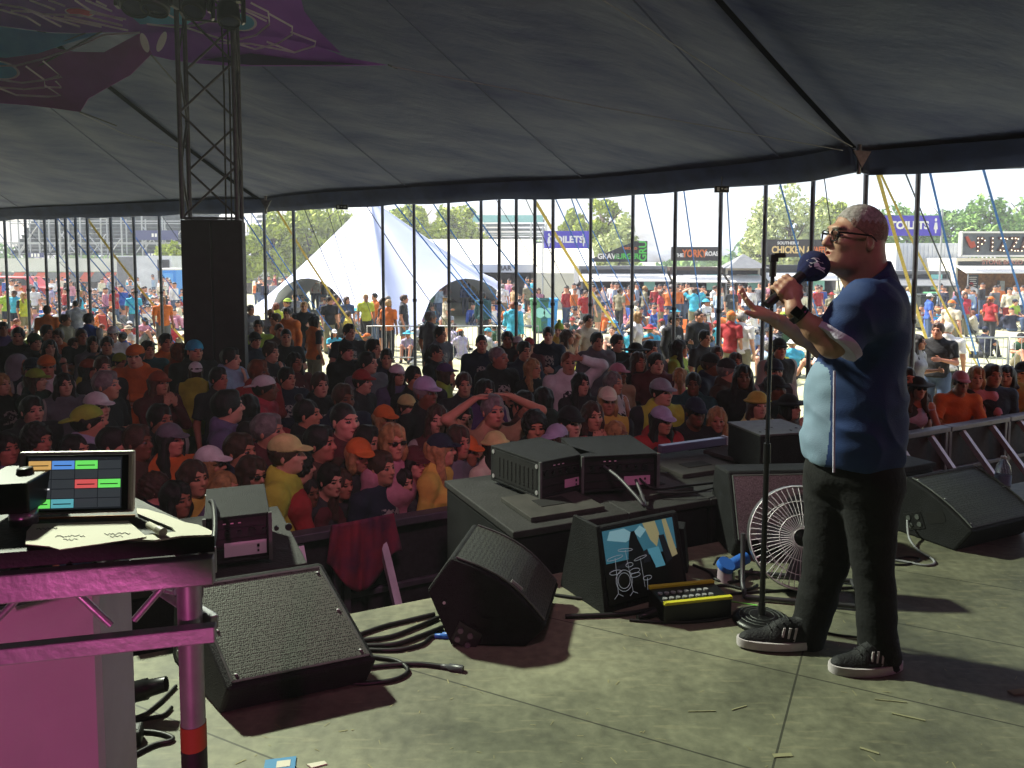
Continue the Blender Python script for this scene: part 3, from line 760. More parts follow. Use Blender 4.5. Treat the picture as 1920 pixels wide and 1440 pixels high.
sg = MB(); sg.box(((xx(1258) + xx(1350)) / 2, -.05, (zz(463) + zz(489)) / 2), (xx(1350) - xx(1258), .12, zz(463) - zz(489))); sgo = sg.build('sign_board', mat('sign_brown', '3a3534', .6, 0, 6, .15), s2)
text('THE', .24, m_lt, sgo, Matrix.Translation((xx(1272), -.13, zz(479))) @ STAND, bold=.01)
text('YORKY', .50, m_orange, sgo, Matrix.Translation((xx(1301), -.13, zz(476))) @ STAND, bold=.016, sx=.72)
text('ROAST', .30, m_lt, sgo, Matrix.Translation((xx(1336), -.13, zz(476))) @ STAND, bold=.012, sx=.85)
s3, w = stall(1360, 1424, Y, 2.5, 'pale cream kiosk with a small grey canopy peak between the two signed stalls', m_cream); g0 = s3.location.x
pk_ = MB(); pk_.add([(-1.0, -1, 2.45), (1.0, -1, 2.45), (1.0, 1, 2.45), (-1.0, 1, 2.45), (0, 0, 3.15)], [(0, 1, 4), (1, 2, 4), (2, 3, 4), (3, 0, 4)]); pk_.build('canopy_peak', m_grey, s3)
s4, w = stall(1428, 1560, Y, 2.6, 'dark chicken stall with cream and orange letters, behind the top of the mic stand', m_dgrey); g0 = s4.location.x
sg = MB(); sg.box(((xx(1427) + xx(1560)) / 2, -.05, (zz(449) + zz(482)) / 2), (xx(1560) - xx(1427), .12, zz(449) - zz(482))); sgo = sg.build('sign_board', MATS['sign_brown'], s4)
text('SOUTHERN', .20, m_lt, sgo, Matrix.Translation((xx(1475), -.13, zz(456))) @ STAND, bold=.006)
text('CHICKEN &', .48, mat('sign_buff', 'e8c884', .5), sgo, Matrix.Translation((xx(1482), -.13, zz(469))) @ STAND, bold=.016, sx=.78)
text('WAFFLES', .40, m_orange, sgo, Matrix.Translation((xx(1536), -.13, zz(469))) @ STAND, bold=.014, sx=.7)
# white container and grey cabin behind the man
ct = empty('container_cabin', (xatY(1745, 41, 1).x, 41, 0), 0, 'long white container roofline between the man on stage and the pizza stall', 'container')
q0, q1 = xatY(1660, 41, 1).x, xatY(1795, 41, 1).x
MB().box((0, 1.2, 1.95), (q1 - q0, 2.4, 3.9 - .3)).build('shell', mat('container_white', 'c9cbcb', .5, 0, 2, .1), ct)
rb = MB()
for i in range(24): rb.box((-(q1 - q0) / 2 + .2 + i * .22, -.02, 1.95), (.06, .05, 3.4))
rb.build('ribs', MATS['container_white'], ct)
s6, w = stall(1655, 1778, 38.5, 2.3, 'plain grey drinks stall with a cyan screen, right of the man on stage', m_grey, awn=m_grey)
# pizza stall
s5, w = stall(1790, 2010, Y, 2.95, 'pizza stall with a big bulb-lit letter sign and warm wooden interior', m_cream, awn=m_lt); g0 = s5.location.x
MB().box((0, 1.6, 1.7), (w - .3, .06, 1.5)).build('warm_back_wall', mat('brick_oven_wall', '9a6a36', .8, 0, 8, .4), s5)  # back wall in a mottled warm brown
x0_, x1_ = xx(1793), xx(2010)
sg = MB(); sg.box(((x0_ + x1_) / 2, -.3, (zz(437) + zz(479)) / 2), (x1_ - x0_, .1, zz(437) - zz(479))); sgo = sg.build('sign_board', mat('zinc_sheet', '5e6266', .5, .3, 4, .2), s5)
fr = MB(); fr.box(((x0_ + x1_) / 2, -.32, zz(436)), (x1_ - x0_, .2, .09)); fr.box(((x0_ + x1_) / 2, -.32, zz(480)), (x1_ - x0_, .2, .09)); fr.box((x0_, -.32, zz(458)), (.09, .2, 1.15)); fr.build('sign_frame', m_lt, sgo)
m_rust = mat('rust_letters', '4a2e26', .6); m_bulb = mat('bulb', 'ffe8c0', .4, emis=1.2)
for i, ch_ in enumerate('PIZZA'):
    lx = xx(1828 + i * 20.5)
    lt = text(ch_, .95, m_rust, sgo, Matrix.Translation((lx, -.42, zz(459))) @ STAND, 'letter', ext=.05, bold=.03, sx=.72)
    bl = MB()
    strokes = {'P': [(-.17, y) for y in (-.3, -.1, .1, .3)] + [(.02, .3), (.16, .2), (.02, .03)], 'I': [(0, y) for y in (-.3, -.1, .1, .3)], 'Z': [(-.14, .3), (.03, .3), (.16, .27), (.07, .1), (-.03, -.08), (-.14, -.27), (.03, -.3), (.17, -.3)], 'A': [(-.18, -.3), (-.11, -.1), (-.05, .1), (0, .3), (.06, .1), (.12, -.1), (.19, -.3), (0, -.1)]}[ch_]
    for (bx, bz) in strokes: bl.lathe([(0, .035), (.035, .0), (0, -.035)], 6, c=(lx + bx, -.49, zz(459) + bz))
    bl.build('bulbs', m_bulb, lt)
aw_ = MB(); p = [(xx(1799), -.4, zz(445)), (xx(1803), -.4, zz(443)), (xx(1810), -.4, zz(454)), (xx(1815), -.4, zz(452)), (xx(1819), -.4, zz(463)), (xx(1810), -.4, zz(466)), (xx(1806), -.4, zz(461))]
aw_.prism(p, (0, -.06, 0)); aw_.build('arrow', mat('arrow_red', 'a8452c', .6), sgo)
text('STONE BAKED', .30, mat('faded_red', 'a06a5c', .6), s5, Matrix.Translation((xx(1865), -.62, zz(492))) @ STAND, bold=.004)

# scaffold grandstands
m_stand = mat('stand_seats', '4c5854', .8, 0, 2, .5, color2='2c3634')
def grandstand(x0, x1, Y, z0, z1, D, label, roofband=True, seatm=None, step=1.7):
    o = empty('grandstand', ((x0 + x1) / 2, Y, 0), 0, label, 'grandstand', 'scaffold grandstands far beyond the field'); w = x1 - x0; h = w / 2
    n = int(w / step)
    for row in range(3):
        yy = D * row / 2; zt = z1 if row == 0 else z1 - (row * .9)
        b_ = MB()
        for i in range(n + 1):
            x = -h + w * i / n; b_.cyl((x, yy, z0), (x, yy, zt), .075, n=5)
        k = 0; z = z0 + .1
        while z < zt:
            b_.box((0, yy, z), (w, .09, .09)); z += 1.9 if row == 0 else 1.9
        for i in range(0, n, 2):
            x = -h + w * i / n; zb = z0 + (i % 3) * .6; b_.cyl((x, yy, zb), (x + step, yy, min(zt, zb + 2.3)), .05, n=5)
            if i % 4 == 0: b_.cyl((x + step, yy, zb), (x, yy, min(zt, zb + 2.3)), .05, n=5)
        b_.build('scaffold_frame', m_steel, o)
    s_ = MB()
    for k in range(12):
        t_ = k / 12; s_.box((0, D * .5 + D * .5 * t_, z0 + 1 + (z1 - z0 - .8) * t_), (w, D / 14, .12))
        s_.box((0, D * .5 + D * .5 * t_ + .2, z0 + 1.2 + (z1 - z0 - .8) * t_), (w, .05, .22))
    s_.build('seat_rows', seatm or m_stand, o)
    st_ = MB()
    for k in range(10): st_.box((-h * .25 + k * .42 + w * .05, -.3, z0 + .3 + k * .42), (.45, .9, .06))
    st_.build('stair', m_steel, o)
    return o
gA = grandstand(xatY(-40, 68, 3).x, xatY(345, 68, 3).x, 68, 2.4, 7.6, 9, 'huge scaffold grandstand at the far left above a white and red band')
w0 = xatY(345, 68, 3).x - xatY(-40, 68, 3).x
MB().box((0, -.6, 2.45), (w0, .2, 1.15)).build('white_band', mat('band_white', 'c4c4ba', .6, 0, .5, .1), gA)
MB().box((0, -.55, 1.4), (w0, .2, .85)).build('dark_band', m_grey, gA)
ck = MB(); 
for i in range(9):
    x = -w0 / 2 + 1 + i * w0 / 9; ck.prism([(x, -.68, 1.0), (x + .9, -.68, 1.0), (x + 1.5, -.68, 1.8), (x + .6, -.68, 1.8)], (0, -.03, 0))
ck.build('red_chevrons', mat('chevron_red', 'c8563e', .6), gA)
MB().box((0, 3, .6), (w0, .1, 1.4)).build('openings_shade_sheet', m_opening_shade, gA)  # one dark sheet stands for shade in the openings below the stand
for i in range(6): MB().box((-w0 / 2 + 2 + i * w0 / 6, -.4, .5), (.6, .5, 1.1)).build('pier', m_grey, gA)
for (pxa, pxb, pya, pyb) in ((252, 334, 432, 450), (52, 82, 474, 483), (272, 300, 474, 483)):
    a_, b_ = P(pxa, pya, 67.2), P(pxb, pyb, 67.2); c = (a_ + b_) / 2 - gA.location
    MB().box((c.x, c.y, c.z), (b_.x - a_.x, .1, a_.z - b_.z)).build('stand_banner', mat('navy_banner', '3f4670', .6), gA)
    lw = MB()
    for k in range(3): lw.box((c.x + (k - 1) * .28, c.y - .07, c.z), (.18, .02, .3))
    lw.build('banner_mark', m_lt, gA)
gB = grandstand(xatY(445, 95, 3).x, xatY(560, 95, 3).x, 95, .5, 9.0, 8, 'scaffold grandstand partly hidden by trees, left of the star tent peak')
gC = grandstand(xatY(880, 100, 3).x, xatY(1025, 100, 3).x, 100, .5, 8.6, 7, 'scaffold grandstand with teal top rows behind the cream marquee')
MB().box((0, -1, 8.2), (9.0, .1, .9)).build('teal_mesh', mat('teal_mesh', '7db2b4', .8), gC)
# cabins under the far-left stand
for (px, wpx, ph, m_, lab, cat) in ((322, 20, 32, mat('toilet_blue', '2f86d0', .5), 'bright blue portable toilet cubicle left of the black cabinets', 'portable toilet'),):
    Yc = 52; x = xatY(px, Yc, 1).x; w_ = wpx / F * Yc * 1.2
    o = empty('portable_toilet', (x, Yc, 0), 0, lab, cat)
    MB().box((0, 0, 1.1), (1.1, 1.1, 2.2)).build('cabin', m_, o, .04); MB().box((0, -.57, 1.05), (.75, .04, 1.85)).build('door', mat('toilet_door', '5da4de', .5), o, .02); MB().box((0, 0, 2.25), (1.15, 1.15, .14)).build('roof', m_lt, o, .05)
    MB().box((0, -.6, 1.5), (.35, .02, .35)).build('notice', m_lt, o)
wh = empty('white_cabin', (xatY(285, 60, 1).x, 60, 0), 0, 'white and grey site cabin under the right end of the far grandstand', 'cabin')
MB().box((0, 0, 1.6), (4.2, 2.4, 3.2)).build('shell', MATS['container_white'], wh); MB().box((-1.4, -1.22, 1.6), (1.3, .05, 3.0)).build('grey_panel', m_grey, wh); MB().box((1.5, -1.22, 1.9), (.9, .05, 2.0)).build('window', m_dgrey, wh)
rc = empty('red_car', (xatY(20, 50, 1).x, 50, 0), 0, 'long red vehicle standing at the far left edge of the field', 'van')
MB().prism([(-2.2, 0, .4), (2.6, 0, .4), (2.6, 0, 1.0), (1.5, 0, 1.15), (.9, 0, 1.75), (-2.0, 0, 1.8), (-2.2, 0, 1.2)], (0, 1.8, 0)).build('body', mat('red_paint', 'b02a24', .3), rc, .06)
MB().prism([(.85, -.02, 1.2), (1.35, -.02, 1.2), (.9, -.02, 1.65), (-1.6, -.02, 1.68), (-1.6, -.02, 1.2)], (0, 1.84, 0)).build('windows', m_dgrey, rc)
for wx in (-1.3, 1.7):
    wl_ = MB().cyl((wx, -.03, .36), (wx, .25, .36), .36, n=18).build('wheel', m_black, rc); MB().cyl((wx, -.05, .36), (wx, -.03, .36), .2, n=12).build('rim', m_steel, wl_)

# trees
def tree_mats():
    out = []
    for nm, c1, c2 in (('foliage_olive', '7c8c26', 'a8b43c'), ('foliage_green', '56783a', '82a850'), ('foliage_pale', '98a468', 'bcc48c')):
        m = mat(nm, c1, .8, 0, .9, .3, color2=c2, detail=3)
        nt = m.node_tree; b = nt.nodes['Principled BSDF']; b.inputs['Transmission Weight'].default_value = 0
        out.append(m)
    return out
TM = tree_mats()
m_bark = mat('bark', '4c4238', .9, 0, 6, .3)
def tree(px, pyt, wpx, Y, mi, seed, label, n=5200, leaf=.34):
    rg = np.random.RandomState(seed)
    base = xatY(px, Y, 0); top = P(px, pyt, Y).z; Rw = wpx / F * Y / 2
    o = empty('tree', (base.x, Y, 0), 0, label, 'tree', 'trees beyond the field')
    tr = MB(); tr.tube([(0, 0, 0), (.15, 0, top * .25), (-.1, .1, top * .5), (.1, 0, top * .8)], [.35, .28, .18, .06], 8)
    for k in range(7):
        a = k * 2.4; z = top * (.25 + .08 * k); rr_ = Rw * .7
        tr.tube([(0, 0, z), (math.cos(a) * rr_ * .5, math.sin(a) * rr_ * .5, z + top * .1), (math.cos(a) * rr_, math.sin(a) * rr_, z + top * .22)], [.14, .09, .03], 5)
    tr.build('trunk', m_bark, o)
    nc = 46; cl = []
    for i in range(nc):
        u = rg.normal(size=3); u /= np.linalg.norm(u); r = rg.uniform(.35, 1) ** .6
        c = np.array([u[0] * Rw * r * .85, u[1] * Rw * r * .6, top * .56 + u[2] * top * .40 * r]); cl.append((c, rg.uniform(.16, .34) * Rw))
    C = np.array([c for c, _ in cl]); S = np.array([s for _, s in cl])
    ii = rg.randint(0, nc, n); d = rg.normal(size=(n, 3)); d /= np.linalg.norm(d, axis=1)[:, None]
    pos = C[ii] + d * S[ii][:, None] * rg.uniform(.5, 1.12, n)[:, None]
    pos = pos[pos[:, 2] > top * .12]; n = len(pos)
    a1 = rg.normal(size=(n, 3)); a1 /= np.linalg.norm(a1, axis=1)[:, None]; a2 = np.cross(a1, rg.normal(size=(n, 3))); a2 /= np.linalg.norm(a2, axis=1)[:, None]
    s = leaf * rg.uniform(.5, 1.3, n)[:, None]
    V = np.stack([pos - a1 * s, pos - a2 * s * .5, pos + a1 * s, pos + a2 * s * .5], 1).reshape(-1, 3)
    me = np_mesh('crown', V, np.arange(4 * n).reshape(n, 4), [TM[mi]], smooth=False)
    obj('crown', me, o)
    return o
TREES = [(585, 384, 170, 78, 0, 'tall yellow-green tree left of the white star tent peak'), (515, 402, 90, 74, 0, 'yellow-green tree close behind the second high corner of the eave'), (648, 392, 120, 82, 0, 'dense yellow-green tree touching the left slope of the star tent'), (322, 455, 60, 62, 0, 'low yellow-green tree beside the black cabinets on the left side'), (465, 440, 60, 66, 0, 'low yellow-green tree just right of the black cabinets'),
         (775, 378, 130, 80, 0, 'broad tree right of the star tent peak'), (858, 384, 110, 84, 0, 'broad tree between the star tent and the far scaffold stand'), (1130, 372, 110, 70, 0, 'leafy tree between the violet banner and the burger sign'), (1158, 410, 95, 66, 2, 'pale leafy tree right behind the burger stall'), (1075, 385, 60, 76, 0, 'narrow tree above the left violet banner'),
         (1480, 352, 165, 70, 2, 'wide pale tree left of the speaking man, above the chicken stall'), (1420, 400, 70, 72, 2, 'small pale bush-like tree at the left of the wide pale tree'), (1560, 370, 110, 74, 0, 'yellow-green tree directly behind the face of the man'), (1700, 388, 120, 76, 1, 'green tree above the right violet banner'), (1775, 382, 110, 80, 1, 'green tree between the violet banner and the pizza sign'), (1850, 366, 130, 70, 1, 'green tree rising above the pizza sign'), (1925, 372, 120, 72, 1, 'green tree at the far right edge above the pizza sign'),
         (740, 392, 80, 90, 1, 'dark green tree far behind the star tent peak'), (1640, 400, 90, 84, 1, 'green tree hidden mostly behind the head of the man')]
for i, (px, pt, w_, Y_, mi_, lab) in enumerate(TREES): tree(px, pt - 4, w_, Y_, mi_, 50 + i, lab, leaf=.30 if mi_ == 0 else .26)
# far hedge line closing the horizon
hb = np.random.RandomState(3); n = 16000
pos = np.stack([hb.uniform(-120, 120, n), hb.uniform(108, 116, n), hb.uniform(0, 1, n) ** .8], 1)
pos[:, 2] *= 4.0 + 1.6 * np.sin(pos[:, 0] * .21) + 1.0 * np.sin(pos[:, 0] * .57)
a1 = hb.normal(size=(n, 3)); a1 /= np.linalg.norm(a1, axis=1)[:, None]; a2 = np.cross(a1, hb.normal(size=(n, 3))); a2 /= np.linalg.norm(a2, axis=1)[:, None]
V = np.stack([pos - a1 * .6, pos - a2 * .4, pos + a1 * .6, pos + a2 * .4], 1).reshape(-1, 3)
tag(obj('distant_hedge', np_mesh('distant_hedge', V, np.arange(4 * n).reshape(n, 4), [TM[1]], smooth=False)), 'green hedge line far beyond the stalls', 'hedge', kind='stuff')

# crowd-control barriers outside
def fence(a, b, n, h, label):
    a, b = Vector(a), Vector(b); d = (b - a); o = empty('crowd_barrier', a, math.atan2(d.y, d.x), label, 'barrier', 'steel crowd barriers out on the grass'); Lw = d.length
    f = MB(); k = 0.03
    f.tube([(0, 0, .15), (0, 0, h), (Lw - .04, 0, h), (Lw - .04, 0, .15)], .022, 6); f.tube([(0, 0, .2), (Lw - .04, 0, .2)], .018, 6); f.build('frame', m_steel, o)
    br = MB()
    for i in range(1, n): br.cyl((Lw * i / n, 0, .2), (Lw * i / n, 0, h), .008, n=5)
    br.build('bars', m_steel, o)
    for x in (.3, Lw - .35): MB().box((x, 0, .05), (.05, .6, .1)).build('foot', m_steel, o)
for i in range(4):
    fence((9.3 + i * 2.32, 17.6 + i * .25, 0), (9.3 + (i + 1) * 2.32, 17.6 + (i + 1) * .25, 0), 15, 1.02, f'bare steel crowd barrier on the grass at right, {["nearest the man on stage", "second from the man on stage", "third from the man on stage", "running out at the right edge"][i]}')
for i in range(3):
    fence((-3.9 + i * 1.55, 20.6, 0), (-3.9 + (i + 1) * 1.55, 20.6, 0), 12, 1.05, f'steel crowd barrier in front of the white star tent, {["left", "middle", "right"][i]} one of three')
# bins
for (px, Y_, c, lab) in ((1733, 34, 'recycle_dark', 'tall dark recycling bin with a round symbol right of the man on stage'), (1752, 36, 'recycle_green', 'green recycling bin with a pale disc beside the dark bin'), (1028, 30, 'recycle_blue', 'blue recycling bin below the left violet banner'), (1012, 30, 'recycle_green', 'green recycling bin beside the blue bin')):
    cc = {'recycle_dark': '2c302e', 'recycle_green': '4f8a62', 'recycle_blue': '2f8fd4'}[c]
    x = xatY(px, Y_, .6).x; o = empty('recycling_bin', (x, Y_, 0), 0, lab, 'bin')
    MB().prism([(-.3, -.3, .05), (.3, -.3, .05), (.36, -.36, 1.25), (-.36, -.36, 1.25)], (0, .68, 0)).build('body', mat(c, cc, .5), o, .03); MB().box((0, -.02, 1.3), (.78, .78, .09)).build('lid', mat(c, cc, .5), o, .03)
    MB().cyl((0, -.36, .8), (0, -.38, .8), .2, n=20).build('symbol', m_lt if c == 'recycle_dark' else m_cyan, o)
# ------------------------------------------------------------------ people: bodies grown as implicit surfaces, facing -Y, 1.75 m tall
HAIRC = {'dark': '15110f', 'brown': '3a2519', 'fair': '9a7748', 'grey': '6e6a66', 'red': '6a3218', 'auburn': '4c2416', 'white': 'b0aca6'}
SKINS = ['b98468', 'a87058', 'c6937a', '96624a', 'ba8062', '6e4630']
CLO = {'black': '17171a', 'charcoal': '2b2c30', 'grey': '606268', 'white': 'd2d0cc', 'navy': '1a2238', 'teal': '1d4a4c', 'green': '1e4a2c', 'lime': '8fae2a', 'yellow': 'cdb23c', 'pale yellow': 'c8c070', 'orange': 'd4641c', 'red': 'a01e22',
       'maroon': '551a22', 'pink': 'c07a8a', 'lilac': 'a098b4', 'lavender': '5c5478', 'light blue': '8aa0b8', 'cyan': '2fa4c4', 'blue': '274fa8', 'tan': 'a8845c', 'beige': 'b0a48c', 'cream': 'd0c8a8', 'dark green': '1c3426', 'hi-vis yellow': 'b8c030', 'crimson': 'b8283c', 'khaki': '7a7458', 'denim': '3c5070', 'purple': '4e3068', 'brown': '4a3024', 'silver': '8d9096', 'rust': '8a3a1c'}
for k_, v_ in CLO.items():
    rgb = [int(v_[i:i + 2], 16) for i in (0, 2, 4)]; g_ = sum(rgb) / 3; CLO[k_] = ''.join('%02x' % int(x * .84 + g_ * .16) for x in rgb)
def cloth_var(c, var):
    name = f'cloth_{c}_{var}'.replace(' ', '_')
    if name in MATS: return MATS[name]
    base = cmat(c, 'cloth')
    if var == 'plain': return base
    m = base.copy(); m.name = name; MATS[name] = m; nt = m.node_tree; N = nt.nodes.new; l = nt.links.new; b = nt.nodes['Principled BSDF']
    old = b.inputs['Base Color'].links[0].from_socket
    t = N('ShaderNodeTexCoord'); sp_ = N('ShaderNodeSeparateXYZ'); l(t.outputs['Object'], sp_.inputs[0])
    def M_(op, a, b2):
        q = N('ShaderNodeMath'); q.operation = op
        for i, x in enumerate((a, b2)):
            if x is None: continue
            if isinstance(x, (int, float)): q.inputs[i].default_value = x
            else: l(x, q.inputs[i])
        return q.outputs[0]
    X, Y, Z = sp_.outputs
    dark = sum(lin(CLO[c])) < .5
    c2 = lin('9a9890' if dark else '2a2a30')
    if var == 'stripes': c2 = tuple(.65 * a + .35 * b_ for a, b_ in zip(lin(CLO[c]), c2)); f = M_('LESS_THAN', M_('PINGPONG', Z, .035), .011)
    elif var == 'sleeves': f = M_('GREATER_THAN', M_('ABSOLUTE', X, None), .185)
    else:
        n = N('ShaderNodeTexNoise'); n.inputs['Scale'].default_value = 28; l(t.outputs['Object'], n.inputs['Vector'])
        f = M_('MULTIPLY', M_('MULTIPLY', M_('LESS_THAN', M_('ABSOLUTE', X, None), .085), M_('LESS_THAN', Y, -.05)), M_('MULTIPLY', M_('GREATER_THAN', n.outputs['Fac'], .5), M_('LESS_THAN', M_('ABSOLUTE', M_('SUBTRACT', Z, 1.27), None), .07)))
    mx_ = N('ShaderNodeMixRGB'); l(f, mx_.inputs['Fac']); l(old, mx_.inputs['Color1']); mx_.inputs['Color2'].default_value = (*c2, 1); l(mx_.outputs[0], b.inputs['Base Color'])
    return m
def cmat(c, kind):
    if kind == 'cloth': return mat('cloth_' + c.replace(' ', '_'), CLO[c], .85, 0, 7, .22, .5, 45)
    if kind == 'hair': return mat('hair_' + c, HAIRC[c], .55, 0, 30, .4, .6, 150)
def skinmat(i): return mat(f'skin_{i}', SKINS[i], .55, 0, 12, .08, .15, 120, spec=.35)
m_eye = mat('eye_dark', '1b1310', .3); m_lip = mat('lips', '8a4a42', .5); m_shoe = mat('shoe_dark', '232326', .6)

def head_prims(s, M, k=1.0, female=False, nose=1.0):
    """M: head frame -> body space"""
    q = M.to_quaternion().to_matrix()
    def pt(x, y, z): return M @ Vector((x * k, y * k, z * k))
    def e(c, r, kk=.02, sub=False, rot=None): s.ell(pt(*c), [a * k for a in r], kk, (q @ rot.to_3x3()) if rot is not None else q, sub=sub)
    def c(a, b, ra, rb, kk=.015): s.cone(pt(*a), pt(*b), ra * k, rb * k, kk)
    e((0, .016, .028), (.074, .094, .092), .03)
    e((0, -.028, -.035), (.058, .066, .085), .03)
    e((0, -.022, -.072), (.052 if not female else .044, .06, .045), .025)
    e((0, -.066, -.098), (.024, .022, .02), .02)
    for sx in (-1, 1):
        e((sx * .040, -.060, -.022), (.022, .024, .022), .02)
        e((sx * .031, -.098, .004), (.017, .014, .011), .012, True)
        e((sx * .077, .012, -.012), (.008, .017, .030), .006, rot=Matrix.Rotation(sx * .3, 4, 'Z'))
    e((0, -.082, .030), (.046, .016, .012), .018)
    c((0, -.088, .012), (0, -.112 * nose, -.026), .009, .013, .012)
    e((0, -.098, -.031), (.018, .012, .009), .01)
    e((0, -.088, -.056), (.022, .012, .006), .008)
    e((0, -.087, -.067), (.019, .012, .007), .008)
    for sx in (-1, 1): e((sx * .031, -.080, .003), (.013, .011, .011), .004)
def head_slots(M, k=1.0, seated=False):
    Mi = M.inverted()
    A = np.array(Mi, dtype=np.float32)
    def f(C):
        H = (C @ A[:3, :3].T + A[:3, 3]) / k
        x, y, z = np.abs(H[:, 0]), H[:, 1], H[:, 2]
        mi = np.zeros(len(C), np.int32); front = y < -.06
        mi[front & (((x - .031) / .017) ** 2 + ((z - .003) / .0075) ** 2 < 1)] = 1
        mi[front & (((x - .032) / .022) ** 2 + ((z - .027) / .0055) ** 2 < 1)] = 2
        mi[front & (y < -.08) & ((x / .022) ** 2 + ((z + .062) / .008) ** 2 < 1)] = 3
        mi[C[:, 2] < .092] = 4
        if seated: mi[(C[:, 2] < .13) & (C[:, 1] > -.4)] = 0
        return mi
    return f

class Pose: pass
V = Vector
def hand(s, w, fw, up, side, curl=.3, spread=0.004, k=1.0):
    """w wrist, fw direction of the fingers, up normal of the back of the hand, side +1 when the thumb lies along cross(fw, up)"""
    fw = fw.normalized(); up = (up - fw * up.dot(fw)).normalized(); lt = fw.cross(up) * side
    s.ell(w + fw * .045 * k, (.046 * k, .038 * k, .015 * k), .012, Matrix((fw, lt, up)).transposed())
    for i in range(4):
        o = (1.5 - i) * (.019 + spread) * k
        L_ = (.040, .045, .041, .032)[i] * k
        a = w + fw * .078 * k + lt * o
        d1 = (fw - up * curl).normalized(); d2 = (fw - up * curl * 2.6).normalized(); d3 = (fw - up * curl * 4.2).normalized()
        b = a + d1 * L_; c = b + d2 * L_ * .62; e = c + d3 * L_ * .45
        s.cone(a, b, .0095 * k, .0085 * k, .006); s.cone(b, c, .0085 * k, .0078 * k, .004); s.cone(c, e, .0078 * k, .0065 * k, .004)
    a = w + fw * .025 * k + lt * .028 * k; b = a + (fw * .7 + lt * .75 - up * .2).normalized() * .042 * k; c = b + (fw * .95 + lt * .25 - up * .25).normalized() * .03 * k
    s.cone(a, b, .013 * k, .0105 * k, .01); s.cone(b, c, .0105 * k, .008 * k, .004)

POSES = {}
def P_(name, **k): POSES[name] = k
le, lw = (.245, .03, 1.13), (.25, -.05, .89)
re_, rw = (-.245, .03, 1.13), (-.25, -.05, .89)
P_('stand', el=(le, re_), wr=(lw, rw), hd=((0, -.15, -1), (0, -.15, -1)), up=((1, .2, 0), (-1, .2, 0)))
P_('crossed', el=((.265, -.03, 1.17), (-.265, -.03, 1.17)), wr=((.03, -.215, 1.21), (-.03, -.185, 1.16)), hd=((-1, .15, .1), (1, .15, 0)), up=((0, -1, .2), (0, -1, .2)))
P_('headhands', el=((.40, -.06, 1.60), (-.40, -.06, 1.60)), wr=((.15, -.01, 1.73), (-.15, -.01, 1.73)), hd=((-1, .3, .25), (1, .3, .25)), up=((0, 0, 1), (0, 0, 1)))
P_('browhand', el=((.36, -.08, 1.60), re_), wr=((.115, -.115, 1.68), rw), hd=((-1, .15, .2), (0, -.15, -1)), up=((0, -1, .6), (-1, .2, 0)))
P_('chin', el=((.22, -.12, 1.13), (-.25, -.02, 1.13)), wr=((.05, -.17, 1.37), (.10, -.20, 1.13)), hd=((-.2, 0, 1), (1, 0, 0)), up=((.3, -1, 0), (0, -1, .2)))
P_('mouth', el=((.22, -.14, 1.18), (-.22, -.14, 1.18)), wr=((.05, -.19, 1.41), (-.05, -.19, 1.41)), hd=((-.25, .1, 1), (.25, .1, 1)), up=((.2, -1, 0), (-.2, -1, 0)))
P_('clap', el=((.27, -.02, 1.14), (-.27, -.02, 1.14)), wr=((.06, -.27, 1.14), (-.06, -.26, 1.12)), hd=((-.6, -.5, .2), (.6, -.5, .2)), up=((.6, -.6, .4), (-.6, -.6, .4)))
P_('cup', el=((.25, -.03, 1.14), re_), wr=((.12, -.27, 1.2), rw), hd=((-.4, -.8, .1), (0, -.15, -1)), up=((.8, -.3, .2), (-1, .2, 0)))
P_('akimbo', el=((.25, -.03, 1.14), (-.40, .08, 1.17)), wr=((.12, -.27, 1.2), (-.21, .0, 1.0)), hd=((-.4, -.8, .1), (.3, -.4, -.8)), up=((.8, -.3, .2), (-1, -.2, 0)))
P_('lean', el=((.27, -.24, 1.12), (-.27, -.24, 1.12)), wr=((.07, -.40, 1.13), (-.05, -.38, 1.12)), hd=((-1, -.4, 0), (1, -.4, 0)), up=((0, 0, 1), (0, 0, 1)), lean=.17)
P_('sit', el=((.25, -.16, .42), (-.25, -.16, .42)), wr=((.13, -.38, .47), (-.10, -.38, .45)), hd=((-.6, -.5, -.3), (.6, -.5, -.3)), up=((0, -.3, 1), (0, -.3, 1)), drop=.83, kn=((.14, -.40, .46), (-.14, -.38, .46)), an=((.12, -.60, .08), (-.12, -.58, .08)), lean=.06)
P_('seat', el=((.25, -.06, .72), (-.25, -.06, .72)), wr=((.12, -.30, .64), (-.12, -.30, .64)), hd=((-.4, -.8, -.1), (.4, -.8, -.1)), up=((0, -.2, 1), (0, -.2, 1)), drop=.45, kn=((.12, -.45, .50), (-.12, -.45, .50)), an=((.12, -.48, .08), (-.12, -.48, .08)))

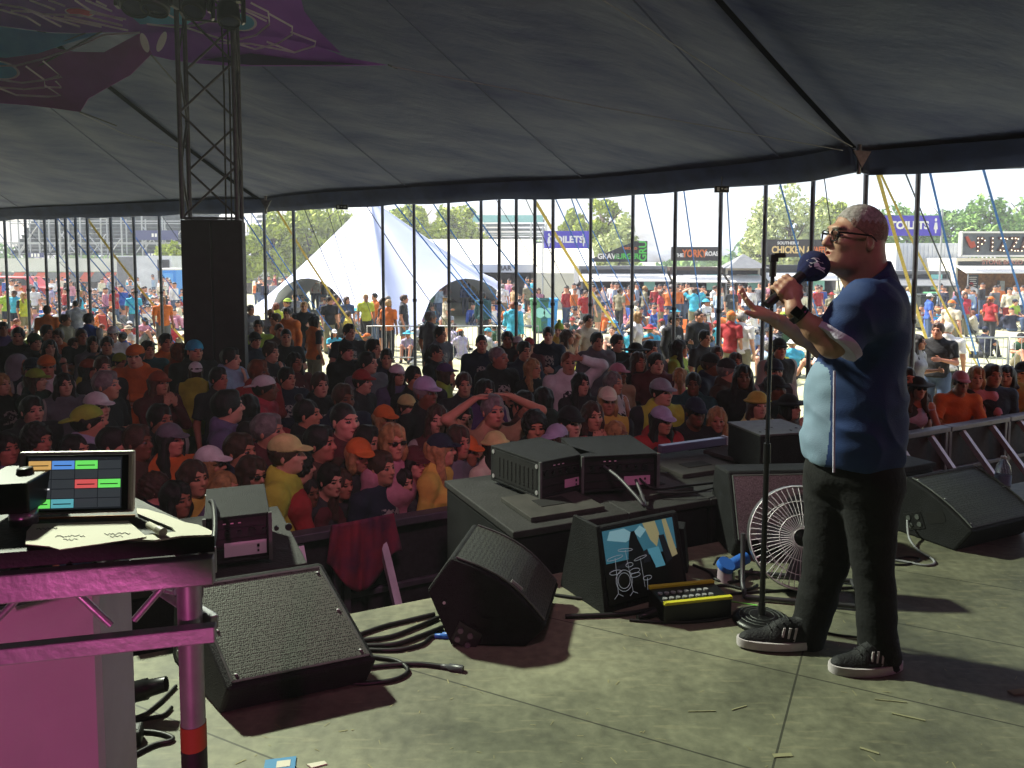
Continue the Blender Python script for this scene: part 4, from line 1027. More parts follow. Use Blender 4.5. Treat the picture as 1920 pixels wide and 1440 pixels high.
def rig(pose, fem, hyaw):
    q = POSES[pose]; dz = -q.get('drop', 0); ln = q.get('lean', 0)
    def T(x, y, z): return V((x, y - ln * max(0, min(1, (z - .9) / .5)), z + dz))
    B = Pose(); B.fem = fem; sw = .17 if fem else .192
    B.T = T
    B.sh = [T(sw, .0, 1.405), T(-sw, .0, 1.405)]
    k = .93 if fem else 1.0
    B.el = [V((e[0] * k, e[1] - 0 * ln, e[2])) for e in q['el']]; B.wr = [V((w[0] * (k if abs(w[0]) > .13 else 1), w[1], w[2])) for w in q['wr']]
    B.hd = [V(h) for h in q['hd']]; B.up = [V(u) for u in q['up']]
    B.hip = [T(.09, 0, .93), T(-.09, 0, .93)]
    B.kn = [V(x) for x in q['kn']] if 'kn' in q else [V((.105, -.02, .50)), V((-.105, .0, .50))]
    B.an = [V(x) for x in q['an']] if 'an' in q else [V((.12, .02, .085)), V((-.11, .03, .085))]
    B.head = Matrix.Translation(T(0, -.025 - ln * .25, 1.625)) @ Matrix.Rotation(hyaw, 4, 'Z') @ Matrix.Rotation(R(-3 if not ln else 2), 4, 'X')
    B.hk = .95 if fem else 1.0
    B.seated = 'drop' in q
    return B
def torso(s, B):
    T = B.T
    if B.fem:
        s.ell(T(0, .005, .95), (.165, .115, .12), .05); s.ell(T(0, 0, 1.1), (.122, .092, .13), .06); s.ell(T(0, 0, 1.27), (.140, .10, .14), .05)
        for sx in (-1, 1): s.ell(T(sx * .062, -.075, 1.26), (.055, .042, .055), .06)
        s.cone(B.sh[0], B.sh[1], .052, .052, .05)
    else:
        s.ell(T(0, .005, .95), (.158, .115, .12), .05); s.ell(T(0, -.012, 1.1), (.148, .112, .14), .06); s.ell(T(0, -.003, 1.28), (.168, .112, .16), .05)
        s.cone(B.sh[0], B.sh[1], .064, .064, .05)
    s.cone(T(.07, .02, 1.43), T(0, .012, 1.5), .05, .05, .04); s.cone(T(-.07, .02, 1.43), T(0, .012, 1.5), .05, .05, .04)
NECK = (1.42, 1.56)
def limbs_arm(s, B, r=(.050, .040, .040, .026), k=.02):
    f = .86 if B.fem else 1
    for i in range(2):
        s.cone(B.sh[i], B.el[i], r[0] * f, r[1] * f, k); s.cone(B.el[i], B.wr[i], r[2] * f, r[3] * f, k)
def limbs_leg(s, B, r=(.088, .06, .058, .042), k=.02, off=0, endf=1.0):
    for i in range(2):
        s.cone(B.hip[i], B.kn[i], r[0] + off, r[1] + off, .03); e = B.kn[i].lerp(B.an[i], endf); s.cone(B.kn[i], e, r[2] + off, (r[2] + (r[3] - r[2]) * endf) + off, k)
def feet(s, B, off=0):
    for i in range(2):
        a = B.an[i]; s.cone(a + V((0, .03, -.035)), a + V((0, -.13, -.05)), .042 + off, .034 + off, .03)
CACHE = {}
def memo(key, fn):
    if key not in CACHE: CACHE[key] = fn()
    return CACHE[key]
HR = .0085
def m_body(pose, fem, hy):
    def mk():
        B = rig(pose, fem, hy); s = SDF(); torso(s, B); limbs_arm(s, B); limbs_leg(s, B); feet(s, B)
        s.cone(B.T(0, .015, 1.42), B.head @ V((0, .005, -.07)), .052 if fem else .06, .05 if fem else .058, .03)
        head_prims(s, B.head, B.hk, fem)
        for i in range(2): hand(s, B.wr[i], B.hd[i], B.up[i], 1, .22, .002, .95 if not fem else .88)
        return sdf_mesh('person', s, HR, [m_eye] * 5, slots=head_slots(B.head, B.hk, B.seated), zbreak=.95 if not B.seated else .25)
    return memo(('b', pose, fem, hy), mk)
fold = waves(5, 7, 30, (1, 1, .35)); fold2 = waves(9, 6, 75)
def m_top(pose, fem, kind):
    def mk():
        B = rig(pose, fem, 0); s = SDF(); T = B.T; f = .86 if fem else 1
        g = {'tee': .014, 'tank': .008, 'jacket': .028, 'dress': .014, 'poncho': .05}[kind] + (.010 if fem and kind != 'tank' else 0)
        t = SDF(); torso(t, B); t = t.grow(g)
        zb = T(0, 0, .90 if kind != 'jacket' else .84).z; cn = ((0, 0, zb), (0, 0, -1))
        nk = [(T(0, -.02, 1.505 if kind != 'tank' else 1.40), (0, -.45, 1))]
        for q in t.p: q = list(q); s.p.append(tuple(q[:6]) + ([cn] + nk,))
        if kind in ('dress',): s.cone(T(0, 0, 1.0), T(0, 0, .62), .14, .2, .05, clip=((0, 0, T(0, 0, .6).z), (0, 0, -1)))
        if not B.seated: s.ell(T(0, 0, .93), (.175 + g, .125 + g, .14), .03, clip=[cn])
        for i in range(2):
            d = (B.el[i] - B.sh[i]).normalized()
            if kind == 'tee': e = B.sh[i].lerp(B.el[i], .72); s.cone(B.sh[i], e + d * .05, .064 * f, .068 * f, .03, clip=(e, d))
            elif kind == 'tank': pass
            elif kind == 'dress': e = B.sh[i].lerp(B.el[i], .5); s.cone(B.sh[i], e + d * .05, .06 * f, .06 * f, .03, clip=(e, d))
            else:
                gg = .016 if kind == 'jacket' else .05
                s.cone(B.sh[i], B.el[i], (.056 + gg) * f, (.048 + gg) * f, .03); d2 = (B.wr[i] - B.el[i]).normalized(); s.cone(B.el[i], B.wr[i], (.046 + gg) * f, (.036 + gg * .6) * f, .02, clip=(B.wr[i] - d2 * .005, d2))
        if kind in ('jacket', 'poncho'):      # collar / lowered hood roll behind the neck
            s.cone(T(.06, .055, 1.49), T(-.06, .055, 1.49), .042, .042, .03); s.cone(T(.07, .03, 1.49), T(.05, -.07, 1.44), .03, .022, .03); s.cone(T(-.07, .03, 1.49), T(-.05, -.07, 1.44), .03, .022, .03)
        amp = {'tee': .011, 'tank': .006, 'jacket': .017, 'dress': .012, 'poncho': .02}[kind]
        return sdf_mesh('shirt', s, .0105, [m_eye], noise=lambda X, Y, Z: amp * fold(X, Y, Z) + .004 * fold2(X, Y, Z))
    return memo(('t', pose, fem, kind), mk)
def m_legs(pose, kind):
    def mk():
        B = rig(pose, False, 0); s = SDF(); T = B.T
        cn = ((0, 0, T(0, 0, 1.03).z), (0, 0, 1))
        s.ell(T(0, .008, .95), (.172, .128, .13), .04, clip=cn)
        if kind == 'shorts':
            for i in range(2):
                d = (B.kn[i] - B.hip[i]).normalized(); e = B.hip[i].lerp(B.kn[i], .85); s.cone(B.hip[i], e + d * .05, .105, .09, .03, clip=(e, d))
        else:
            for i in range(2):
                s.cone(B.hip[i], B.kn[i], .102, .075, .03); d = (B.an[i] - B.kn[i]).normalized(); s.cone(B.kn[i], B.an[i] + d * .02, .075, .066, .02, clip=(B.an[i], d))
        return sdf_mesh('trousers', s, .014, [m_eye], noise=lambda X, Y, Z: .006 * fold(X, Y, Z))
    return memo(('l', pose, kind), mk)
# hair and hats, in head space (front is -Y)
hn = waves(21, 8, 90, (1, 1, .25)); hcurl = waves(22, 9, 170)
def m_hair(style, hat=False):
    def mk():
        s = SDF(); face = lambda k=.012: s.ell((0, -.115, -.035), (.066, .07, .098), k, sub=True)
        if style in ('short', 'buzz', 'curly', 'bob'):
            g = {'short': .014, 'buzz': .004, 'curly': .026, 'bob': .02}[style]
            s.ell((0, .018, .030), (.074 + g, .094 + g, .092 + g), .02, clip=[((0, 0, -.055 if style != 'bob' else -.11), (0, -.25, -1))])
            if style in ('short', 'bob') and not hat: s.ell((0, -.03, .095), (.055, .06, .032), .02)
            if style == 'bob':
                for sx in (-1, 1): s.ell((sx * .066, .0, -.06), (.03, .06, .085), .02)
                s.ell((0, .07, -.05), (.07, .045, .09), .02)
            face()
        elif style in ('long', 'longside'):
            s.ell((0, .020, .028), (.092, .108, .106), .02)
            for sx in (-1, 1):
                s.cone((sx * .072, .0, .0), (sx * .085, .012, -.16), .032, .042, .03); s.cone((sx * .085, .012, -.16), (sx * .095, -.03, -.27), .042, .022, .03)
            s.cone((0, .075, 0), (0, .085, -.26), .075, .06, .03)
            s.ell((0, -.125, -.045), (.062, .085, .108), .012, sub=True)
        elif style == 'pony':
            s.ell((0, .018, .030), (.083, .103, .101), .02, clip=[((0, 0, -.06), (0, -.3, -1))]); s.cone((0, .11, .05), (0, .16, -.03), .03, .034, .02); s.cone((0, .16, -.03), (0, .14, -.20), .034, .012, .02)
            face()
        elif style == 'bun':
            s.ell((0, .018, .030), (.083, .103, .101), .02, clip=[((0, 0, -.06), (0, -.3, -1))]); s.ell((0, .06, .145), (.035, .035, .032), .015); face()
        nzf = (lambda X, Y, Z: .014 * hcurl(X, Y, Z)) if style == 'curly' else (lambda X, Y, Z: (.002 if style == 'buzz' else .016 if style in ('long', 'pony', 'bob') else .009) * hn(X, Y, Z))
        if hat:
            cut = ((0, 0, .045), (0, -.15, 1)); s.p = [tuple(list(q[:6]) + [((q[6] if isinstance(q[6], list) else [q[6]] if q[6] else []) + [cut])]) if q[0] != 's' else q for q in s.p]
        return sdf_mesh('hair', s, .0065, [m_eye], noise=nzf)
    return memo(('h', style, hat), mk)
def m_hat(kind):
    def mk():
        s = SDF(); nf = None
        if kind in ('cap', 'backcap'):
            sg = 1 if kind == 'cap' else -1
            s.ell((0, .014, .040), (.090, .110, .098), .01, clip=[((0, 0, .036), (0, .12 * sg, -1))])
            s.ell((0, -.10 * sg + .014, .040), (.072, .085, .012), .008, Matrix.Rotation(R(10 * sg), 4, 'X'), clip=[((0, .0, 0), (0, 1 * sg, 0))])
            s.ell((0, .014, .138), (.008, .008, .006), .004)
        elif kind in ('bucket', 'sunhat'):
            r = (.125, .135) if kind == 'bucket' else (.185, .195)
            s.ell((0, .014, .035), (.094, .112, .100), .02, clip=[((0, 0, .03), (0, 0, -1))])
            s.ell((0, .014, .040), (r[0], r[1], .020), .02, clip=[])
            nf = lambda X, Y, Z: .004 * fold(X, Y, Z)
        elif kind in ('beanie', 'bobble'):
            s.ell((0, .018, .040), (.092, .112, .105), .01, clip=[((0, 0, .02), (0, .1, -1))]); s.ell((0, .016, .035), (.096, .115, .022), .006)
            if kind == 'bobble': s.ell((0, .02, .165), (.036, .036, .034), .01)
            nf = lambda X, Y, Z: .003 * hcurl(X, Y, Z)
        elif kind == 'hood':
            s.ell((0, .03, .02), (.112, .128, .135), .02); s.cone((0, .06, -.05), (0, .05, -.16), .105, .11, .04); s.ell((0, -.13, -.01), (.070, .1, .112), .02, sub=True); nf = lambda X, Y, Z: .005 * fold(X, Y, Z)
        return sdf_mesh('cap', s, .0065, [m_eye], noise=nf)
    return memo(('c', kind), mk)
def m_shades():
    def mk():
        s = SDF()
        for sx in (-1, 1): s.ell((sx * .032, -.100, .004), (.025, .009, .018), .004); s.cone((sx * .058, -.092, .010), (sx * .080, .01, .006), .004, .004, .004)
        s.cone((-.02, -.106, .010), (.02, -.106, .010), .004, .004, .004)
        return sdf_mesh('sunglasses', s, .004, [m_eye])
    return memo('sh', mk)
def child(name, me, root, m, M=None):
    o = bpy.data.objects.new(name, me); COL.objects.link(o); o.parent = root
    if M is not None: o.matrix_parent_inverse = Matrix.Identity(4); o.matrix_local = M
    for i, mm in enumerate(m if isinstance(m, (list, tuple)) else [m]):
        if i < len(me.materials): o.material_slots[i].link = 'OBJECT'; o.material_slots[i].material = mm
    return o
pr = random.Random(11)
USED_LABELS = set()
HATW = {'cap': 'cap', 'backcap': 'backwards cap', 'bucket': 'bucket hat', 'sunhat': 'wide hat', 'beanie': 'beanie', 'bobble': 'bobble hat', 'hood': 'hood up'}
HW = {'short': 'short {c} hair', 'buzz': 'cropped {c} hair', 'curly': 'curly {c} hair', 'bob': '{c} bob', 'long': 'long {c} hair', 'pony': '{c} ponytail', 'bun': '{c} bun'}
TW = {'tee': 'T-shirt', 'tank': 'tank top', 'jacket': 'jacket', 'dress': 'dress', 'poncho': 'poncho'}
PW = {'stand': '', 'crossed': 'arms folded', 'headhands': 'both hands on head', 'browhand': 'one hand on brow', 'chin': 'hand at chin', 'mouth': 'hands at mouth', 'clap': 'hands together', 'cup': 'holding a drink', 'akimbo': 'hand on hip', 'lean': 'leaning on the barrier', 'sit': 'sitting', 'seat': 'sitting on a chair'}
def person(px, py, h, turn, pose, sex, hair, hairc, hat, hatc, top, topc, shades=False, skin=None, legs=None, place='', group='people standing under the tent roof', face_to=(1.3, 2.9), hy=None, ground=None):
    fem = sex == 'f'; hy_ = hy if hy is not None else pr.choice((0, 0, .35, -.3)) if pose in ('stand', 'crossed') else 0
    B = memo(('rig', pose, fem, hy_), lambda: rig(pose, fem, hy_))
    sc = h / 1.75; hz = (B.head.translation.z + .12) * sc
    g = G(px, py, hz); lx = Vector((face_to[0] - g.x, face_to[1] - g.y)); th = math.atan2(lx.x, -lx.y) + R(turn)
    off = Matrix.Rotation(th, 4, 'Z') @ (B.head.translation * sc)
    hatd = f'{hatc} {HATW[hat]}' if hat else HW[hair].format(c=hairc)
    hatd = hatd.replace('hood up hood', 'hood')
    desc = f'{topc} {TW[top]}, {hatd}'
    if shades: desc += ', sunglasses'
    act = PW[pose]
    cand = [f'person in {desc}' + (f', {act}' if act else '') + (f', {place}' if place else '')]
    root = empty('person', (g.x - off.x, g.y - off.y, 0), th, None, 'person', group)
    wv = pr.uniform(.94, 1.09); root.scale = (sc * wv, sc * wv, sc)
    sk = skin if skin is not None else pr.choice((0, 0, 1, 1, 2, 2, 4, 3, 0, 2, 5) if True else ())
    hm = cmat(hairc, 'hair')
    child('body', m_body(pose, fem, hy_), root, [skinmat(sk), m_eye, hm, m_lip, m_shoe])
    child('shirt', m_top(pose, fem, top), root, cloth_var(topc, pr.choice(('plain', 'plain', 'plain', 'plain', 'sleeves', 'print', 'print', 'print'))))
    lk = legs or pr.choice(['trousers:denim', 'trousers:black', 'trousers:charcoal', 'shorts:khaki', 'shorts:navy'])
    if top != 'dress': child(lk.split(':')[0], m_legs(pose, lk.split(':')[0]), root, cmat(lk.split(':')[1], 'cloth'))
    HM = B.head @ Matrix.Scale(B.hk, 4)
    if hair and not (hat == 'hood'): 
        hs = hair if not (hat and hair in ('curly', 'bun')) else 'short'
        child('hair', m_hair(hs, bool(hat)), root, hm, HM)
    if hat: child('hood' if hat == 'hood' else 'hat' if hat in ('bucket', 'sunhat', 'beanie', 'bobble') else 'cap', m_hat(hat), root, cmat(hatc, 'cloth'), HM)
    if shades: child('sunglasses', m_shades(), root, m_eye, HM)
    root['_px'] = px; root['_base'] = cand[0]
    return root
# every person of the audience: x y(head top) height turn pose sex hair:colour hat:colour top:colour [extra]
CROWD = """
33 615 1.82 0 stand m short:dark - jacket:black
65 627 1.72 10 chin m short:dark beanie:green jacket:charcoal
88 610 1.80 20 cup m short:dark - tee:black
93 637 1.68 0 stand f long:dark - tank:black
108 619 1.72 -20 chin m short:brown - jacket:orange
139 634 1.60 0 crossed m short:brown - tee:silver
153 617 1.74 0 crossed m buzz:brown - tee:black
174 631 1.70 0 chin f bob:dark - jacket:grey
200 632 1.74 -10 crossed m short:dark - tee:charcoal
211 613 1.76 0 stand m short:brown cap:white tee:white
277 640 1.72 0 clap m short:dark - jacket:teal
311 626 1.78 0 crossed m short:dark - tee:orange
336 644 1.70 40 stand f bob:red - tee:rust
365 640 1.80 10 stand m buzz:dark beanie:cyan jacket:black
5 604 1.74 0 stand m short:dark - tee:purple
36 667 1.72 40 clap f - hood:silver jacket:silver
60 673 1.70 0 stand m short:dark cap:navy jacket:navy
87 668 1.78 -10 crossed m short:grey cap:orange jacket:white
68 692 1.68 30 clap f long:brown cap:lime jacket:dark_green
168 674 1.70 20 stand f long:dark cap:rust jacket:hi-vis_yellow
193 669 1.76 0 stand m short:brown - jacket:charcoal
226 664 1.55 40 stand m short:dark beanie:lime jacket:pale_yellow
253 648 1.84 -50 crossed m short:dark cap:orange jacket:orange
298 697 1.70 20 mouth f long:auburn cap:rust jacket:maroon
199 697 1.82 30 crossed m short:grey - tee:black
366 679 1.62 150 stand f bob:brown backcap:white jacket:hi-vis_yellow
432 654 1.78 40 chin m short:dark - poncho:light_blue
182 738 1.70 40 stand m short:brown cap:white tee:black
166 762 1.72 70 stand m short:dark backcap:lime jacket:lilac
2 700 1.66 20 stand f long:fair - jacket:black
70 797 1.66 10 stand m curly:dark - tee:charcoal
213 803 1.66 30 stand m short:dark - tee:maroon
259 799 1.68 15 stand m short:brown - tee:brown
320 795 1.66 0 stand f long:dark cap:grey tee:orange
8 812 1.62 0 stand f long:dark - jacket:lavender
484 600 1.76 10 stand m short:dark - tee:lime
478 624 1.72 30 stand m short:dark cap:black jacket:navy
508 643 1.78 40 chin m short:brown - tee:charcoal
536 617 1.80 10 crossed m buzz:dark - tee:black
524 607 1.74 10 stand m buzz:brown - tee:brown
553 661 1.70 20 clap f long:dark - tee:maroon
485 676 1.78 10 crossed m short:red - jacket:red
497 706 1.70 60 clap m short:dark backcap:white jacket:crimson
427 733 1.82 50 stand m short:dark - jacket:lavender
465 741 1.68 150 stand f bob:dark - jacket:black
467 793 1.58 20 stand m short:dark - tee:crimson
502 778 1.72 10 stand m short:grey - tee:maroon
576 750 1.72 50 clap m bun:dark - jacket:black
655 608 1.80 0 crossed m short:dark - tee:charcoal
650 640 1.78 30 stand m short:dark cap:black jacket:black
690 661 1.76 20 stand m short:dark - jacket:grey
680 695 1.70 40 stand m short:dark cap:red tee:charcoal
644 722 1.76 0 stand m short:brown - jacket:navy
646 757 1.80 0 stand m buzz:dark - tee:maroon
700 637 1.78 30 chin m short:dark - jacket:charcoal
745 684 1.66 0 stand f long:dark cap:white tee:lavender
776 688 1.72 10 stand m short:dark - tee:black
764 742 1.55 20 stand m short:brown cap:pale_yellow tee:navy
799 709 1.84 20 stand m short:grey cap:lilac tee:black
836 682 1.66 70 clap f bob:brown cap:purple tee:lime
825 613 1.76 20 stand m short:dark - tee:grey
817 646 1.70 60 chin f pony:dark - jacket:black
903 628 1.80 0 stand m buzz:dark - jacket:navy
935 651 1.82 30 crossed m buzz:grey - jacket:black
951 622 1.74 0 stand m short:dark - tee:charcoal
983 641 1.76 20 chin m short:dark - tee:navy
1000 672 1.68 20 stand f long:fair - tee:black
910 713 1.68 0 mouth f bob:dark - tee:purple
925 742 1.76 0 headhands m short:grey - tee:tan
971 631 1.66 0 stand f bob:brown bucket:white tee:white
992 634 1.66 0 stand m short:red cap:red tee:maroon
722 761 1.66 20 stand f long:fair cap:orange jacket:brown
737 797 1.70 10 stand f bob:fair - tee:pink shades
828 814 1.62 30 stand f long:fair cap:navy jacket:yellow
1028 614 1.80 0 clap m short:dark - jacket:navy
1048 607 1.70 0 stand m short:brown bobble:lime jacket:yellow
1065 618 1.72 60 browhand f long:brown - tee:tan
1103 590 1.78 40 stand m short:dark - tee:beige
1120 624 1.80 20 stand m short:dark - jacket:grey
1158 628 1.74 0 stand m short:dark - tee:black
1192 644 1.74 0 stand m short:dark sunhat:black jacket:charcoal
1066 660 1.80 0 browhand m buzz:red - jacket:white
1198 660 1.72 20 chin f long:brown - jacket:black
1231 663 1.72 0 stand m short:dark - jacket:maroon
1160 682 1.66 20 stand f long:fair cap:pink tee:tan
1152 697 1.70 40 chin f long:grey - tee:white
1140 727 1.72 0 stand f bob:fair cap:cream tee:yellow
1019 727 1.66 170 stand f bob:dark - jacket:dark_green
1070 765 1.68 30 stand m short:dark cap:black tee:crimson
1042 797 1.64 -60 stand f bob:brown cap:lilac tee:black
1003 774 1.66 -30 stand m curly:dark - jacket:black
1112 754 1.68 10 mouth f long:brown - tee:black
1156 790 1.62 30 lean f pony:fair - tee:lavender
1241 712 1.72 10 stand m short:dark cap:silver jacket:hi-vis_yellow
1240 763 1.68 20 lean f long:dark cap:lilac jacket:red
1275 637 1.72 60 stand f long:dark - tee:lime
1275 689 1.66 170 stand f pony:fair - tank:pink
1305 748 1.74 20 lean m short:dark cap:navy tee:black
1264 588 1.78 60 cup m short:dark cap:black jacket:black
1311 582 1.80 40 cup m buzz:dark - jacket:black
1345 764 1.64 0 lean f long:fair - tank:yellow
1322 620 1.74 30 stand m short:dark - tee:charcoal
1334 664 1.76 60 stand m short:brown cap:black jacket:navy
1366 674 1.76 70 stand m short:grey cap:charcoal jacket:brown
1394 684 1.76 0 stand f long:dark - tee:black
1345 650 1.66 10 stand m short:brown - tee:hi-vis_yellow
1422 735 1.70 30 stand f long:brown bucket:yellow tee:pale_yellow
1462 636 1.82 30 stand m short:dark cap:black jacket:black
1452 675 1.76 30 stand m short:dark cap:navy tee:charcoal
1455 706 1.72 40 stand m short:dark cap:black jacket:charcoal
1482 740 1.66 50 mouth f bob:dark sunhat:black tee:brown
1380 662 1.66 0 stand f bob:brown - tee:grey
1722 627 1.70 70 cup f long:dark - tee:silver
1759 606 1.80 -10 akimbo m short:brown - tee:black
1722 707 1.64 20 lean f long:brown sunhat:black tank:lilac shades
1803 698 1.70 20 lean m short:brown cap:pink tee:orange
1832 688 1.68 10 lean f bob:fair - tee:pink
1862 684 1.68 20 stand m short:brown - tee:navy
1888 685 1.68 0 lean f long:dark - poncho:yellow
1920 680 1.72 -20 lean m short:dark cap:black tee:red
1700 690 1.70 20 stand m short:dark - tee:charcoal
395 838 1.62 20 stand f bob:fair cap:white tee:hi-vis_yellow shades
363 864 1.60 0 stand f long:brown - tee:yellow
293 889 1.42 20 stand m curly:brown - tee:navy
470 857 1.60 0 lean f bob:brown - tee:pink shades
538 818 1.74 30 stand m short:brown cap:pale_yellow jacket:hi-vis_yellow
558 845 1.64 70 lean f curly:dark - jacket:red
672 823 1.62 -10 lean f bob:fair cap:orange jacket:charcoal
778 838 1.60 0 lean f long:dark cap:maroon tank:black
874 817 1.62 30 lean f long:dark cap:orange tee:black
931 810 1.64 10 stand f long:dark bucket:pale_yellow jacket:cream
600 800 1.70 10 stand m short:dark - tee:brown
538 690 1.66 0 stand m short:dark - jacket:navy
1090 700 1.66 0 stand f long:dark - tee:charcoal
870 760 1.62 0 stand m short:dark - tee:grey
60 745 1.66 10 stand m short:dark - jacket:charcoal
300 760 1.70 10 stand m short:dark - jacket:black
120 700 1.68 0 stand f long:dark - jacket:grey
725 655 1.70 0 stand m short:dark - tee:navy
870 700 1.68 0 stand m short:brown - tee:charcoal
1300 700 1.66 0 stand m short:dark - jacket:teal
420 885 1.60 10 lean f long:fair - tee:lavender
620 872 1.62 0 lean m short:dark - tee:charcoal
715 848 1.64 10 stand m short:brown - tee:navy
330 905 1.55 10 stand f bob:dark - tee:rust
450 815 1.66 15 stand m short:brown - jacket:navy
580 895 1.58 0 lean f pony:dark - tee:brown
820 760 1.68 0 stand f long:brown - tee:maroon
985 735 1.68 15 stand m short:dark - tee:brown
140 815 1.64 10 stand f pony:dark - tee:purple
410 690 1.68 10 stand m short:dark - tee:charcoal
600 700 1.70 20 stand m short:brown - jacket:black
1220 640 1.72 15 stand m short:dark - tee:grey
520 880 1.60 10 lean m short:dark - jacket:black
640 880 1.60 0 lean f long:brown - tee:maroon
750 878 1.58 5 lean f bob:dark - tee:navy
812 868 1.60 10 lean m short:brown - tee:charcoal
850 872 1.60 0 lean f long:dark - tee:brown
690 800 1.66 10 stand m short:dark - jacket:charcoal
860 800 1.66 10 stand f bob:brown - tee:grey
"""
PLACES = [(0, 150, 'far left of the crowd'), (150, 260, 'left crowd above the tablet'), (260, 345, 'beside the black cabinets on their left'), (345, 470, 'in front of the black cabinets'), (470, 600, 'just right of the black cabinets'), (600, 720, 'below the star tent left slope'), (720, 850, 'mid crowd below the star tent'), (850, 980, 'mid crowd left of centre racks'), (980, 1110, 'behind the amplifier racks'), (1110, 1260, 'right of the amplifier racks'), (1260, 1400, 'left of the mic stand'), (1400, 1500, 'behind the mic stand'), (1680, 1800, 'just right of the speaking man'), (1800, 1999, 'at the right end of the barrier')]
def row_word(py):
    return 'front row' if py > 790 else 'second row' if py > 740 else 'middle rows' if py > 680 else 'back rows'
folk = []
def bar_gap(g):      # distance of a point behind the crowd barrier
    d = (BARB - BARA).normalized(); n_ = Vector((-d.y, d.x, 0)); return (Vector((g.x, g.y, 0)) - BARA).dot(n_)
for ln in CROWD.strip().splitlines():
    f = ln.split(); px, py, h, turn, pose, sex = int(f[0]), int(f[1]), float(f[2]), float(f[3]), f[4], f[5]
    need = .34 if pose == 'lean' else .27
    while h > 1.2 and bar_gap(G(px, py, h)) < need: h -= .01
    hair, hc = (f[6].split(':') + ['dark'])[:2] if f[6] != '-' else ('short', 'dark')
    hat, hatc = f[7].split(':') if f[7] != '-' else (None, None)
    top, tcl = f[8].split(':'); u = lambda s_: s_.replace('_', ' ') if s_ else s_
    ex = f[9] if len(f) > 9 else ''
    pl = next((w for a, b_, w in PLACES if a <= px < b_), 'in the crowd')
    ft = (1.3, 2.9) if px < 1600 else (2.0, 3.2)
    r = person(px, py, h, turn + pr.uniform(-8, 8), pose, sex, hair, hc, hat, u(hatc), top, u(tcl), 'shades' in ex, place=pl, face_to=ft)
    r['_row'] = row_word(py) if px < 1600 else ('front row' if py > 660 else 'on the grass'); folk.append(r)
def settle_labels(lst):
    from collections import Counter
    c = Counter(r['_base'] for r in lst)
    for r in lst:
        b_ = r['_base'] if c[r['_base']] == 1 else r['_base'] + ', ' + r['_row']
        w = b_.split()
        if len(w) > 16:
            b_ = b_.replace('person in ', '').replace(' of the crowd', ' crowd').replace('just right of the', 'right of').replace('on their left', 'left'); w = b_.split()
        if len(w) > 16: b_ = ' '.join(w[:16])
        r['label'] = b_
    seen = {}
    for r in lst:
        if r['label'] in seen: print('DUP', r['label'])
        seen[r['label']] = 1
        for k in ('_px', '_base', '_row'):
            if k in r: del r[k]
settle_labels(folk)
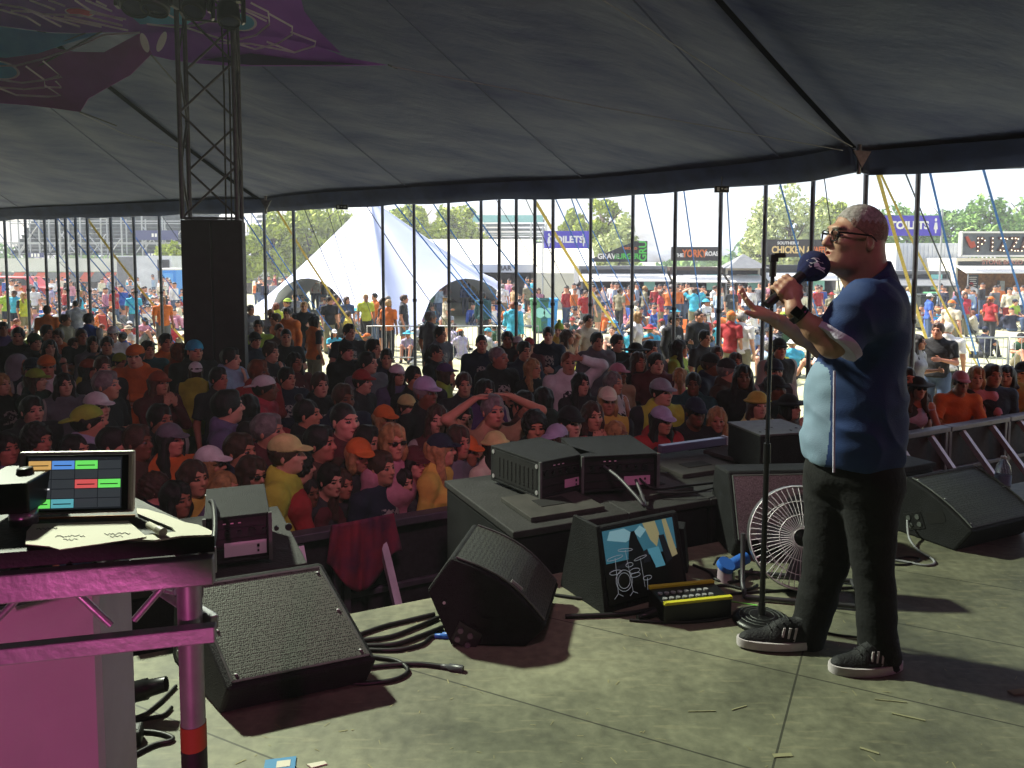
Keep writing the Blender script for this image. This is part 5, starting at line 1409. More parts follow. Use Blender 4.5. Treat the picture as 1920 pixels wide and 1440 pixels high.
# ------------------------------------------------------------------ people out on the sunlit field
OUT = """
88 573 1.78 170 stand m short:brown - tee:orange
167 588 1.80 150 stand m short:dark - tee:blue
122 590 1.70 60 cup m short:brown - tee:khaki
305 556 1.76 20 stand m short:fair - tee:orange
150 545 1.75 90 stand m short:fair - tee:cyan
45 548 1.72 30 stand f long:fair - tee:hi-vis_yellow
26 545 1.7 -40 stand m short:brown - tee:cyan
215 538 1.78 60 stand m short:brown cap:red tee:red
250 546 1.7 0 stand m short:brown - tee:cyan
538 578 1.78 -20 stand m short:dark - jacket:orange
516 588 1.74 -70 stand m short:brown - jacket:orange
590 593 1.72 120 stand f bob:dark - tee:orange
470 572 1.74 30 stand m short:grey - tee:grey
508 579 1.70 0 stand m buzz:fair - tee:silver
570 566 1.80 0 cup m short:fair - tee:black
729 562 1.74 150 stand m short:fair - tee:orange
686 552 1.74 10 stand m short:fair - tee:hi-vis_yellow
702 550 1.74 -60 stand m short:dark - tee:orange
718 560 1.70 70 stand f bob:dark - tee:brown
758 553 1.80 80 stand m short:brown - tee:charcoal
808 584 1.80 130 stand m short:grey - tee:grey
906 548 1.78 160 stand m short:dark - jacket:teal
630 552 1.72 90 stand f long:dark - tee:maroon
618 556 1.74 30 stand m short:brown cap:black tee:black
650 556 1.70 10 stand f bob:brown - tee:denim
943 533 1.74 160 stand m short:grey - tee:white
965 536 1.76 120 stand m short:brown - tee:tan
990 530 1.76 200 stand m short:dark - tee:khaki
1010 540 1.70 10 stand f bob:brown - tee:pink
1063 535 1.74 40 stand f long:dark - tee:black
1085 530 1.78 140 stand m short:dark - tee:navy
1098 545 1.72 10 stand m short:brown - tee:red
1122 543 1.76 70 stand m short:brown - tee:grey
1162 541 1.74 140 stand m short:brown - tee:khaki
1210 536 1.78 100 cup m buzz:fair - tee:khaki
1196 527 1.76 200 stand m short:brown - tee:grey
1228 527 1.74 40 stand m short:brown - tee:white
1240 545 1.66 70 stand f bob:brown - tee:crimson
1302 540 1.80 170 headhands m short:brown - tee:cyan
1341 536 1.74 60 clap m short:brown - tee:white
1275 527 1.72 160 stand m short:brown cap:red tee:charcoal
1258 534 1.74 190 stand m short:grey - tee:grey
1328 528 1.70 40 stand f bob:brown cap:orange tee:pink
1315 525 1.76 150 stand m short:brown - tee:navy
1372 540 1.74 20 stand m short:brown cap:white tee:charcoal
1553 528 1.76 20 akimbo m short:grey cap:blue tee:charcoal
1535 538 1.7 40 stand m short:brown - tee:red
1196 585 1.74 70 cup f bob:fair - tee:white
1705 538 1.76 120 stand m buzz:fair - jacket:light_blue
1775 523 1.78 140 stand m short:fair cap:cyan tee:white
1797 545 1.76 60 stand m short:brown - jacket:denim
1810 548 1.66 30 stand f bob:brown - tee:crimson
1822 530 1.74 160 stand m short:brown cap:red tee:white
1835 524 1.76 130 stand m short:grey - tee:maroon
1851 519 1.74 170 stand m short:brown cap:purple jacket:black
1886 526 1.76 10 stand m buzz:fair - tee:white
1907 523 1.74 30 stand m buzz:grey - tee:cream
1918 522 1.74 0 stand m short:brown - tee:crimson
1760 578 1.0 60 sit m short:fair - tee:cyan
1778 605 1.72 170 stand m buzz:white - tee:white
1405 608 1.7 10 seat m short:grey sunhat:beige tee:light_blue
1320 588 1.7 20 seat f bob:brown - tee:red
1372 584 1.76 150 stand m short:fair cap:orange tee:red
1392 586 1.74 150 stand m short:grey - tee:white
"""
outfolk = []
def gap_words(px):
    i = 0
    while i < len(polepos) and polepos[i][0] < px: i += 1
    if i == 0: return 'left of every tent pole'
    n = len(polepos); i -= 1
    return f'right of {ORD[i]} pole from left' if i < 14 else f'right of {ORD[n - 1 - i]} pole from right'
from collections import defaultdict
used = defaultdict(set)
def out_person(px, py, h, turn, pose, sex, hair, hc, hat, hatc, top, tcl, shades=False, dist='', group='people out on the sunlit field'):
    pl = gap_words(px)
    r = person(px, py, h, turn, pose, sex, hair, hc, hat, hatc, top, tcl, shades, place='', face_to=(0, 0), group=group, legs=pr.choice(['trousers:denim', 'trousers:charcoal', 'shorts:khaki', 'shorts:navy', 'trousers:khaki', 'shorts:grey']))
    act = {'sit': 'sits', 'seat': 'seated', 'stand': 'stands', 'cup': 'stands with drink', 'clap': 'stands', 'headhands': 'hands on head', 'akimbo': 'hand on hip', 'crossed': 'arms folded', 'lean': 'bends'}.get(pose, 'stands')
    hd = f'{hatc} {HATW[hat].replace("wide ", "sun")}' if hat else {'long': 'long', 'bob': 'bobbed', 'short': 'short', 'buzz': 'cropped', 'pony': 'tied', 'curly': 'curly', 'bun': 'tied'}[hair] + f' {hc} hair'
    r['_key'] = (pl, act, tcl, hd); r['_top'] = 'top' if top != 'jacket' else 'jacket'
    r['label'] = f'{act} on field, {tcl} {r["_top"]}, {hd}, {pl}'
    outfolk.append(r); return r
for ln in OUT.strip().splitlines():
    f = ln.split(); u = lambda s_: s_.replace('_', ' ') if s_ else s_
    hair, hc = f[6].split(':'); hat, hatc = f[7].split(':') if f[7] != '-' else (None, None); top, tcl = f[8].split(':')
    if f[4] in ('sit', 'seat'): f[2] = '1.72'
    r = out_person(int(f[0]), int(f[1]), float(f[2]), float(f[3]), f[4], f[5], hair, hc, hat, u(hatc), top, u(tcl)); used[tuple(r['_key'])].add(1)
# loose groups sitting and standing on the grass
ro = random.Random(5)
BR = ['white', 'white', 'silver', 'cream', 'light blue', 'grey', 'beige', 'lilac', 'tan', 'cyan', 'red', 'orange', 'blue', 'black', 'pink', 'lime', 'yellow', 'silver', 'navy', 'crimson', 'light blue', 'cream', 'teal', 'charcoal', 'khaki', 'lilac', 'green', 'hi-vis yellow']
def blocked(x, y):
    return (26.0 < y < 58 and -18 < x < 2.5 and not (30 < y < 40 and -12 < x < -2)) or (y > 43 and -8 < x < 8) or (y > 36.6 and x > 2)
zones = [(0, 345, 20, 40, 34), (465, 600, 19, 30, 9), (600, 1010, 20, 31, 20), (1040, 1560, 17, 31, 42), (1700, 1920, 20, 32, 13)]
placed = []
def free_spot(p0, p1, y0, y1):
    for _ in range(200):
        px = ro.uniform(p0, p1); Y = y0 + (y1 - y0) * ro.random() ** 1.25; x = (px - 960) / F * Y
        if blocked(x, Y): continue
        if all((x - a) ** 2 + (Y - b_) ** 2 > .75 ** 2 for a, b_ in placed): placed.append((x, Y)); return px, Y
    return None
for (p0, p1, y0, y1, n) in zones:
    for k in range(n):
        q = free_spot(p0, p1, y0, y1)
        if not q: continue
        px, Y = q; pose = 'sit' if ro.random() < .76 else ro.choice(('seat', 'stand', 'stand', 'cup')); sex = ro.choice('mf')
        for tries in range(200):
            tcl = ro.choice(BR); hair = ro.choice(('short', 'short', 'buzz', 'curly') if sex == 'm' else ('long', 'bob', 'pony')); hc = ro.choice(('dark', 'brown', 'fair', 'grey', 'red'))
            hat = ro.choice((None, None, None, 'cap', 'cap', 'bucket', 'sunhat')); hatc = ro.choice(('white', 'red', 'orange', 'black', 'navy', 'beige', 'cyan', 'lime')) if hat else None
            hd = f'{hatc} {HATW[hat].replace("wide ", "sun")}' if hat else {'long': 'long', 'bob': 'bobbed', 'short': 'short', 'buzz': 'cropped', 'pony': 'tied', 'curly': 'curly'}[hair] + f' {hc} hair'
            act = {'sit': 'sits', 'seat': 'seated', 'stand': 'stands', 'cup': 'stands with drink'}[pose]
            if (gap_words(px), act, tcl, hd) not in used: break
        used[(gap_words(px), act, tcl, hd)].add(1)
        htop = {'sit': .92, 'seat': 1.3}.get(pose, 1.72); py = 490 + (CAMZ - htop) / Y * F
        out_person(px, py, 1.72 if sex == 'm' else 1.64, ro.uniform(0, 360), pose, sex, hair, hc, hat, hatc, 'tee' if ro.random() < .75 else 'jacket', tcl)
seen = set()
for r in outfolk:
    lb_ = r['label'].split(); 
    if len(lb_) > 16: r['label'] = r['label'].replace(' on field', '').replace(' with drink', ', drink')
    if r['label'] in seen: print('DUPO', r['label'])
    seen.add(r['label'])
    for k in ('_px', '_base', '_key', '_top'):
        if k in r: del r[k]
# folding chairs under those who sit on one
m_tubek = mat('chair_tube', '2c2e32', .5, .5)
ch_n = 0
for r in outfolk:
    if r['label'].startswith('seated'):
        c = ['blue', 'green', 'red', 'charcoal', 'navy', 'orange'][ch_n % 6]; ch_n += 1
        who = ' '.join(r['label'].split()[3:]) ; gp = r['label'].split(', ')[-1]; shirt = r['label'].split(', ')[1]
        o = empty('camping_chair', r.location.copy(), r.rotation_euler.z, f'{c} folding chair under the person in {shirt}, {gp}'[:200], 'camping chair', 'folding chairs on the field')
        MB().box((0, 0, .40), (.5, .46, .03)).build('seat', cmat(c, 'cloth'), o); MB().box((0, .27, .68), (.5, .03, .5), M=Matrix.Rotation(R(-12), 4, 'X')).build('backrest', cmat(c, 'cloth'), o)
        fr_ = MB()
        for sx in (-.26, .26): fr_.tube([(sx, -.22, 0), (sx, .26, .42), (sx, .32, .92)], .012, 5); fr_.tube([(sx, .26, 0), (sx, -.22, .42), (sx, -.24, .6), (sx, .28, .62)], .012, 5)
        fr_.build('frame', m_tubek, o)
print('people', len(folk), 'out', len(outfolk))
# the farthest crowd reads as one mass
def low_body(sit):
    s = SDF(); B = rig('sit' if sit else 'stand', False, 0); torso(s, B); limbs_arm(s, B, (.06, .05, .05, .04)); limbs_leg(s, B, (.1, .075, .07, .06)); s.ell(B.head.translation, (.085, .1, .125), .03); s.cone(B.T(0, 0, 1.42), B.head.translation, .055, .055, .02)
    s = s.grow(.01)
    ax = [np.arange(-.5, .5, .034, dtype=np.float32), np.arange(-.85, .35, .034, dtype=np.float32), np.arange(-.1, 1.9, .034, dtype=np.float32)]
    Vv, Fq = surfnet(s.evaluate(*ax), *ax); c = Vv[Fq].mean(1); hz = B.head.translation.z
    kind = np.where(c[:, 2] > hz + .04, 2, np.where(c[:, 2] > hz - .17, 0, np.where(c[:, 2] > (hz - .68 if not sit else .12), 1, 3)))
    return Vv, Fq, kind
LB = [low_body(True), low_body(False)]
VV, FF, MI = [], [], []; off = 0; rg = np.random.RandomState(4)
palette = ['white', 'cyan', 'red', 'orange', 'blue', 'charcoal', 'pink', 'cream', 'navy', 'silver', 'light blue', 'grey', 'white']
fm = [skinmat(0), cmat('dark', 'hair'), cmat('denim', 'cloth')] + [cmat(c, 'cloth') for c in palette]
def mass(n, x0, x1, y0, y1, pst):
    global off
    for i in range(n):
        Y = rg.uniform(y0, y1); x = rg.uniform(x0, x1) / F * Y
        st_ = rg.rand() < pst; Vv, Fq, kd = LB[1 if st_ else 0]; a = rg.uniform(0, 6.28); c, s_ = math.cos(a), math.sin(a)
        k = rg.uniform(.9, 1.05); W_ = Vv * k; W_ = np.stack([W_[:, 0] * c - W_[:, 1] * s_ + x, W_[:, 0] * s_ + W_[:, 1] * c + Y, W_[:, 2]], 1)
        VV.append(W_); FF.append(Fq + off); off += len(Vv)
        MI.append(np.select([kd == 0, kd == 1, kd == 2, kd == 3], [0, 3 + rg.randint(len(palette)), 1, 2]))
mass(170, -960, -615, 44, 64, .25); mass(150, -960, -610, 31, 44, .12); mass(90, 100, 600, 30, 35.2, .2); mass(36, 740, 960, 30, 35, .15); mass(40, -360, 60, 31, 41, .1)
mass(26, -360, 60, 42, 46.4, .9); mass(30, -480, -390, 42, 60, .6); mass(26, 150, 560, 34.5, 36.4, .95); mass(12, 800, 1000, 34.5, 36.4, .9); mass(24, -400, -120, 40, 50, .5)
o = obj('distant_crowd', np_mesh('distant_crowd', np.concatenate(VV), np.concatenate(FF), fm, np.concatenate(MI)))
tag(o, 'far crowd sitting and standing in front of the stands, marquees and food stalls', 'crowd', kind='stuff')
# ------------------------------------------------------------------ the man speaking on stage
HY = 2.86
def H(px, py, dy=0): return P(px, py, HY + dy)
foot0 = G(1640, 1268, SZ)
man = empty('person', (foot0.x - .1, foot0.y + .05, SZ), 0, 'man on stage speaking into a microphone, short grey hair, glasses, navy polo shirt, black trousers', 'person')
mo = man.location.copy()
def W2(p): return Vector(p) - mo
def hs(build, h, name, mats, parent=man, noise=None, slots=None, grow=0, zb=None):
    s = SDF(); build(s)
    for i, q in enumerate(s.p):
        q = list(q)
        if q[0] == 'c': q[1] = q[1] - v3(mo); q[2] = q[2] - v3(mo)
        else: q[1] = q[1] - v3(mo)
        if q[6] is not None:
            cl = q[6] if isinstance(q[6], list) else [q[6]]
            q[6] = [(Vector(c) - mo, n_) for c, n_ in cl]
        s.p[i] = tuple(q)
    me = sdf_mesh(name, s, h, mats, noise=noise, slots=slots, zbreak=zb)
    return obj(name, me, parent)
hskin = mat('speaker_skin', 'a07a64', .5, 0, 22, .12, .12, 220, spec=.4)
hhair = mat('speaker_hair', '8c8884', .6, 0, 90, .45, .6, 300)
headM = Matrix.Translation(H(1603, 448)) @ Matrix.Rotation(R(-84), 4, 'Z') @ Matrix.Rotation(R(-6), 4, 'X') @ Matrix.Rotation(R(0), 4, 'Y')
HK = 1.03
SHn, SHf = H(1632, 568, -.190), H(1626, 588, .19)
ELn, ELf = H(1560, 645, -.185), H(1545, 652, .20)
WRn, WRf = H(1489, 582, -.16), H(1462, 604, .10)
mic_a = H(1437, 572, -.12); mic_b = H(1512, 510, -.055); foam = H(1526, 499, -.04)
mdir = (mic_b - mic_a).normalized()
def body(s):
    # torso core (hidden under the shirt), neck
    s.ell(H(1628, 640), (.10, .13, .16), .04); s.ell(H(1602, 770), (.12, .13, .16), .04); s.ell(H(1608, 870), (.12, .13, .12), .04)
    s.cone(SHn, SHf, .06, .06, .05)
    s.cone(H(1640, 560), H(1618, 478), .078, .067, .03)
    s.cone(H(1600, 530), H(1588, 500), .035, .04, .03)          # front of the throat under the jaw
    head_prims(s, headM, HK, False, .97)
    q = headM.to_quaternion().to_matrix()
    s.ell(headM @ Vector((0, -.04, -.098)), (.050, .055, .032), .03, q)       # fuller jaw
    s.ell(headM @ Vector((0, .045, -.06)), (.060, .055, .07), .04, q)
    s.ell(headM @ Vector((0, -.094, -.063)), (.014, .012, .006), .004, q, sub=True)   # parted lips
    for sx in (-1, 1): s.ell(headM @ Vector((sx * .086, .010, -.010)), (.004, .009, .017), .004, q, sub=True)
    # near arm
    s.cone(SHn, ELn, .052, .044, .03); s.cone(ELn, WRn.lerp(ELn, .55), .045, .039, .03); s.cone(WRn.lerp(ELn, .55), WRn, .039, .027, .02)
    # far arm
    s.cone(SHf, ELf, .054, .045, .03); s.cone(ELf, WRf.lerp(ELf, .5), .044, .038, .03); s.cone(WRf.lerp(ELf, .5), WRf, .038, .026, .02)
    # near hand, back of the hand to the camera, closed round the microphone handle
    hc = mic_a.lerp(mic_b, .46)
    cam_ = Vector((0, -1, 0)); a = mdir; out = a.cross(Vector((0, 1, 0))).normalized()       # out: up-left, away from the wrist
    if out.z < 0: out = -out
    palm = hc + cam_ * .030 - out * .012
    s.cone(WRn, palm - out * .012, .027, .030, .02)
    Mh = Matrix((a, out, cam_)).transposed()
    s.ell(palm, (.042, .040, .017), .014, Mh)
    for i in range(4):
        k = palm + a * (.033 - i * .0215) + out * (.030 - .003 * abs(i - 1))
        p1 = hc + a * (.034 - i * .0215) + out * .034 + cam_ * .010
        p2 = hc + a * (.033 - i * .0215) + out * .030 - cam_ * .022
        p3 = hc + a * (.031 - i * .0205) - out * .004 - cam_ * .034
        r = (.0108, .0112, .0108, .0095)[i]
        s.cone(k, p1, r * 1.08, r, .008); s.cone(p1, p2, r, r * .95, .004); s.cone(p2, p3, r * .95, r * .82, .004)
        s.ell(k + cam_ * .003, (r * 1.15,) * 3, .008)
    th0 = palm + a * .025 - out * .028; th1 = hc + a * .052 - out * .030 - cam_ * .002; th2 = hc + a * .066 - out * .012 - cam_ * .022
    s.cone(th0, th1, .0155, .0125, .012); s.cone(th1, th2, .0125, .0095, .005)
    # far hand: open, palm up, fingers rising
    kn = H(1420, 583, .07)
    s.cone(WRf, kn, .025, .022, .02)
    pd = (kn - WRf).normalized()
    s.ell(WRf.lerp(kn, .62), (.046, .042, .017), .014, Matrix((pd, Vector((0, 1, 0)), pd.cross(Vector((0, 1, 0))))).transposed())
    tips = [(1391, 541, .10), (1388, 546, .08), (1393, 552, .055), (1400, 560, .03)]
    for i, (tx, ty, td) in enumerate(tips):
        b0 = kn + Vector((.004 * i, (.030 - .020 * i), -.002 * i)); tip = H(tx, ty, td - .01)
        m1 = b0.lerp(tip, .42) + Vector((-.006, 0, -.004)); m2 = b0.lerp(tip, .74) + Vector((-.004, 0, -.002))
        s.cone(b0, m1, .0105, .0095, .007); s.cone(m1, m2, .0095, .0085, .004); s.cone(m2, tip, .0085, .0068, .004)
    t0 = H(1438, 592, .045); t1 = H(1416, 591, .02); t2 = H(1399, 585, .01)
    s.cone(t0, t1, .0165, .0125, .012); s.cone(t1, t2, .0125, .0085, .005)
Mh_local = Matrix.Translation(-mo) @ headM
bodyo = hs(body, .0042, 'body', [hskin, m_eye, mat('brow_grey', '5a4c44', .7), mat('speaker_lips', '9a5548', .5), m_shoe], slots=lambda C: np.where(head_slots(Mh_local, HK)(C) == 4, 0, head_slots(Mh_local, HK)(C)), noise=lambda X, Y, Z: .0006 * fold2(X, Y, Z))
# cropped grey hair: a thin shell over the skull
def hair(s):
    q = headM.to_quaternion().to_matrix()
    s.ell(headM @ Vector((0, .017, .031)), (.0762 * HK, .0962 * HK, .0962 * HK), .01, q, clip=[(headM @ Vector((0, .0, .014)), q @ Vector((0, -.55, -1))), (headM @ Vector((0, -.052, .05)), q @ Vector((0, -1, -.62)))])
hs(hair, .004, 'hair', [hhair, mat('speaker_stubble', '7a5f52', .7, 0, 120, .3, .4, 300)], slots=lambda C: ((((C - v3(headM.translation - mo)) @ np.array(headM.to_3x3(), dtype=np.float32))[:, 2] < .062 + .006 * np.sin(C[:, 0] * 300)) ).astype(np.int32), noise=lambda X, Y, Z: -.0006 + .0016 * waves(3, 8, 520)(X, Y, Z))
# glasses
m_frame = mat('black_frame', '08080a', .25)
gl = MB(); qh = lambda x, y, z: headM @ Vector((x * HK, y * HK, z * HK)) - mo
for sx in (-1, 1):
    rim = [qh(sx * .033 + .025 * math.copysign(abs(math.cos(a)) ** .6, math.cos(a)), -.101 + .006 * abs(math.cos(a)), .001 + .019 * math.copysign(abs(math.sin(a)) ** .7, math.sin(a))) for a in [k * math.pi / 10 for k in range(20)]]
    gl.tube(rim, .0026, 6, closed=True); gl.tube([qh(sx * .057, -.094, .012), qh(sx * .079, -.06, .011), qh(sx * .083, .012, .010), qh(sx * .084, .034, -.008)], [.0042, .004, .003, .002], 6)
gl.tube([qh(-.009, -.103, .006), qh(0, -.107, .009), qh(.009, -.103, .006)], .0024, 6)
glo = gl.build('glasses', m_frame, man)
ml_ = bpy.data.materials.new('lens_glass'); ml_.use_nodes = True; b = ml_.node_tree.nodes['Principled BSDF']; b.inputs['Transmission Weight'].default_value = 1; b.inputs['Roughness'].default_value = .02; b.inputs['IOR'].default_value = 1.05; b.inputs['Base Color'].default_value = (.95, .97, 1, 1)
lz = MB()
for sx in (-1, 1): lz.add([qh(sx * .033 + .024 * math.cos(a), -.100, .001 + .017 * math.sin(a)) for a in [k * math.pi / 8 for k in range(16)]], [tuple(range(16))])
lz.build('lenses', ml_, glo)
# shirt
m_navy = mat('polo_navy', '1a3466', .8, 0, 9, .2, .25, 260); m_pale = mat('polo_pale_panel', '71879c', .8, 0, 9, .12, .25, 260); m_trim = mat('polo_trim', 'b9b4c8', .8, 0, 20, .1, .3, 120)
ff_ = waves(31, 6, 34, (1, .6, 1)); fs_ = waves(33, 5, 60, (.35, .6, 1)); fz_ = waves(37, 5, 95)
def shirt_core(s, g=0):
    hem = (H(1600, 866), (-.06, 0, -1)); neck = (H(1625, 534), (-.55, 0, 1))
    c = [hem, neck]
    s.ell(H(1628, 628), (.134 + g, .185 + g, .20 + g), .06, clip=c); s.ell(H(1603, 745), (.176 + g, .190 + g, .20 + g), .08, clip=c)
    s.ell(H(1600, 830), (.180 + g, .190 + g, .17 + g), .07, clip=c)
    s.cone(H(1643, 582, -.15), H(1643, 582, .15), .088 + g, .088 + g, .06, clip=c)
    s.cone(H(1645, 560, -.06), H(1645, 560, .06), .085 + g, .085 + g, .05, clip=c)
def sleeve(s, sh, el, ext, r0, r1, g=0, a0=None):
    d = (el - sh).normalized(); e = sh + d * ext
    cl = [(e, d)] + ([(sh + d * a0, -d)] if a0 else [])
    s.cone(sh + d * (a0 - .05 if a0 else 0), e + d * .05, r0 + g, r1 + g, .05 if not a0 else .001, clip=cl)
def shirt(s):
    shirt_core(s)
    sleeve(s, SHn + Vector((.0, .02, -.006)), ELn, .178, .092, .084); sleeve(s, SHf, ELf, .205, .09, .08)
sn_ = (SHn.lerp(ELn, .5)) - mo; zh_ = H(1600, 800).z - mo.z
def shirt_noise(X, Y, Z):
    w = np.exp(-(((X - sn_.x) / .16) ** 2 + ((Z - sn_.z) / .16) ** 2))
    ridge = 1 - np.abs(np.sin(27 * (X * .45 + Z * .9) + 1.4 * ff_(X, Y, Z) + 3 * Y)) ** .7
    low = np.exp(-((Z - zh_) / .16) ** 2) * (1 - np.abs(np.sin(20 * X + 11 * Z + 2.2 * ff_(X, Y, Z))) ** .8)
    return .007 * ff_(X, Y, Z) + .004 * fs_(X, Y, Z) - .013 * w * ridge - .010 * low + .0004 * fz_(X, Y, Z)
px_l = H(1533, 760).x - mo.x
def shirt_slots(C):
    # pale side panel down the front, ends below the arm
    z0 = H(1546, 668).z - mo.z
    line = px_l + (C[:, 2] - (H(1533, 760).z - mo.z)) * .03
    return ((C[:, 0] < line) & (C[:, 2] < z0)).astype(np.int32)
hs(shirt, .006, 'polo_shirt', [m_navy, m_pale], noise=shirt_noise, slots=shirt_slots)
d_ = (ELn - SHn).normalized()
def trim(s):
    sleeve(s, SHn + Vector((.0, .02, -.006)), ELn, .184, .0865, .0865, .006, a0=.160)
hs(trim, .004, 'sleeve_trim', [m_trim], noise=lambda X, Y, Z: shirt_noise(X, Y, Z) * .8)
def trim2(s): sleeve(s, SHf, ELf, .212, .091, .083, .005, a0=.187)
hs(trim2, .006, 'sleeve_trim', [m_trim])
def collar(s):
    ax = (H(1606, 490) - H(1630, 556)).normalized()
    s.cone(H(1648, 600), H(1622, 496), .118, .086, .01, clip=[(H(1622, 518), (-.72, 0, 1)), (H(1634, 566), (.50, 0, -1))])
    s.cone(H(1598, 556, -.03), H(1580, 590, -.035), .022, .014, .03); s.cone(H(1596, 550, .03), H(1580, 584, .035), .022, .014, .03)
hs(collar, .005, 'collar', [mat('collar_navy', '182a5e', .8, 0, 9, .2, .4, 90)], noise=lambda X, Y, Z: .002 * ff_(X, Y, Z))
pp = MB(); pts = []
for k in range(14):
    z = 676 + (864 - 676) * k / 13
    pts.append(W2(H(1547 - (z - 676) * .012, z, -.17 + .012 * math.sin(k * .9))))
# piping along the pale panel follows the belly
def piping_y(px, py):
    # nearest shirt surface towards the camera at this x,z
    x = H(px, py).x - mo.x; z = H(px, py).z - mo.z
    best = -.05
    for c, r in ((H(1628, 628), (.134, .185, .20)), (H(1603, 745), (.176, .190, .20)), (H(1600, 830), (.180, .190, .17))):
        c = c - mo; t_ = 1 - ((x - c.x) / r[0]) ** 2 - ((z - c.z) / r[2]) ** 2
        if t_ > 0: best = min(best, c.y - r[1] * math.sqrt(t_))
    return Vector((x, best - .011, z))
pts = [piping_y(1525 - (k * .05), 682 + 178 * k / 17) for k in range(18)]
pp.tube(pts, .0042, 6); pp.build('piping', m_trim, man)
# trousers
m_trs = mat('black_trousers', '08080b', .9, 0, 10, .3, .3, 60)
tf = waves(41, 6, 30, (1, .8, .5))
def trousers(s):
    c = [(H(1600, 838), (0, 0, 1))]
    s.ell(H(1602, 868), (.158, .158, .12), .04, clip=c); s.ell(H(1632, 895, -.04), (.102, .105, .10), .04); s.ell(H(1560, 885, .03), (.10, .11, .09), .04)
    kn, an = H(1636, 1050, -.07), H(1650, 1243, -.10)
    s.cone(H(1632, 900, -.08), kn, .112, .070, .04); d = (an - kn).normalized(); s.cone(kn, an + d * .04, .070, .070, .02, clip=(an, (-.1, 0, -1)))
    kf, af = H(1547, 1055, .06), H(1507, 1228, .06)
    s.cone(H(1560, 900, .08), kf, .104, .080, .04); d = (af - kf).normalized(); s.cone(kf, af + d * .03, .078, .062, .02, clip=(af, (-.25, 0, -1)))
hs(trousers, .0075, 'trousers', [m_trs], noise=lambda X, Y, Z: .006 * tf(X, Y, Z) + .003 * fs_(X, Y, Z) - .006 * (1 - np.abs(np.sin(16 * Z + 9 * X + 2 * tf(X, Y, Z))) ** .7))
# watch
wd = (WRn - ELn).normalized(); wc = WRn - wd * .022
wt = MB(); side = wd.cross(Vector((0, 1, 0))).normalized(); b2 = wd.cross(side)
ringp = lambda r1, r2, o_: [W2(wc + wd * o_ + side * math.cos(a) * r1 + b2 * math.sin(a) * r2) for a in [k * math.pi / 12 for k in range(24)]]
wv = []; 
for o_, rr in ((-.012, .0), (-.010, .003), (.010, .003), (.012, .0)): wv += ringp(.0335 + rr, .0335 + rr, o_)
wt.add(wv, [(i * 24 + k, i * 24 + (k + 1) % 24, (i + 1) * 24 + (k + 1) % 24, (i + 1) * 24 + k) for i in range(3) for k in range(24)], 0, True)
wo = wt.build('smartwatch', m_frame, man)
fc = wc + (Vector((-.45, -.85, .2))).normalized() * .036
fd = (Vector((-.45, -.85, .2))).normalized(); Mw = Matrix((wd, fd.cross(wd).normalized(), fd)).transposed()
MB().box(W2(fc), (.040, .034, .011), M=Mw.to_4x4()).build('watch_face', mat('watch_glass', '0a0a0d', .08, spec=.8), wo, .003)
# trainers
m_up = mat('trainer_black', '15151a', .7, 0, 30, .3, .4, 150); m_sole = mat('trainer_sole', 'b8b0b4', .6, 0, 20, .1)
def trainer(heel, toe, roll=0):
    d = toe - heel; L_ = d.length; d.normalize(); sd_ = Vector((0, -1, 0)); up = d.cross(sd_).normalized()
    if up.z < 0: up = -up
    M = Matrix((d, up.cross(d), up)).transposed().to_4x4(); M.translation = heel - mo
    k = L_ / .30; root = empty('trainer'); root.parent = man; root.matrix_local = M; root.scale = (k, 1, 1)
    s = SDF()
    s.cone((.045, 0, .055), (.05, 0, .10), .040, .036, .02)
    s.cone((.05, 0, .045), (.16, 0, .040), .040, .038, .02); s.cone((.17, 0, .036), (.262, 0, .030), .037, .024, .02); s.ell((.11, 0, .075), (.062, .030, .034), .02)
    s.ell((.15, 0, .03), (.145, .043, .02), .02)
    u = obj('upper', sdf_mesh('upper', s, .005, [m_up]), root)
    so_ = MB(); out = []
    for j in range(32):
        a = 2 * math.pi * j / 32; x = .148 + .155 * math.cos(a); w = .050 * (1 + .10 * math.cos(a) - .12 * math.cos(2 * a)); out.append((x, w * math.copysign(abs(math.sin(a)) ** .75, math.sin(a))))
    vs = [(x, y, 0) for x, y in out] + [(x * 1.003, y * 1.03, .014) for x, y in out] + [(x, y, .03) for x, y in out]
    so_.add(vs, [(i * 32 + j, i * 32 + (j + 1) % 32, (i + 1) * 32 + (j + 1) % 32, (i + 1) * 32 + j) for i in range(2) for j in range(32)], 0, True); so_.add(vs[:32], [tuple(range(32))]); so_.add(vs[64:], [tuple(range(32))])
    so_.build('sole', m_sole, root)
    sgn = 1 if (M.to_3x3() @ Vector((0, 1, 0))).y < 0 else -1
    st_ = MB()
    for j in range(3):
        x = .105 + j * .022
        st_.prism([(x, sgn * .0405, .034), (x + .008, sgn * .0405, .034), (x - .006, sgn * .030, .082), (x - .014, sgn * .030, .082)], (0, sgn * .004, 0))
    st_.build('side_stripes', m_sole, root)
    lc = MB()
    for j in range(4): lc.tube([(.12 + j * .022, -.022, .108 - j * .012), (.125 + j * .022, 0, .116 - j * .012), (.12 + j * .022, .022, .108 - j * .012)], .003, 5)
    lc.build('laces', m_up, root)
trainer(G(1688, 1252, SZ) + Vector((0, 0, .001)), G(1556, 1259, SZ) + Vector((0, 0, .001)))
hf = P(1534, 1250, 2.90); hf.z = max(hf.z, SZ + .005)
trainer(hf, P(1383, 1208, 2.90))
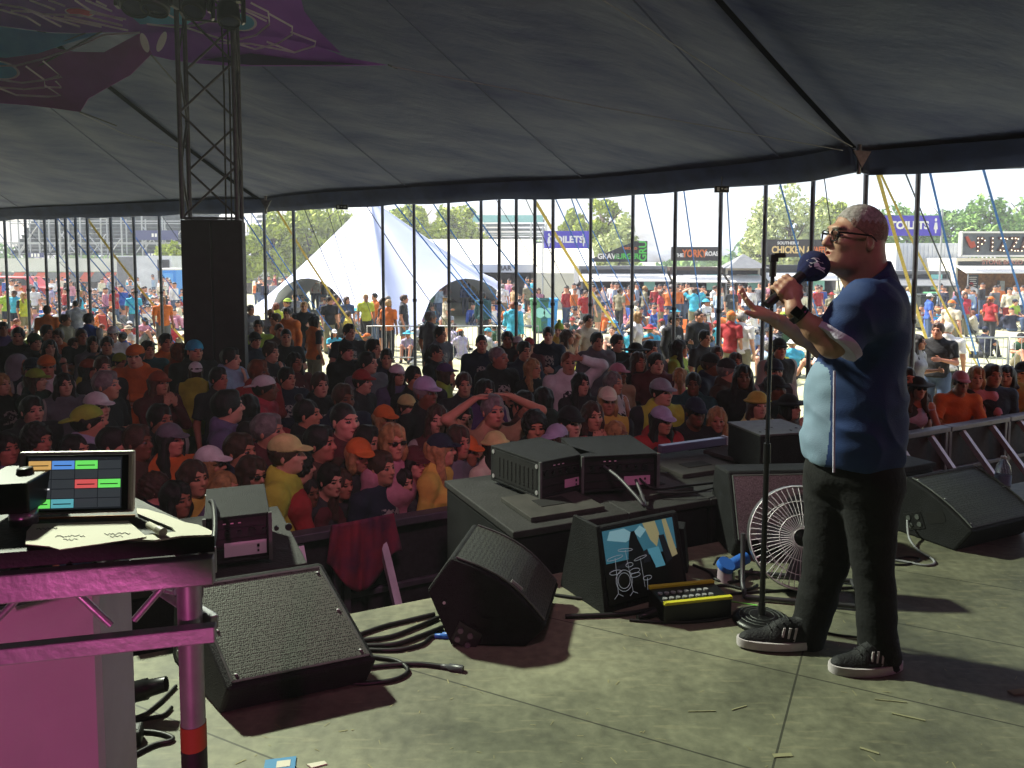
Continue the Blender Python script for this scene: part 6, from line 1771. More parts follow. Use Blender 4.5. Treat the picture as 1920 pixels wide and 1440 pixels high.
# microphone
mic = empty('microphone', hc_ if False else mic_a, 0, 'black handheld microphone with a big navy foam windshield and white emblem', 'microphone')
def W3(p): return Vector(p) - mic_a
MB().tube([W3(mic_a), W3(mic_a.lerp(mic_b, .1)), W3(mic_a.lerp(mic_b, .9)), W3(mic_b)], [.014, .0165, .0205, .024], 16).build('handle', mat('mic_black', '0c0c0e', .4), mic)
s = SDF(); s.ell(W3(foam), (.055, .055, .055), .02); s.cone(W3(foam), W3(foam - mdir * .045), .046, .030, .02)
m_foam = mat('navy_foam', '141c4c', .95, 0, 60, .25, .8, 400)
fo = obj('windshield', sdf_mesh('windshield', s, .004, [m_foam], noise=lambda X, Y, Z: .0006 * fz_(X * 6, Y * 6, Z * 6)), mic)
# emblem: a slanted winged zigzag mark, laid on the foam facing the camera
def on_foam(u, v):
    d = Vector((u, -math.sqrt(max(0, .0562 ** 2 - u * u - v * v)), v)); return W3(foam) + d
em = MB(); ES = 1.25
def mark(poly):
    n = len(poly); poly = [(a * ES - .004, b_ * ES - .006) for a, b_ in poly]; vs = [on_foam(*p) + Vector((0, -.0016, 0)) for p in poly] + [on_foam(p[0] * 1.0, p[1]) * 1 + Vector((0, .003, 0)) for p in poly]
    em.add(vs, [tuple(range(n)), tuple(range(2 * n - 1, n - 1, -1))])
mark([(-.030, .022), (-.012, .030), (-.002, .018), (-.020, .012)]); mark([(-.012, .030), (.000, .028), (.014, .012), (-.002, .018)]); mark([(-.026, .008), (-.004, .016), (.020, -.002), (.016, -.006), (-.002, .004), (-.022, .002)]); mark([(-.010, .000), (.000, .002), (.018, -.010), (.022, -.016), (.008, -.008)])
em.build('emblem', mat('emblem_white', 'c8ccd8', .6), fo)
# ------------------------------------------------------------------ gear on and in front of the stage
def grille_mat():
    m = mat('steel_grille', '3c403c', .5, .5); nt = m.node_tree; b = nt.nodes['Principled BSDF']; N = nt.nodes.new; l = nt.links.new
    t = N('ShaderNodeTexCoord'); v = N('ShaderNodeTexVoronoi'); v.inputs['Scale'].default_value = 150; v.inputs['Randomness'].default_value = 0.45
    r = N('ShaderNodeValToRGB'); r.color_ramp.elements[0].position = .30; r.color_ramp.elements[0].color = (.006, .006, .006, 1); r.color_ramp.elements[1].position = .48; r.color_ramp.elements[1].color = (*lin('565b54'), 1)
    l(t.outputs['Object'], v.inputs['Vector']); l(v.outputs['Distance'], r.inputs['Fac']); l(r.outputs['Color'], b.inputs['Base Color'])
    bp = N('ShaderNodeBump'); bp.inputs['Strength'].default_value = .5; bp.inputs['Distance'].default_value = .002; l(v.outputs['Distance'], bp.inputs['Height']); l(bp.outputs['Normal'], b.inputs['Normal'])
    return m
m_gril = grille_mat()
m_cab = mat('cabinet_paint', '131416', .7, 0, 14, .35, .5, 220, spec=.2); m_edge = mat('worn_edge', '4a4e4c', .5, 0, 20, .3)
m_cable = mat('cable_rubber', '0d0d0f', .5); m_blackp = mat('black_plastic', '0f0f11', .4)
def slab(root, name, poly, ext, m, bevel=.006):
    """poly and ext in the root's space"""
    return MB().prism(poly, ext, 0).build(name, m, root, bevel)
def side_fittings(o, w, sx, hc, pc, rot):
    """handle recess and connector plate on one side panel"""
    X = sx * w / 2; c, s_ = math.cos(rot), math.sin(rot)
    def q(d, z, cc): return (X, cc[0] + d * c - z * s_, cc[1] + d * s_ + z * c)
    MB().prism([q(*p, hc) for p in ((-.055, -.02), (-.045, -.035), (.045, -.035), (.055, -.02), (.055, .012), (.042, .030), (.015, .022), (-.015, .022), (-.042, .030), (-.055, .012))], (sx * .002, 0, 0)).build('handle_recess', mat('recess_black', '040405', .9), o)
    MB().prism([q(*p, pc) for p in ((-.055, -.045), (.055, -.045), (.055, .045), (-.055, .045))], (sx * .004, 0, 0)).build('connector_plate', m_blackp, o, .001)
    k = MB()
    for dd in (-.028, .028):
        for zz_ in (-.02, .02): 
            a = q(dd, zz_, pc); k.cyl(a, (a[0] + sx * .010, a[1], a[2]), .013, n=12)
    k.build('sockets', m_edge, o)
def wedge(name, loc, rz, w, prof, label, gi=(1, 2), lip=.022, curved=0.0, handle=True, plate=True, M=None, gm=None):
    """prof: (d, z) polygon, d grows away from the front; grille on the segment gi. x runs along the width."""
    o = empty(name, loc, rz, label, 'stage monitor', 'floor monitor wedges on the stage')
    if M is not None: o.matrix_local = M
    pr_ = []
    for i, p in enumerate(prof):
        pr_.append(p)
        if curved and i == gi[0]:
            a, b_ = Vector(prof[gi[0]]), Vector(prof[gi[1]]); n_ = Vector((-(b_ - a).y, (b_ - a).x)).normalized()
            for t_ in (.17, .34, .5, .66, .83): q = a.lerp(b_, t_) + n_ * curved * math.sin(math.pi * t_); pr_.append((q.x, q.y))
    gi2 = (gi[0], gi[1] + (5 if curved else 0))
    body = slab(o, 'cabinet', [(-w / 2, d, z) for d, z in pr_], (w, 0, 0), m_cab, .012)
    seg = [Vector((0, *pr_[i])) for i in range(gi2[0], gi2[1] + 1)]
    L0 = (seg[-1] - seg[0]).normalized(); n_ = Vector((0, -L0.z, L0.y)).normalized()
    if n_.z < 0: n_ = -n_
    seg[0] = seg[0] + L0 * lip; seg[-1] = seg[-1] - L0 * lip
    g_ = MB(); vs = []
    for p in seg: q = p + n_ * .004; vs += [(-w / 2 + lip, q.y, q.z), (w / 2 - lip, q.y, q.z)]
    for p in seg: q = p + n_ * .0005; vs += [(-w / 2 + lip, q.y, q.z), (w / 2 - lip, q.y, q.z)]
    n = len(seg)
    g_.add(vs, [(2 * i, 2 * i + 1, 2 * i + 3, 2 * i + 2) for i in range(n - 1)] + [(0, 1, 2 * n + 1, 2 * n), (2 * n - 2, 2 * n - 1, 4 * n - 1, 4 * n - 2)]); g_.build('grille', gm or m_gril, o)
    fr_ = MB()
    for sx in (-1, 1): fr_.tube([(sx * (w / 2 - lip), *(p + n_ * .005)[1:]) for p in seg], .0045, 4)
    for p in (seg[0], seg[-1]): fr_.tube([(-w / 2 + lip, *(p + n_ * .005)[1:]), (w / 2 - lip, *(p + n_ * .005)[1:])], .0045, 4)
    fr_.build('grille_frame', m_edge, o)
    sc_ = MB()
    for sx in (-1, 1):
        for t_ in (.06, .5, .94):
            p = seg[0].lerp(seg[-1], t_) + n_ * (.006 + (curved * math.sin(math.pi * t_))); sc_.lathe([(0, .003), (.006, .001), (.006, 0)], 8, c=(sx * (w / 2 - lip - .018), p.y, p.z))
    sc_.build('screws', m_steel, o)
    return o
PROF = [(.06, 0), (0, .13), (.27, .385), (.42, .33), (.47, 0)]
# W1: the big wedge at left, grille up and back into the stage
fl1 = G(427, 1294, SZ + .115); fr1 = G(692, 1240, SZ + .115); rz1 = math.atan2(fr1.y - fl1.y, fr1.x - fl1.x); w1 = (fr1 - fl1).length + .03; fl1.z = SZ
o1 = wedge('monitor_wedge', fl1 + Vector((math.cos(rz1), math.sin(rz1), 0)) * w1 / 2, rz1, w1, [(.07, 0), (0, .115), (.37, .345), (.48, .29), (.52, 0)], 'large black floor monitor beside the pink-lit table leg, mesh grille facing the stage')
side_fittings(o1, w1, -1, (.28, .11), (.40, .08), 0)
for ch_ in o1.children:
    for v_ in ch_.data.vertices: v_.co.x -= .34 * v_.co.y
# W2: wedge standing on its end so that its side panel faces us
c2, d2 = G(845, 1231, SZ), G(985, 1238, SZ)
z_ = lambda px, py, Y: P(px, py, Y)
Yb = 2.90
poly = [P(845, 1231, Yb), P(985, 1238, Yb - .01), P(1024, 1176, Yb), P(843, 1047, Yb + .02), P(800, 1107, Yb + .02)]
org = Vector(((poly[0].x + poly[1].x) / 2, Yb, SZ)); dz0 = SZ - min(p.z for p in poly)
o2 = empty('monitor_wedge', org, 0, 'black monitor tipped up on its edge, its side panel with handle hole facing us', 'stage monitor', 'floor monitor wedges on the stage')
pl2 = [p - org for p in poly]; pl2[0].z = pl2[1].z = 0.001
a, b_ = pl2[2], pl2[3]; nn = Vector((-(b_ - a).z, 0, (b_ - a).x)).normalized()
if nn.z < 0: nn = -nn
arc = [a.lerp(b_, t_) + nn * .045 * math.sin(math.pi * t_) for t_ in (0, .1, .2, .3, .4, .5, .6, .7, .8, .9, 1)]
ext = Vector((.075, .40, 0))
slab(o2, 'cabinet', [pl2[0], pl2[1]] + arc + [pl2[4]], ext, m_cab, .010)
g_ = MB(); vs = []; arc2 = [arc[0].lerp(arc[1], .4)] + arc[1:-1] + [arc[-1].lerp(arc[-2], .4)]
for p in arc2: vs += [p + nn * .004 + ext * .05, p + nn * .004 + ext * .95]
g_.add(vs, [(2 * i, 2 * i + 1, 2 * i + 3, 2 * i + 2) for i in range(len(arc2) - 1)]); g_.build('grille', m_gril, o2)
MB().tube([p + nn * .006 + ext * .045 for p in arc2], .0045, 5).tube([p + nn * .006 + ext * .955 for p in arc2], .0045, 5).build('grille_frame', m_edge, o2)
lg = arc[4] + nn * .008 + ext * .10
ad = (arc[3] - arc[5]).normalized(); MB().box(lg, (.055, .004, .012), M=Matrix.Rotation(-math.atan2(ad.z, ad.x) + math.pi, 4, 'Y')).build('badge', m_steel, o2)
def fp(px, py): q = P(px, py, Yb) - org; q.y = -.004; return q
rc_ = MB(); rc_.prism([fp(*p) for p in ((885, 1138), (892, 1143), (903, 1158), (914, 1160), (922, 1158), (921, 1170), (911, 1178), (900, 1176), (884, 1164), (880, 1150))], (0, -.002, 0)); rc_.build('handle_recess', mat('recess_black', '040405', .9), o2)
pt_ = MB(); pt_.prism([fp(*p) for p in ((862, 1163), (905, 1188), (888, 1222), (846, 1196))], (0, -.004, 0)); pt_.build('connector_plate', m_blackp, o2, .001)
sk = MB()
for (px, py) in ((864, 1180), (882, 1190), (858, 1196), (877, 1207)):
    q = fp(px, py); sk.cyl(q, q + Vector((0, -.012, 0)), .011, n=12)
sk.build('sockets', m_edge, o2)
MB().cyl(fp(833, 1129), fp(833, 1129) + Vector((0, -.004, 0)), .006, n=10).build('pole_bolt', m_steel, o2)
# W4: pale-fronted wedge behind the fan, W5: right-hand wedge
base4 = G(1405, 1062, SZ)
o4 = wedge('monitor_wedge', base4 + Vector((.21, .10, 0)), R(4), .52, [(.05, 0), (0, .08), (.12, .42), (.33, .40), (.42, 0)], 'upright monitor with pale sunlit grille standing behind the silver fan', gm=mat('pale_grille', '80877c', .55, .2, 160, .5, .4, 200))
fl5 = G(1823, 998, SZ + .13); rz5 = R(26); fl5.z = SZ
o5 = wedge('monitor_wedge', fl5 + Vector((math.cos(rz5), math.sin(rz5), 0)) * .29, rz5, .58, [(.09, 0), (0, .13), (.38, .32), (.46, .26), (.48, 0)], 'large black monitor at the right edge with a white cable looping from its side', curved=.02)
side_fittings(o5, .58, -1, (.20, .15), (.32, .09), -.4)
# TV cradle monitor
q0, q1 = G(1142, 1150, SZ), G(1288, 1110, SZ); rzt = math.atan2(q1.y - q0.y, q1.x - q0.x); wt_ = (q1 - q0).length
tv = empty('floor_screen', q0, rzt, 'floor video screen in a black cradle showing a drummer against blue and yellow shapes', 'screen')
tilt = .085; ht = .345
slab(tv, 'cradle', [(-.01, 0, 0), (-.01, tilt, ht), (-.01, tilt + .02, ht + .005), (-.01, .30, .12), (-.01, .30, 0)], (wt_ + .02, 0, 0), m_cab, .005)
slab(tv, 'side_panel', [(-.03, -.01, 0), (-.03, tilt - .03, ht + .02), (-.03, tilt + .15, ht + .02), (-.03, .34, 0)], (.018, 0, 0), m_cab, .003)
MB().prism([(0, -.002, .035), (wt_ * .96, -.002, .035), (wt_ * .96, tilt - .0, ht - .005), (0, tilt, ht - .005)], (0, -.004, .001)).build('bezel', m_blackp, tv)
def emi(n, c, e=.10):
    m = mat(n, c, .35, emis=e); return m
u_ = lambda u, v, o_=0: (wt_ * .96 * (.03 + .94 * u), -.008 - o_ + tilt * (.1 + .87 * v), .035 + (ht - .04) * (.03 + .94 * v))
def scr(poly, m, lay, nm='picture_shape', par=None):
    b0 = MB(); b0.add([u_(*p, lay * .0008) for p in poly], [tuple(range(len(poly)))]); return b0.build(nm, m, par or pic)
pb_ = MB(); pb_.add([u_(0, 0), u_(1, 0), u_(1, 1), u_(0, 1)], [(0, 1, 2, 3)]); pic = pb_.build('picture', emi('scr_teal', '3f7e90'), tv)
scr([(0, 0), (1, 0), (1, .42), (.86, .42), (.80, .30), (.62, .34), (.58, .62), (.0, .42)], emi('scr_dark', '1c1f26'), 1)
scr([(.56, 1), (.64, .74), (.72, .62), (.78, .80), (.74, 1)], emi('scr_sand', 'a6a87a'), 1); scr([(.84, 1), (.90, 1), (1.0, .45), (.90, .42)], emi('scr_sand', 'a6a87a'), 2)
scr([(.58, .62), (.66, .36), (.66, .05), (.80, .05), (.80, .34), (.74, .62)], emi('scr_cyan', '5aa6ba'), 2); scr([(.76, .78), (.84, .78), (.92, .40), (.82, .36)], emi('scr_dark', '1c1f26'), 3)
scr([(.10, .98), (.30, .98), (.45, .85), (.30, .78), (.05, .86)], emi('scr_pale', '8cc4cc'), 1); scr([(.52, .98), (.60, .90), (.50, .80), (.42, .90)], emi('scr_pale', '8cc4cc'), 2)
scr([(.34, .80), (.38, .92), (.43, .92), (.46, .80), (.52, .62), (.50, .40), (.42, .30), (.34, .36), (.30, .56)], emi('scr_black', '0c0e12'), 4, 'drummer_silhouette')
kit_ = MB()
for (cx, cy, rx, ry, tl) in ((.12, .60, .11, .025, .1), (.27, .68, .10, .02, -.15), (.20, .26, .11, .15, 0), (.20, .26, .08, .11, 0), (.36, .36, .07, .035, 0), (.10, .40, .08, .03, 0), (.36, .30, .07, .03, 0), (.52, .22, .06, .03, 0), (.46, .52, .09, .018, .2), (.30, .46, .05, .03, 0)):
    kit_.tube([u_(cx + rx * math.cos(a) - tl * ry * math.sin(a), cy + ry * math.sin(a) + tl * rx * math.cos(a), .004) for a in [k * math.pi / 8 for k in range(16)]], .0012, 4, closed=True)
for (x0, y0, x1, y1) in ((.12, .6, .10, .10), (.27, .68, .30, .08), (.10, .10, .04, .04), (.10, .10, .16, .05), (.52, .22, .50, .05), (.46, .52, .47, .10), (.30, .08, .25, .03), (.30, .08, .36, .04)):
    kit_.tube([u_(x0, y0, .004), u_(x1, y1, .004)], .0011, 4)
kit_.build('drum_kit_lines', emi('scr_grey', '9aa6ac'), pic)
bp_ = G(1255, 1082, SZ)
MB().prism([P(1222, 984, 3.62), P(1282, 992, 3.60), P(1290, 1082, 3.60), P(1235, 1092, 3.6)], (.03, .10, 0)).build('black_screen_back', m_cab, origin=(bp_.x, 3.6, SZ)); tag(bpy.data.objects['black_screen_back'], 'black flat panel standing just behind the floor video screen', 'panel')

# subwoofers in the pit and what lies on them: a local frame along the stage lip
def sub(u0, u1, v0, v1, zt, label, hat_=False):
    c = edge((u0 + u1) / 2, (v0 + v1) / 2, 0); o = empty('subwoofer', c, EDGE_A, label, 'loudspeaker', 'bass speakers in the pit along the stage lip'); w, d = u1 - u0 - .012, v1 - v0
    MB().box((0, 0, zt / 2 - .02), (w, d, zt - .04)).build('cabinet', m_cab, o, .012)
    MB().box((0, 0, zt - .018), (w + .02, d + .02, .036)).build('top_board', mat('top_board', '1e1e1e', .75, 0, 8, .4, .4, 80), o, .006)
    MB().box((w * .3, -d / 2 - .003, zt - .42), (.16, .006, .11)).build('handle_recess', mat('recess_black', '040405', .9), o)
    return o
SUBZ = 1.53
sub(-1.62, -.92, .12, .95, SUBZ - .02, 'black bass speaker in the pit behind the big left wedge monitor')
s_a = sub(.02, .66, .03, .95, SUBZ, 'black bass speaker with a square side recess, left end of the row of speakers')
sub(.67, 1.18, .03, .95, SUBZ, 'black bass speaker behind the floor video screen, second in the row')
sub(1.19, 1.75, .03, .95, SUBZ, 'black bass speaker left of the mic stand, third in the row')
sub(1.76, 2.36, .03, .95, SUBZ - .01, 'black bass speaker behind the pale-grilled monitor, fourth in the row')
sub(2.37, 3.0, .05, .9, SUBZ - .01, 'black bass speaker hidden mostly behind the legs of the man, fifth in the row')
def tray(u, v, w, d, rz, label):
    c = edge(u, v, SUBZ + .001); o = empty('slotted_board', c, EDGE_A + rz, label, 'board', 'loose boards with a slot lying on the bass speakers')
    MB().box((0, 0, .012), (w, d, .024)).build('board', mat('lid_grey', '2c2b28', .8, 0, 10, .3), o, .003); MB().box((0, 0, .0255), (w * .42, d * .32, .003)).build('slot', mat('recess_black', '040405', .9), o)
tray(.36, .28, .42, .36, 0, 'slotted grey board on the left bass speaker below the amplifier racks'); tray(1.0, .33, .36, .34, .1, 'slotted grey board on the second bass speaker near the cable'); tray(1.5, .55, .42, .30, 0, 'slotted grey board on the third bass speaker left of the mic stand'); tray(2.0, .70, .40, .3, .15, 'slotted grey board on the fourth bass speaker beside the black box')
# amplifier racks
m_face = mat('amp_face', '2b2028', .4, .3, 12, .3); m_lbl = mat('label_pink', 'b88aa4', .6); m_lblw = mat('label_white', 'bdb4bc', .6)
def rack(c, rz, w, d, h, label, grille_side=True, lbl=m_lblw, lblpos=(.18, .06, .17, .055)):
    o = empty('amplifier_rack', c, rz, label, 'amplifier rack', 'amplifier racks on the bass speakers')
    s_ = MB(); t_ = .014
    s_.box((0, 0, h - t_ / 2), (w, d, t_)); s_.box((0, 0, t_ / 2), (w, d, t_)); s_.box((-w / 2 + t_ / 2, 0, h / 2), (t_, d, h - 2 * t_)); s_.box((w / 2 - t_ / 2, 0, h / 2), (t_, d, h - 2 * t_)); s_.box((0, d / 2 - t_ / 2, h / 2), (w - 2 * t_, t_, h - 2 * t_)); s_.build('case', m_cab, o, .004)
    ed = MB()
    for sx in (-1, 1): MB().box((sx * (w / 2), -d / 2, h / 2), (.014, .014, h)).build('corner_trim', m_edge, o)
    f_ = MB().box((0, -d / 2 + .03, h / 2), (w - .03, .02, h - .03)).build('front_panel', m_face, o)
    u = MB()
    for i in range(3): u.box((0, -d / 2 + .018, h * (.28 + .22 * i)), (w - .05, .004, .003))
    u.build('unit_gaps', m_blackp, f_)
    kn_ = MB(); 
    for i in range(7): kn_.cyl((-w * .36 + i * .05, -d / 2 + .02, h * .62), (-w * .36 + i * .05, -d / 2 + .006, h * .62), .010 if i % 3 else .015, n=12)
    kn_.build('knobs', m_blackp, f_)
    x, z, ww, hh = lblpos; MB().box((x, -d / 2 + .016, z), (ww, .003, hh)).build('paper_label', lbl, f_)
    dt = MB(); dt.box((x + ww * .3, -d / 2 + .013, z + .008), (.010, .003, .012)); dt.box((x + ww * .3, -d / 2 + .013, z - .014), (.008, .003, .008)); dt.build('label_marks', m_blackp, f_)
    ld = MB()
    for i in range(3): ld.box((-w * .2 + i * .03, -d / 2 + .016, h * .82), (.012, .003, .004))
    ld.build('indicator_strip', mat('indicator', 'd8a8c0', .5), f_)
    if grille_side:
        g2 = MB(); g2.box((-w / 2 - .0005, 0, h / 2), (.001, d - .06, h - .05))
        for i in range(9):
            for j in range(7): g2.box((-w / 2 - .002, -d / 2 + .07 + i * (d - .12) / 9, .05 + j * (h - .09) / 7), (.004, (d - .12) / 9 * .35, (h - .09) / 7 * .62))
        g2.build('vent_slots', mat('recess_black', '040405', .9), o)
        cr = MB()
        for yy in (-d / 2 + .03, d / 2 - .03):
            for zz_ in (.03, h - .03): cr.cyl((-w / 2 - .004, yy, zz_), (-w / 2, yy, zz_), .012, n=10)
        cr.build('side_bolts', m_steel, o)
    return o
# placed by the corners of their front faces
def rack_at(pl, pr_, z0, **k):
    a, b_ = G(*pl, z0), G(*pr_, z0); rz = math.atan2(b_.y - a_.y if False else b_.y - a.y, b_.x - a.x); w = (b_ - a).length; d = k.pop('d'); c = (a + b_) / 2 + Vector((-math.sin(rz), math.cos(rz), 0)) * d / 2
    return rack(c, rz, w, d, **k)
def rack_c(p, rz, w, d, **k):
    c0 = G(*p, SUBZ + .02); rz = R(rz); return rack(c0 + Vector((math.cos(rz), math.sin(rz), 0)) * w / 2 + Vector((-math.sin(rz), math.cos(rz), 0)) * d / 2, rz, w, d, **k)
rack_c((1013, 937), 36, .36, .46, h=.20, label='amplifier rack with slotted side wall, left one of the pair on the bass speakers', lblpos=(.05, .05, .10, .045), lbl=m_lbl)
rack_c((1092, 925), 11, .43, .46, h=.20, label='amplifier rack with pink label, right one of the pair on the bass speakers', lblpos=(.10, .05, .15, .05), lbl=m_lbl, grille_side=False)
rack_at((385, 1064), (508, 1048), SUBZ, d=.45, h=.205, label='amplifier rack with white label behind the pink-lit table corner', lblpos=(.03, .055, .17, .06))
# black monitor box standing on the row, left of the man
bx = edge(1.98, .42, SUBZ); o = empty('black_box', bx, EDGE_A - .2, 'plain black equipment box on the speaker row between mic stand and man', 'equipment box')
MB().box((0, 0, .115), (.38, .38, .23)).build('case', m_cab, o, .01); MB().box((0, 0, .236), (.39, .39, .012)).build('lid', m_edge, o, .003)
hb_ = MB()
for i in range(5): hb_.cyl((-.15 + .07 * i, -.12 + .05 * (i % 3), .242), (-.15 + .07 * i, -.12 + .05 * (i % 3), .245), .009, n=8)
hb_.build('lid_holes', m_blackp, o)
# light bar on the row
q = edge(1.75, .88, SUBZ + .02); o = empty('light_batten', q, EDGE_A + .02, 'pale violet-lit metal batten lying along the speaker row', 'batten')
MB().box((0, 0, .03), (.55, .05, .05)).build('channel', mat('batten_metal', '7c7c9a', .35, .7), o, .004); MB().box((.27, 0, .02), (.02, .06, .08)).build('end_cap', m_steel, o)  # channel in violet-grey metal
# cables
def cable(pts, r, label, z=SZ, m=m_cable, conn=None, name='cable'):
    P3 = [Vector(p) if len(p) == 3 and isinstance(p, Vector) else (G(p[0], p[1], z) + Vector((0, 0, r + (p[2] if len(p) > 2 else 0)))) for p in pts]
    out = []
    n = len(P3)
    for i in range(n - 1):
        p0, p1, p2, p3 = P3[max(i - 1, 0)], P3[i], P3[i + 1], P3[min(i + 2, n - 1)]
        for k in range(6):
            t_ = k / 6; out.append(.5 * ((2 * p1) + (p2 - p0) * t_ + (2 * p0 - 5 * p1 + 4 * p2 - p3) * t_ ** 2 + (3 * p1 - p0 - 3 * p2 + p3) * t_ ** 3))
    out.append(P3[-1]); org_ = P3[0].copy()
    o = empty(name, org_, 0, label, 'cable', 'black cables lying on the stage')
    MB().tube([p - org_ for p in out], r, 7).build('sheath', m, o)
    if conn is not None:
        d = (out[-1] - out[-3]).normalized(); e = out[-1] - org_
        MB().tube([e - d * .01, e + d * .02, e + d * .021, e + d * .075], [.009, .010, .014, .014], 12).build('plug', conn, o)
    return o
m_blueplug = mat('blue_plug', '2c5fae', .4)
cable([(1060, 1160), (1120, 1158), (1175, 1155), (1222, 1147)], .010, 'thick cable running from the tipped monitor to the yellow-striped box')
cable([(1040, 1118), (1100, 1126), (1160, 1128), (1215, 1118), (1250, 1112)], .007, 'thin cable behind the tipped monitor leading under the screen cradle')
cable([(700, 1235), (745, 1243), (765, 1262), (740, 1278), (690, 1285), (660, 1285)], .008, 'cable curling back to the big left wedge')
cable([(690, 1255), (740, 1250), (790, 1249), (832, 1254)], .0085, 'cable with a black plug lying on the bare deck', conn=mat('plug_grey', '3a3c40', .4))
cable([(670, 1195), (720, 1178), (770, 1166), (815, 1155)], .009, 'uppermost black cable between the left wedge and the tipped monitor')
cable([(672, 1205), (730, 1198), (780, 1180), (822, 1162)], .009, 'second cable down between the left wedge and the tipped monitor')
cable([(680, 1215), (740, 1212), (790, 1196), (830, 1180)], .0095, 'third cable down between the left wedge and the tipped monitor')
cable([(690, 1222), (745, 1222), (790, 1212), (808, 1198), (820, 1196)], .008, 'cable ending in a blue plug at the foot of the tipped monitor', conn=m_blueplug)
cable([(1180, 1165), (1260, 1170), (1340, 1165), (1400, 1150)], .006, 'long thin cable passing in front of the yellow-striped box')
cable([(1540, 1185), (1570, 1192), (1605, 1196), (1620, 1200)], .004, 'thin wire between the shoes of the man')
cable([(1700, 1000, .08), (1704, 1020, .03), (1722, 1034), (1745, 1048), (1752, 1058), (1735, 1062), (1700, 1056), (1665, 1050)], .006, 'pale and black cable looping out of the right-hand monitor', m=mat('cable_pale', '8a8c90', .5))
cable([(1670, 1052), (1700, 1046), (1725, 1050), (1700, 1060), (1672, 1060)], .005, 'small coil of cable left of the right-hand monitor')
cable([(1290, 1100), (1320, 1105), (1360, 1100), (1400, 1108), (1420, 1100)], .007, 'tangle of cable behind the yellow-striped box')
cable([(1300, 1062), (1330, 1075), (1345, 1090), (1385, 1092), (1410, 1070)], .007, 'cable looping around the blue plug socket')
cable([(1370, 1116), (1420, 1112), (1500, 1108), (1600, 1104)], .006, 'cable running behind the mic stand base towards the fan')
zz_ = SUBZ + .03
cable([(1050, 905, .12), (1100, 905, .13), (1150, 925, .10), (1190, 945, .04), (1208, 952), (1205, 935), (1192, 920, .05)], .009, 'cable arching from the blue plug on the amplifier rack down to the speaker top', z=zz_, m=mat('cable_grey', '3c3c40', .5))
cable([(1165, 895, .10), (1190, 910, .06), (1225, 918), (1280, 914), (1360, 905), (1440, 896), (1500, 885)], .007, 'cable running along the tops of the speaker row', z=zz_)
cable([(1230, 925), (1300, 925), (1370, 912), (1460, 918), (1500, 905)], .006, 'second cable on the tops of the speaker row behind the mic stand', z=zz_)
cable([(395, 985, .1), (402, 1010, .14), (404, 1050, .10), (390, 1085, .03), (372, 1110)], .010, 'stiff black cable hanging behind the pink table corner', z=1.62)
bpn = MB(); q = P(1040, 893, 4.12); bpn.tube([q, q + Vector((-.0, -.035, 0))], .016, 12); bo = bpn.build('speaker_plug', m_blueplug, origin=q); tag(bo, 'blue speaker plug pushed into the left amplifier rack front', 'plug')
# stage box with yellow bumper strips and power plug
q0, q1 = G(1245, 1172, SZ), G(1372, 1158, SZ); rzb = math.atan2(q1.y - q0.y, q1.x - q0.x); wb_ = (q1 - q0).length
sb = empty('stage_box', (q0 + q1) / 2, rzb, 'black cable stage box with yellow bumper strips and a row of sockets', 'stage box')
hb2 = .085
MB().box((0, .085, hb2 / 2), (wb_, .17, hb2)).build('case', m_blackp, sb, .006)
m_yb = mat('bumper_yellow', 'b8b42c', .5)
MB().box((0, .004, hb2 + .004), (wb_, .022, .012)).build('bumper_strip', m_yb, sb, .002); MB().box((0, .166, hb2 + .004), (wb_, .022, .012)).build('bumper_strip', m_yb, sb, .002)
sk = MB()
for i in range(8):
    for j in range(2): sk.cyl((-wb_ / 2 + .025 + i * .03, .05 + j * .05, hb2), (-wb_ / 2 + .025 + i * .03, .05 + j * .05, hb2 + .006), .0105, n=10)
sk.build('sockets', m_steel, sb)
pb2 = G(1253, 1138, SZ + .02); pe = G(1195, 1160, SZ + .012)
pg = empty('power_plug', pe, 0, 'heavy black plug with two yellow bands entering the stage box', 'plug')
dv = (pb2 - pe); MB().tube([(0, 0, .006), dv * .3, dv * .31, dv * .62, dv * .63, dv], [.009, .014, .018, .02, .026, .026], 14).build('body', m_blackp, pg)
for t_ in (.66, .82): MB().tube([dv * t_, dv * (t_ + .07)], .0275, 14).build('yellow_band', m_yb, pg)
# blue industrial sockets
q = G(1362, 1088, SZ)
cs = empty('power_socket', q, .3, 'blue industrial power socket with round cap lying beside the fan', 'socket')
MB().tube([(-.01, 0, .0), (-.01, 0, .065)], [.036, .032], 16).build('grey_body', mat('socket_grey', '9a8a94', .5), cs); MB().tube([(-.01, -.0, .066), (-.006, -.012, .088)], [.042, .040], 18).build('blue_cap', m_blueplug, cs)
MB().tube([(.03, .03, .05), (.14, .05, .075)], [.028, .030], 16).build('blue_barrel', m_blueplug, cs); MB().tube([(-.05, .03, .07), (-.02, .05, .09), (.03, .04, .09)], .006, 6).build('strap', m_cable, cs)

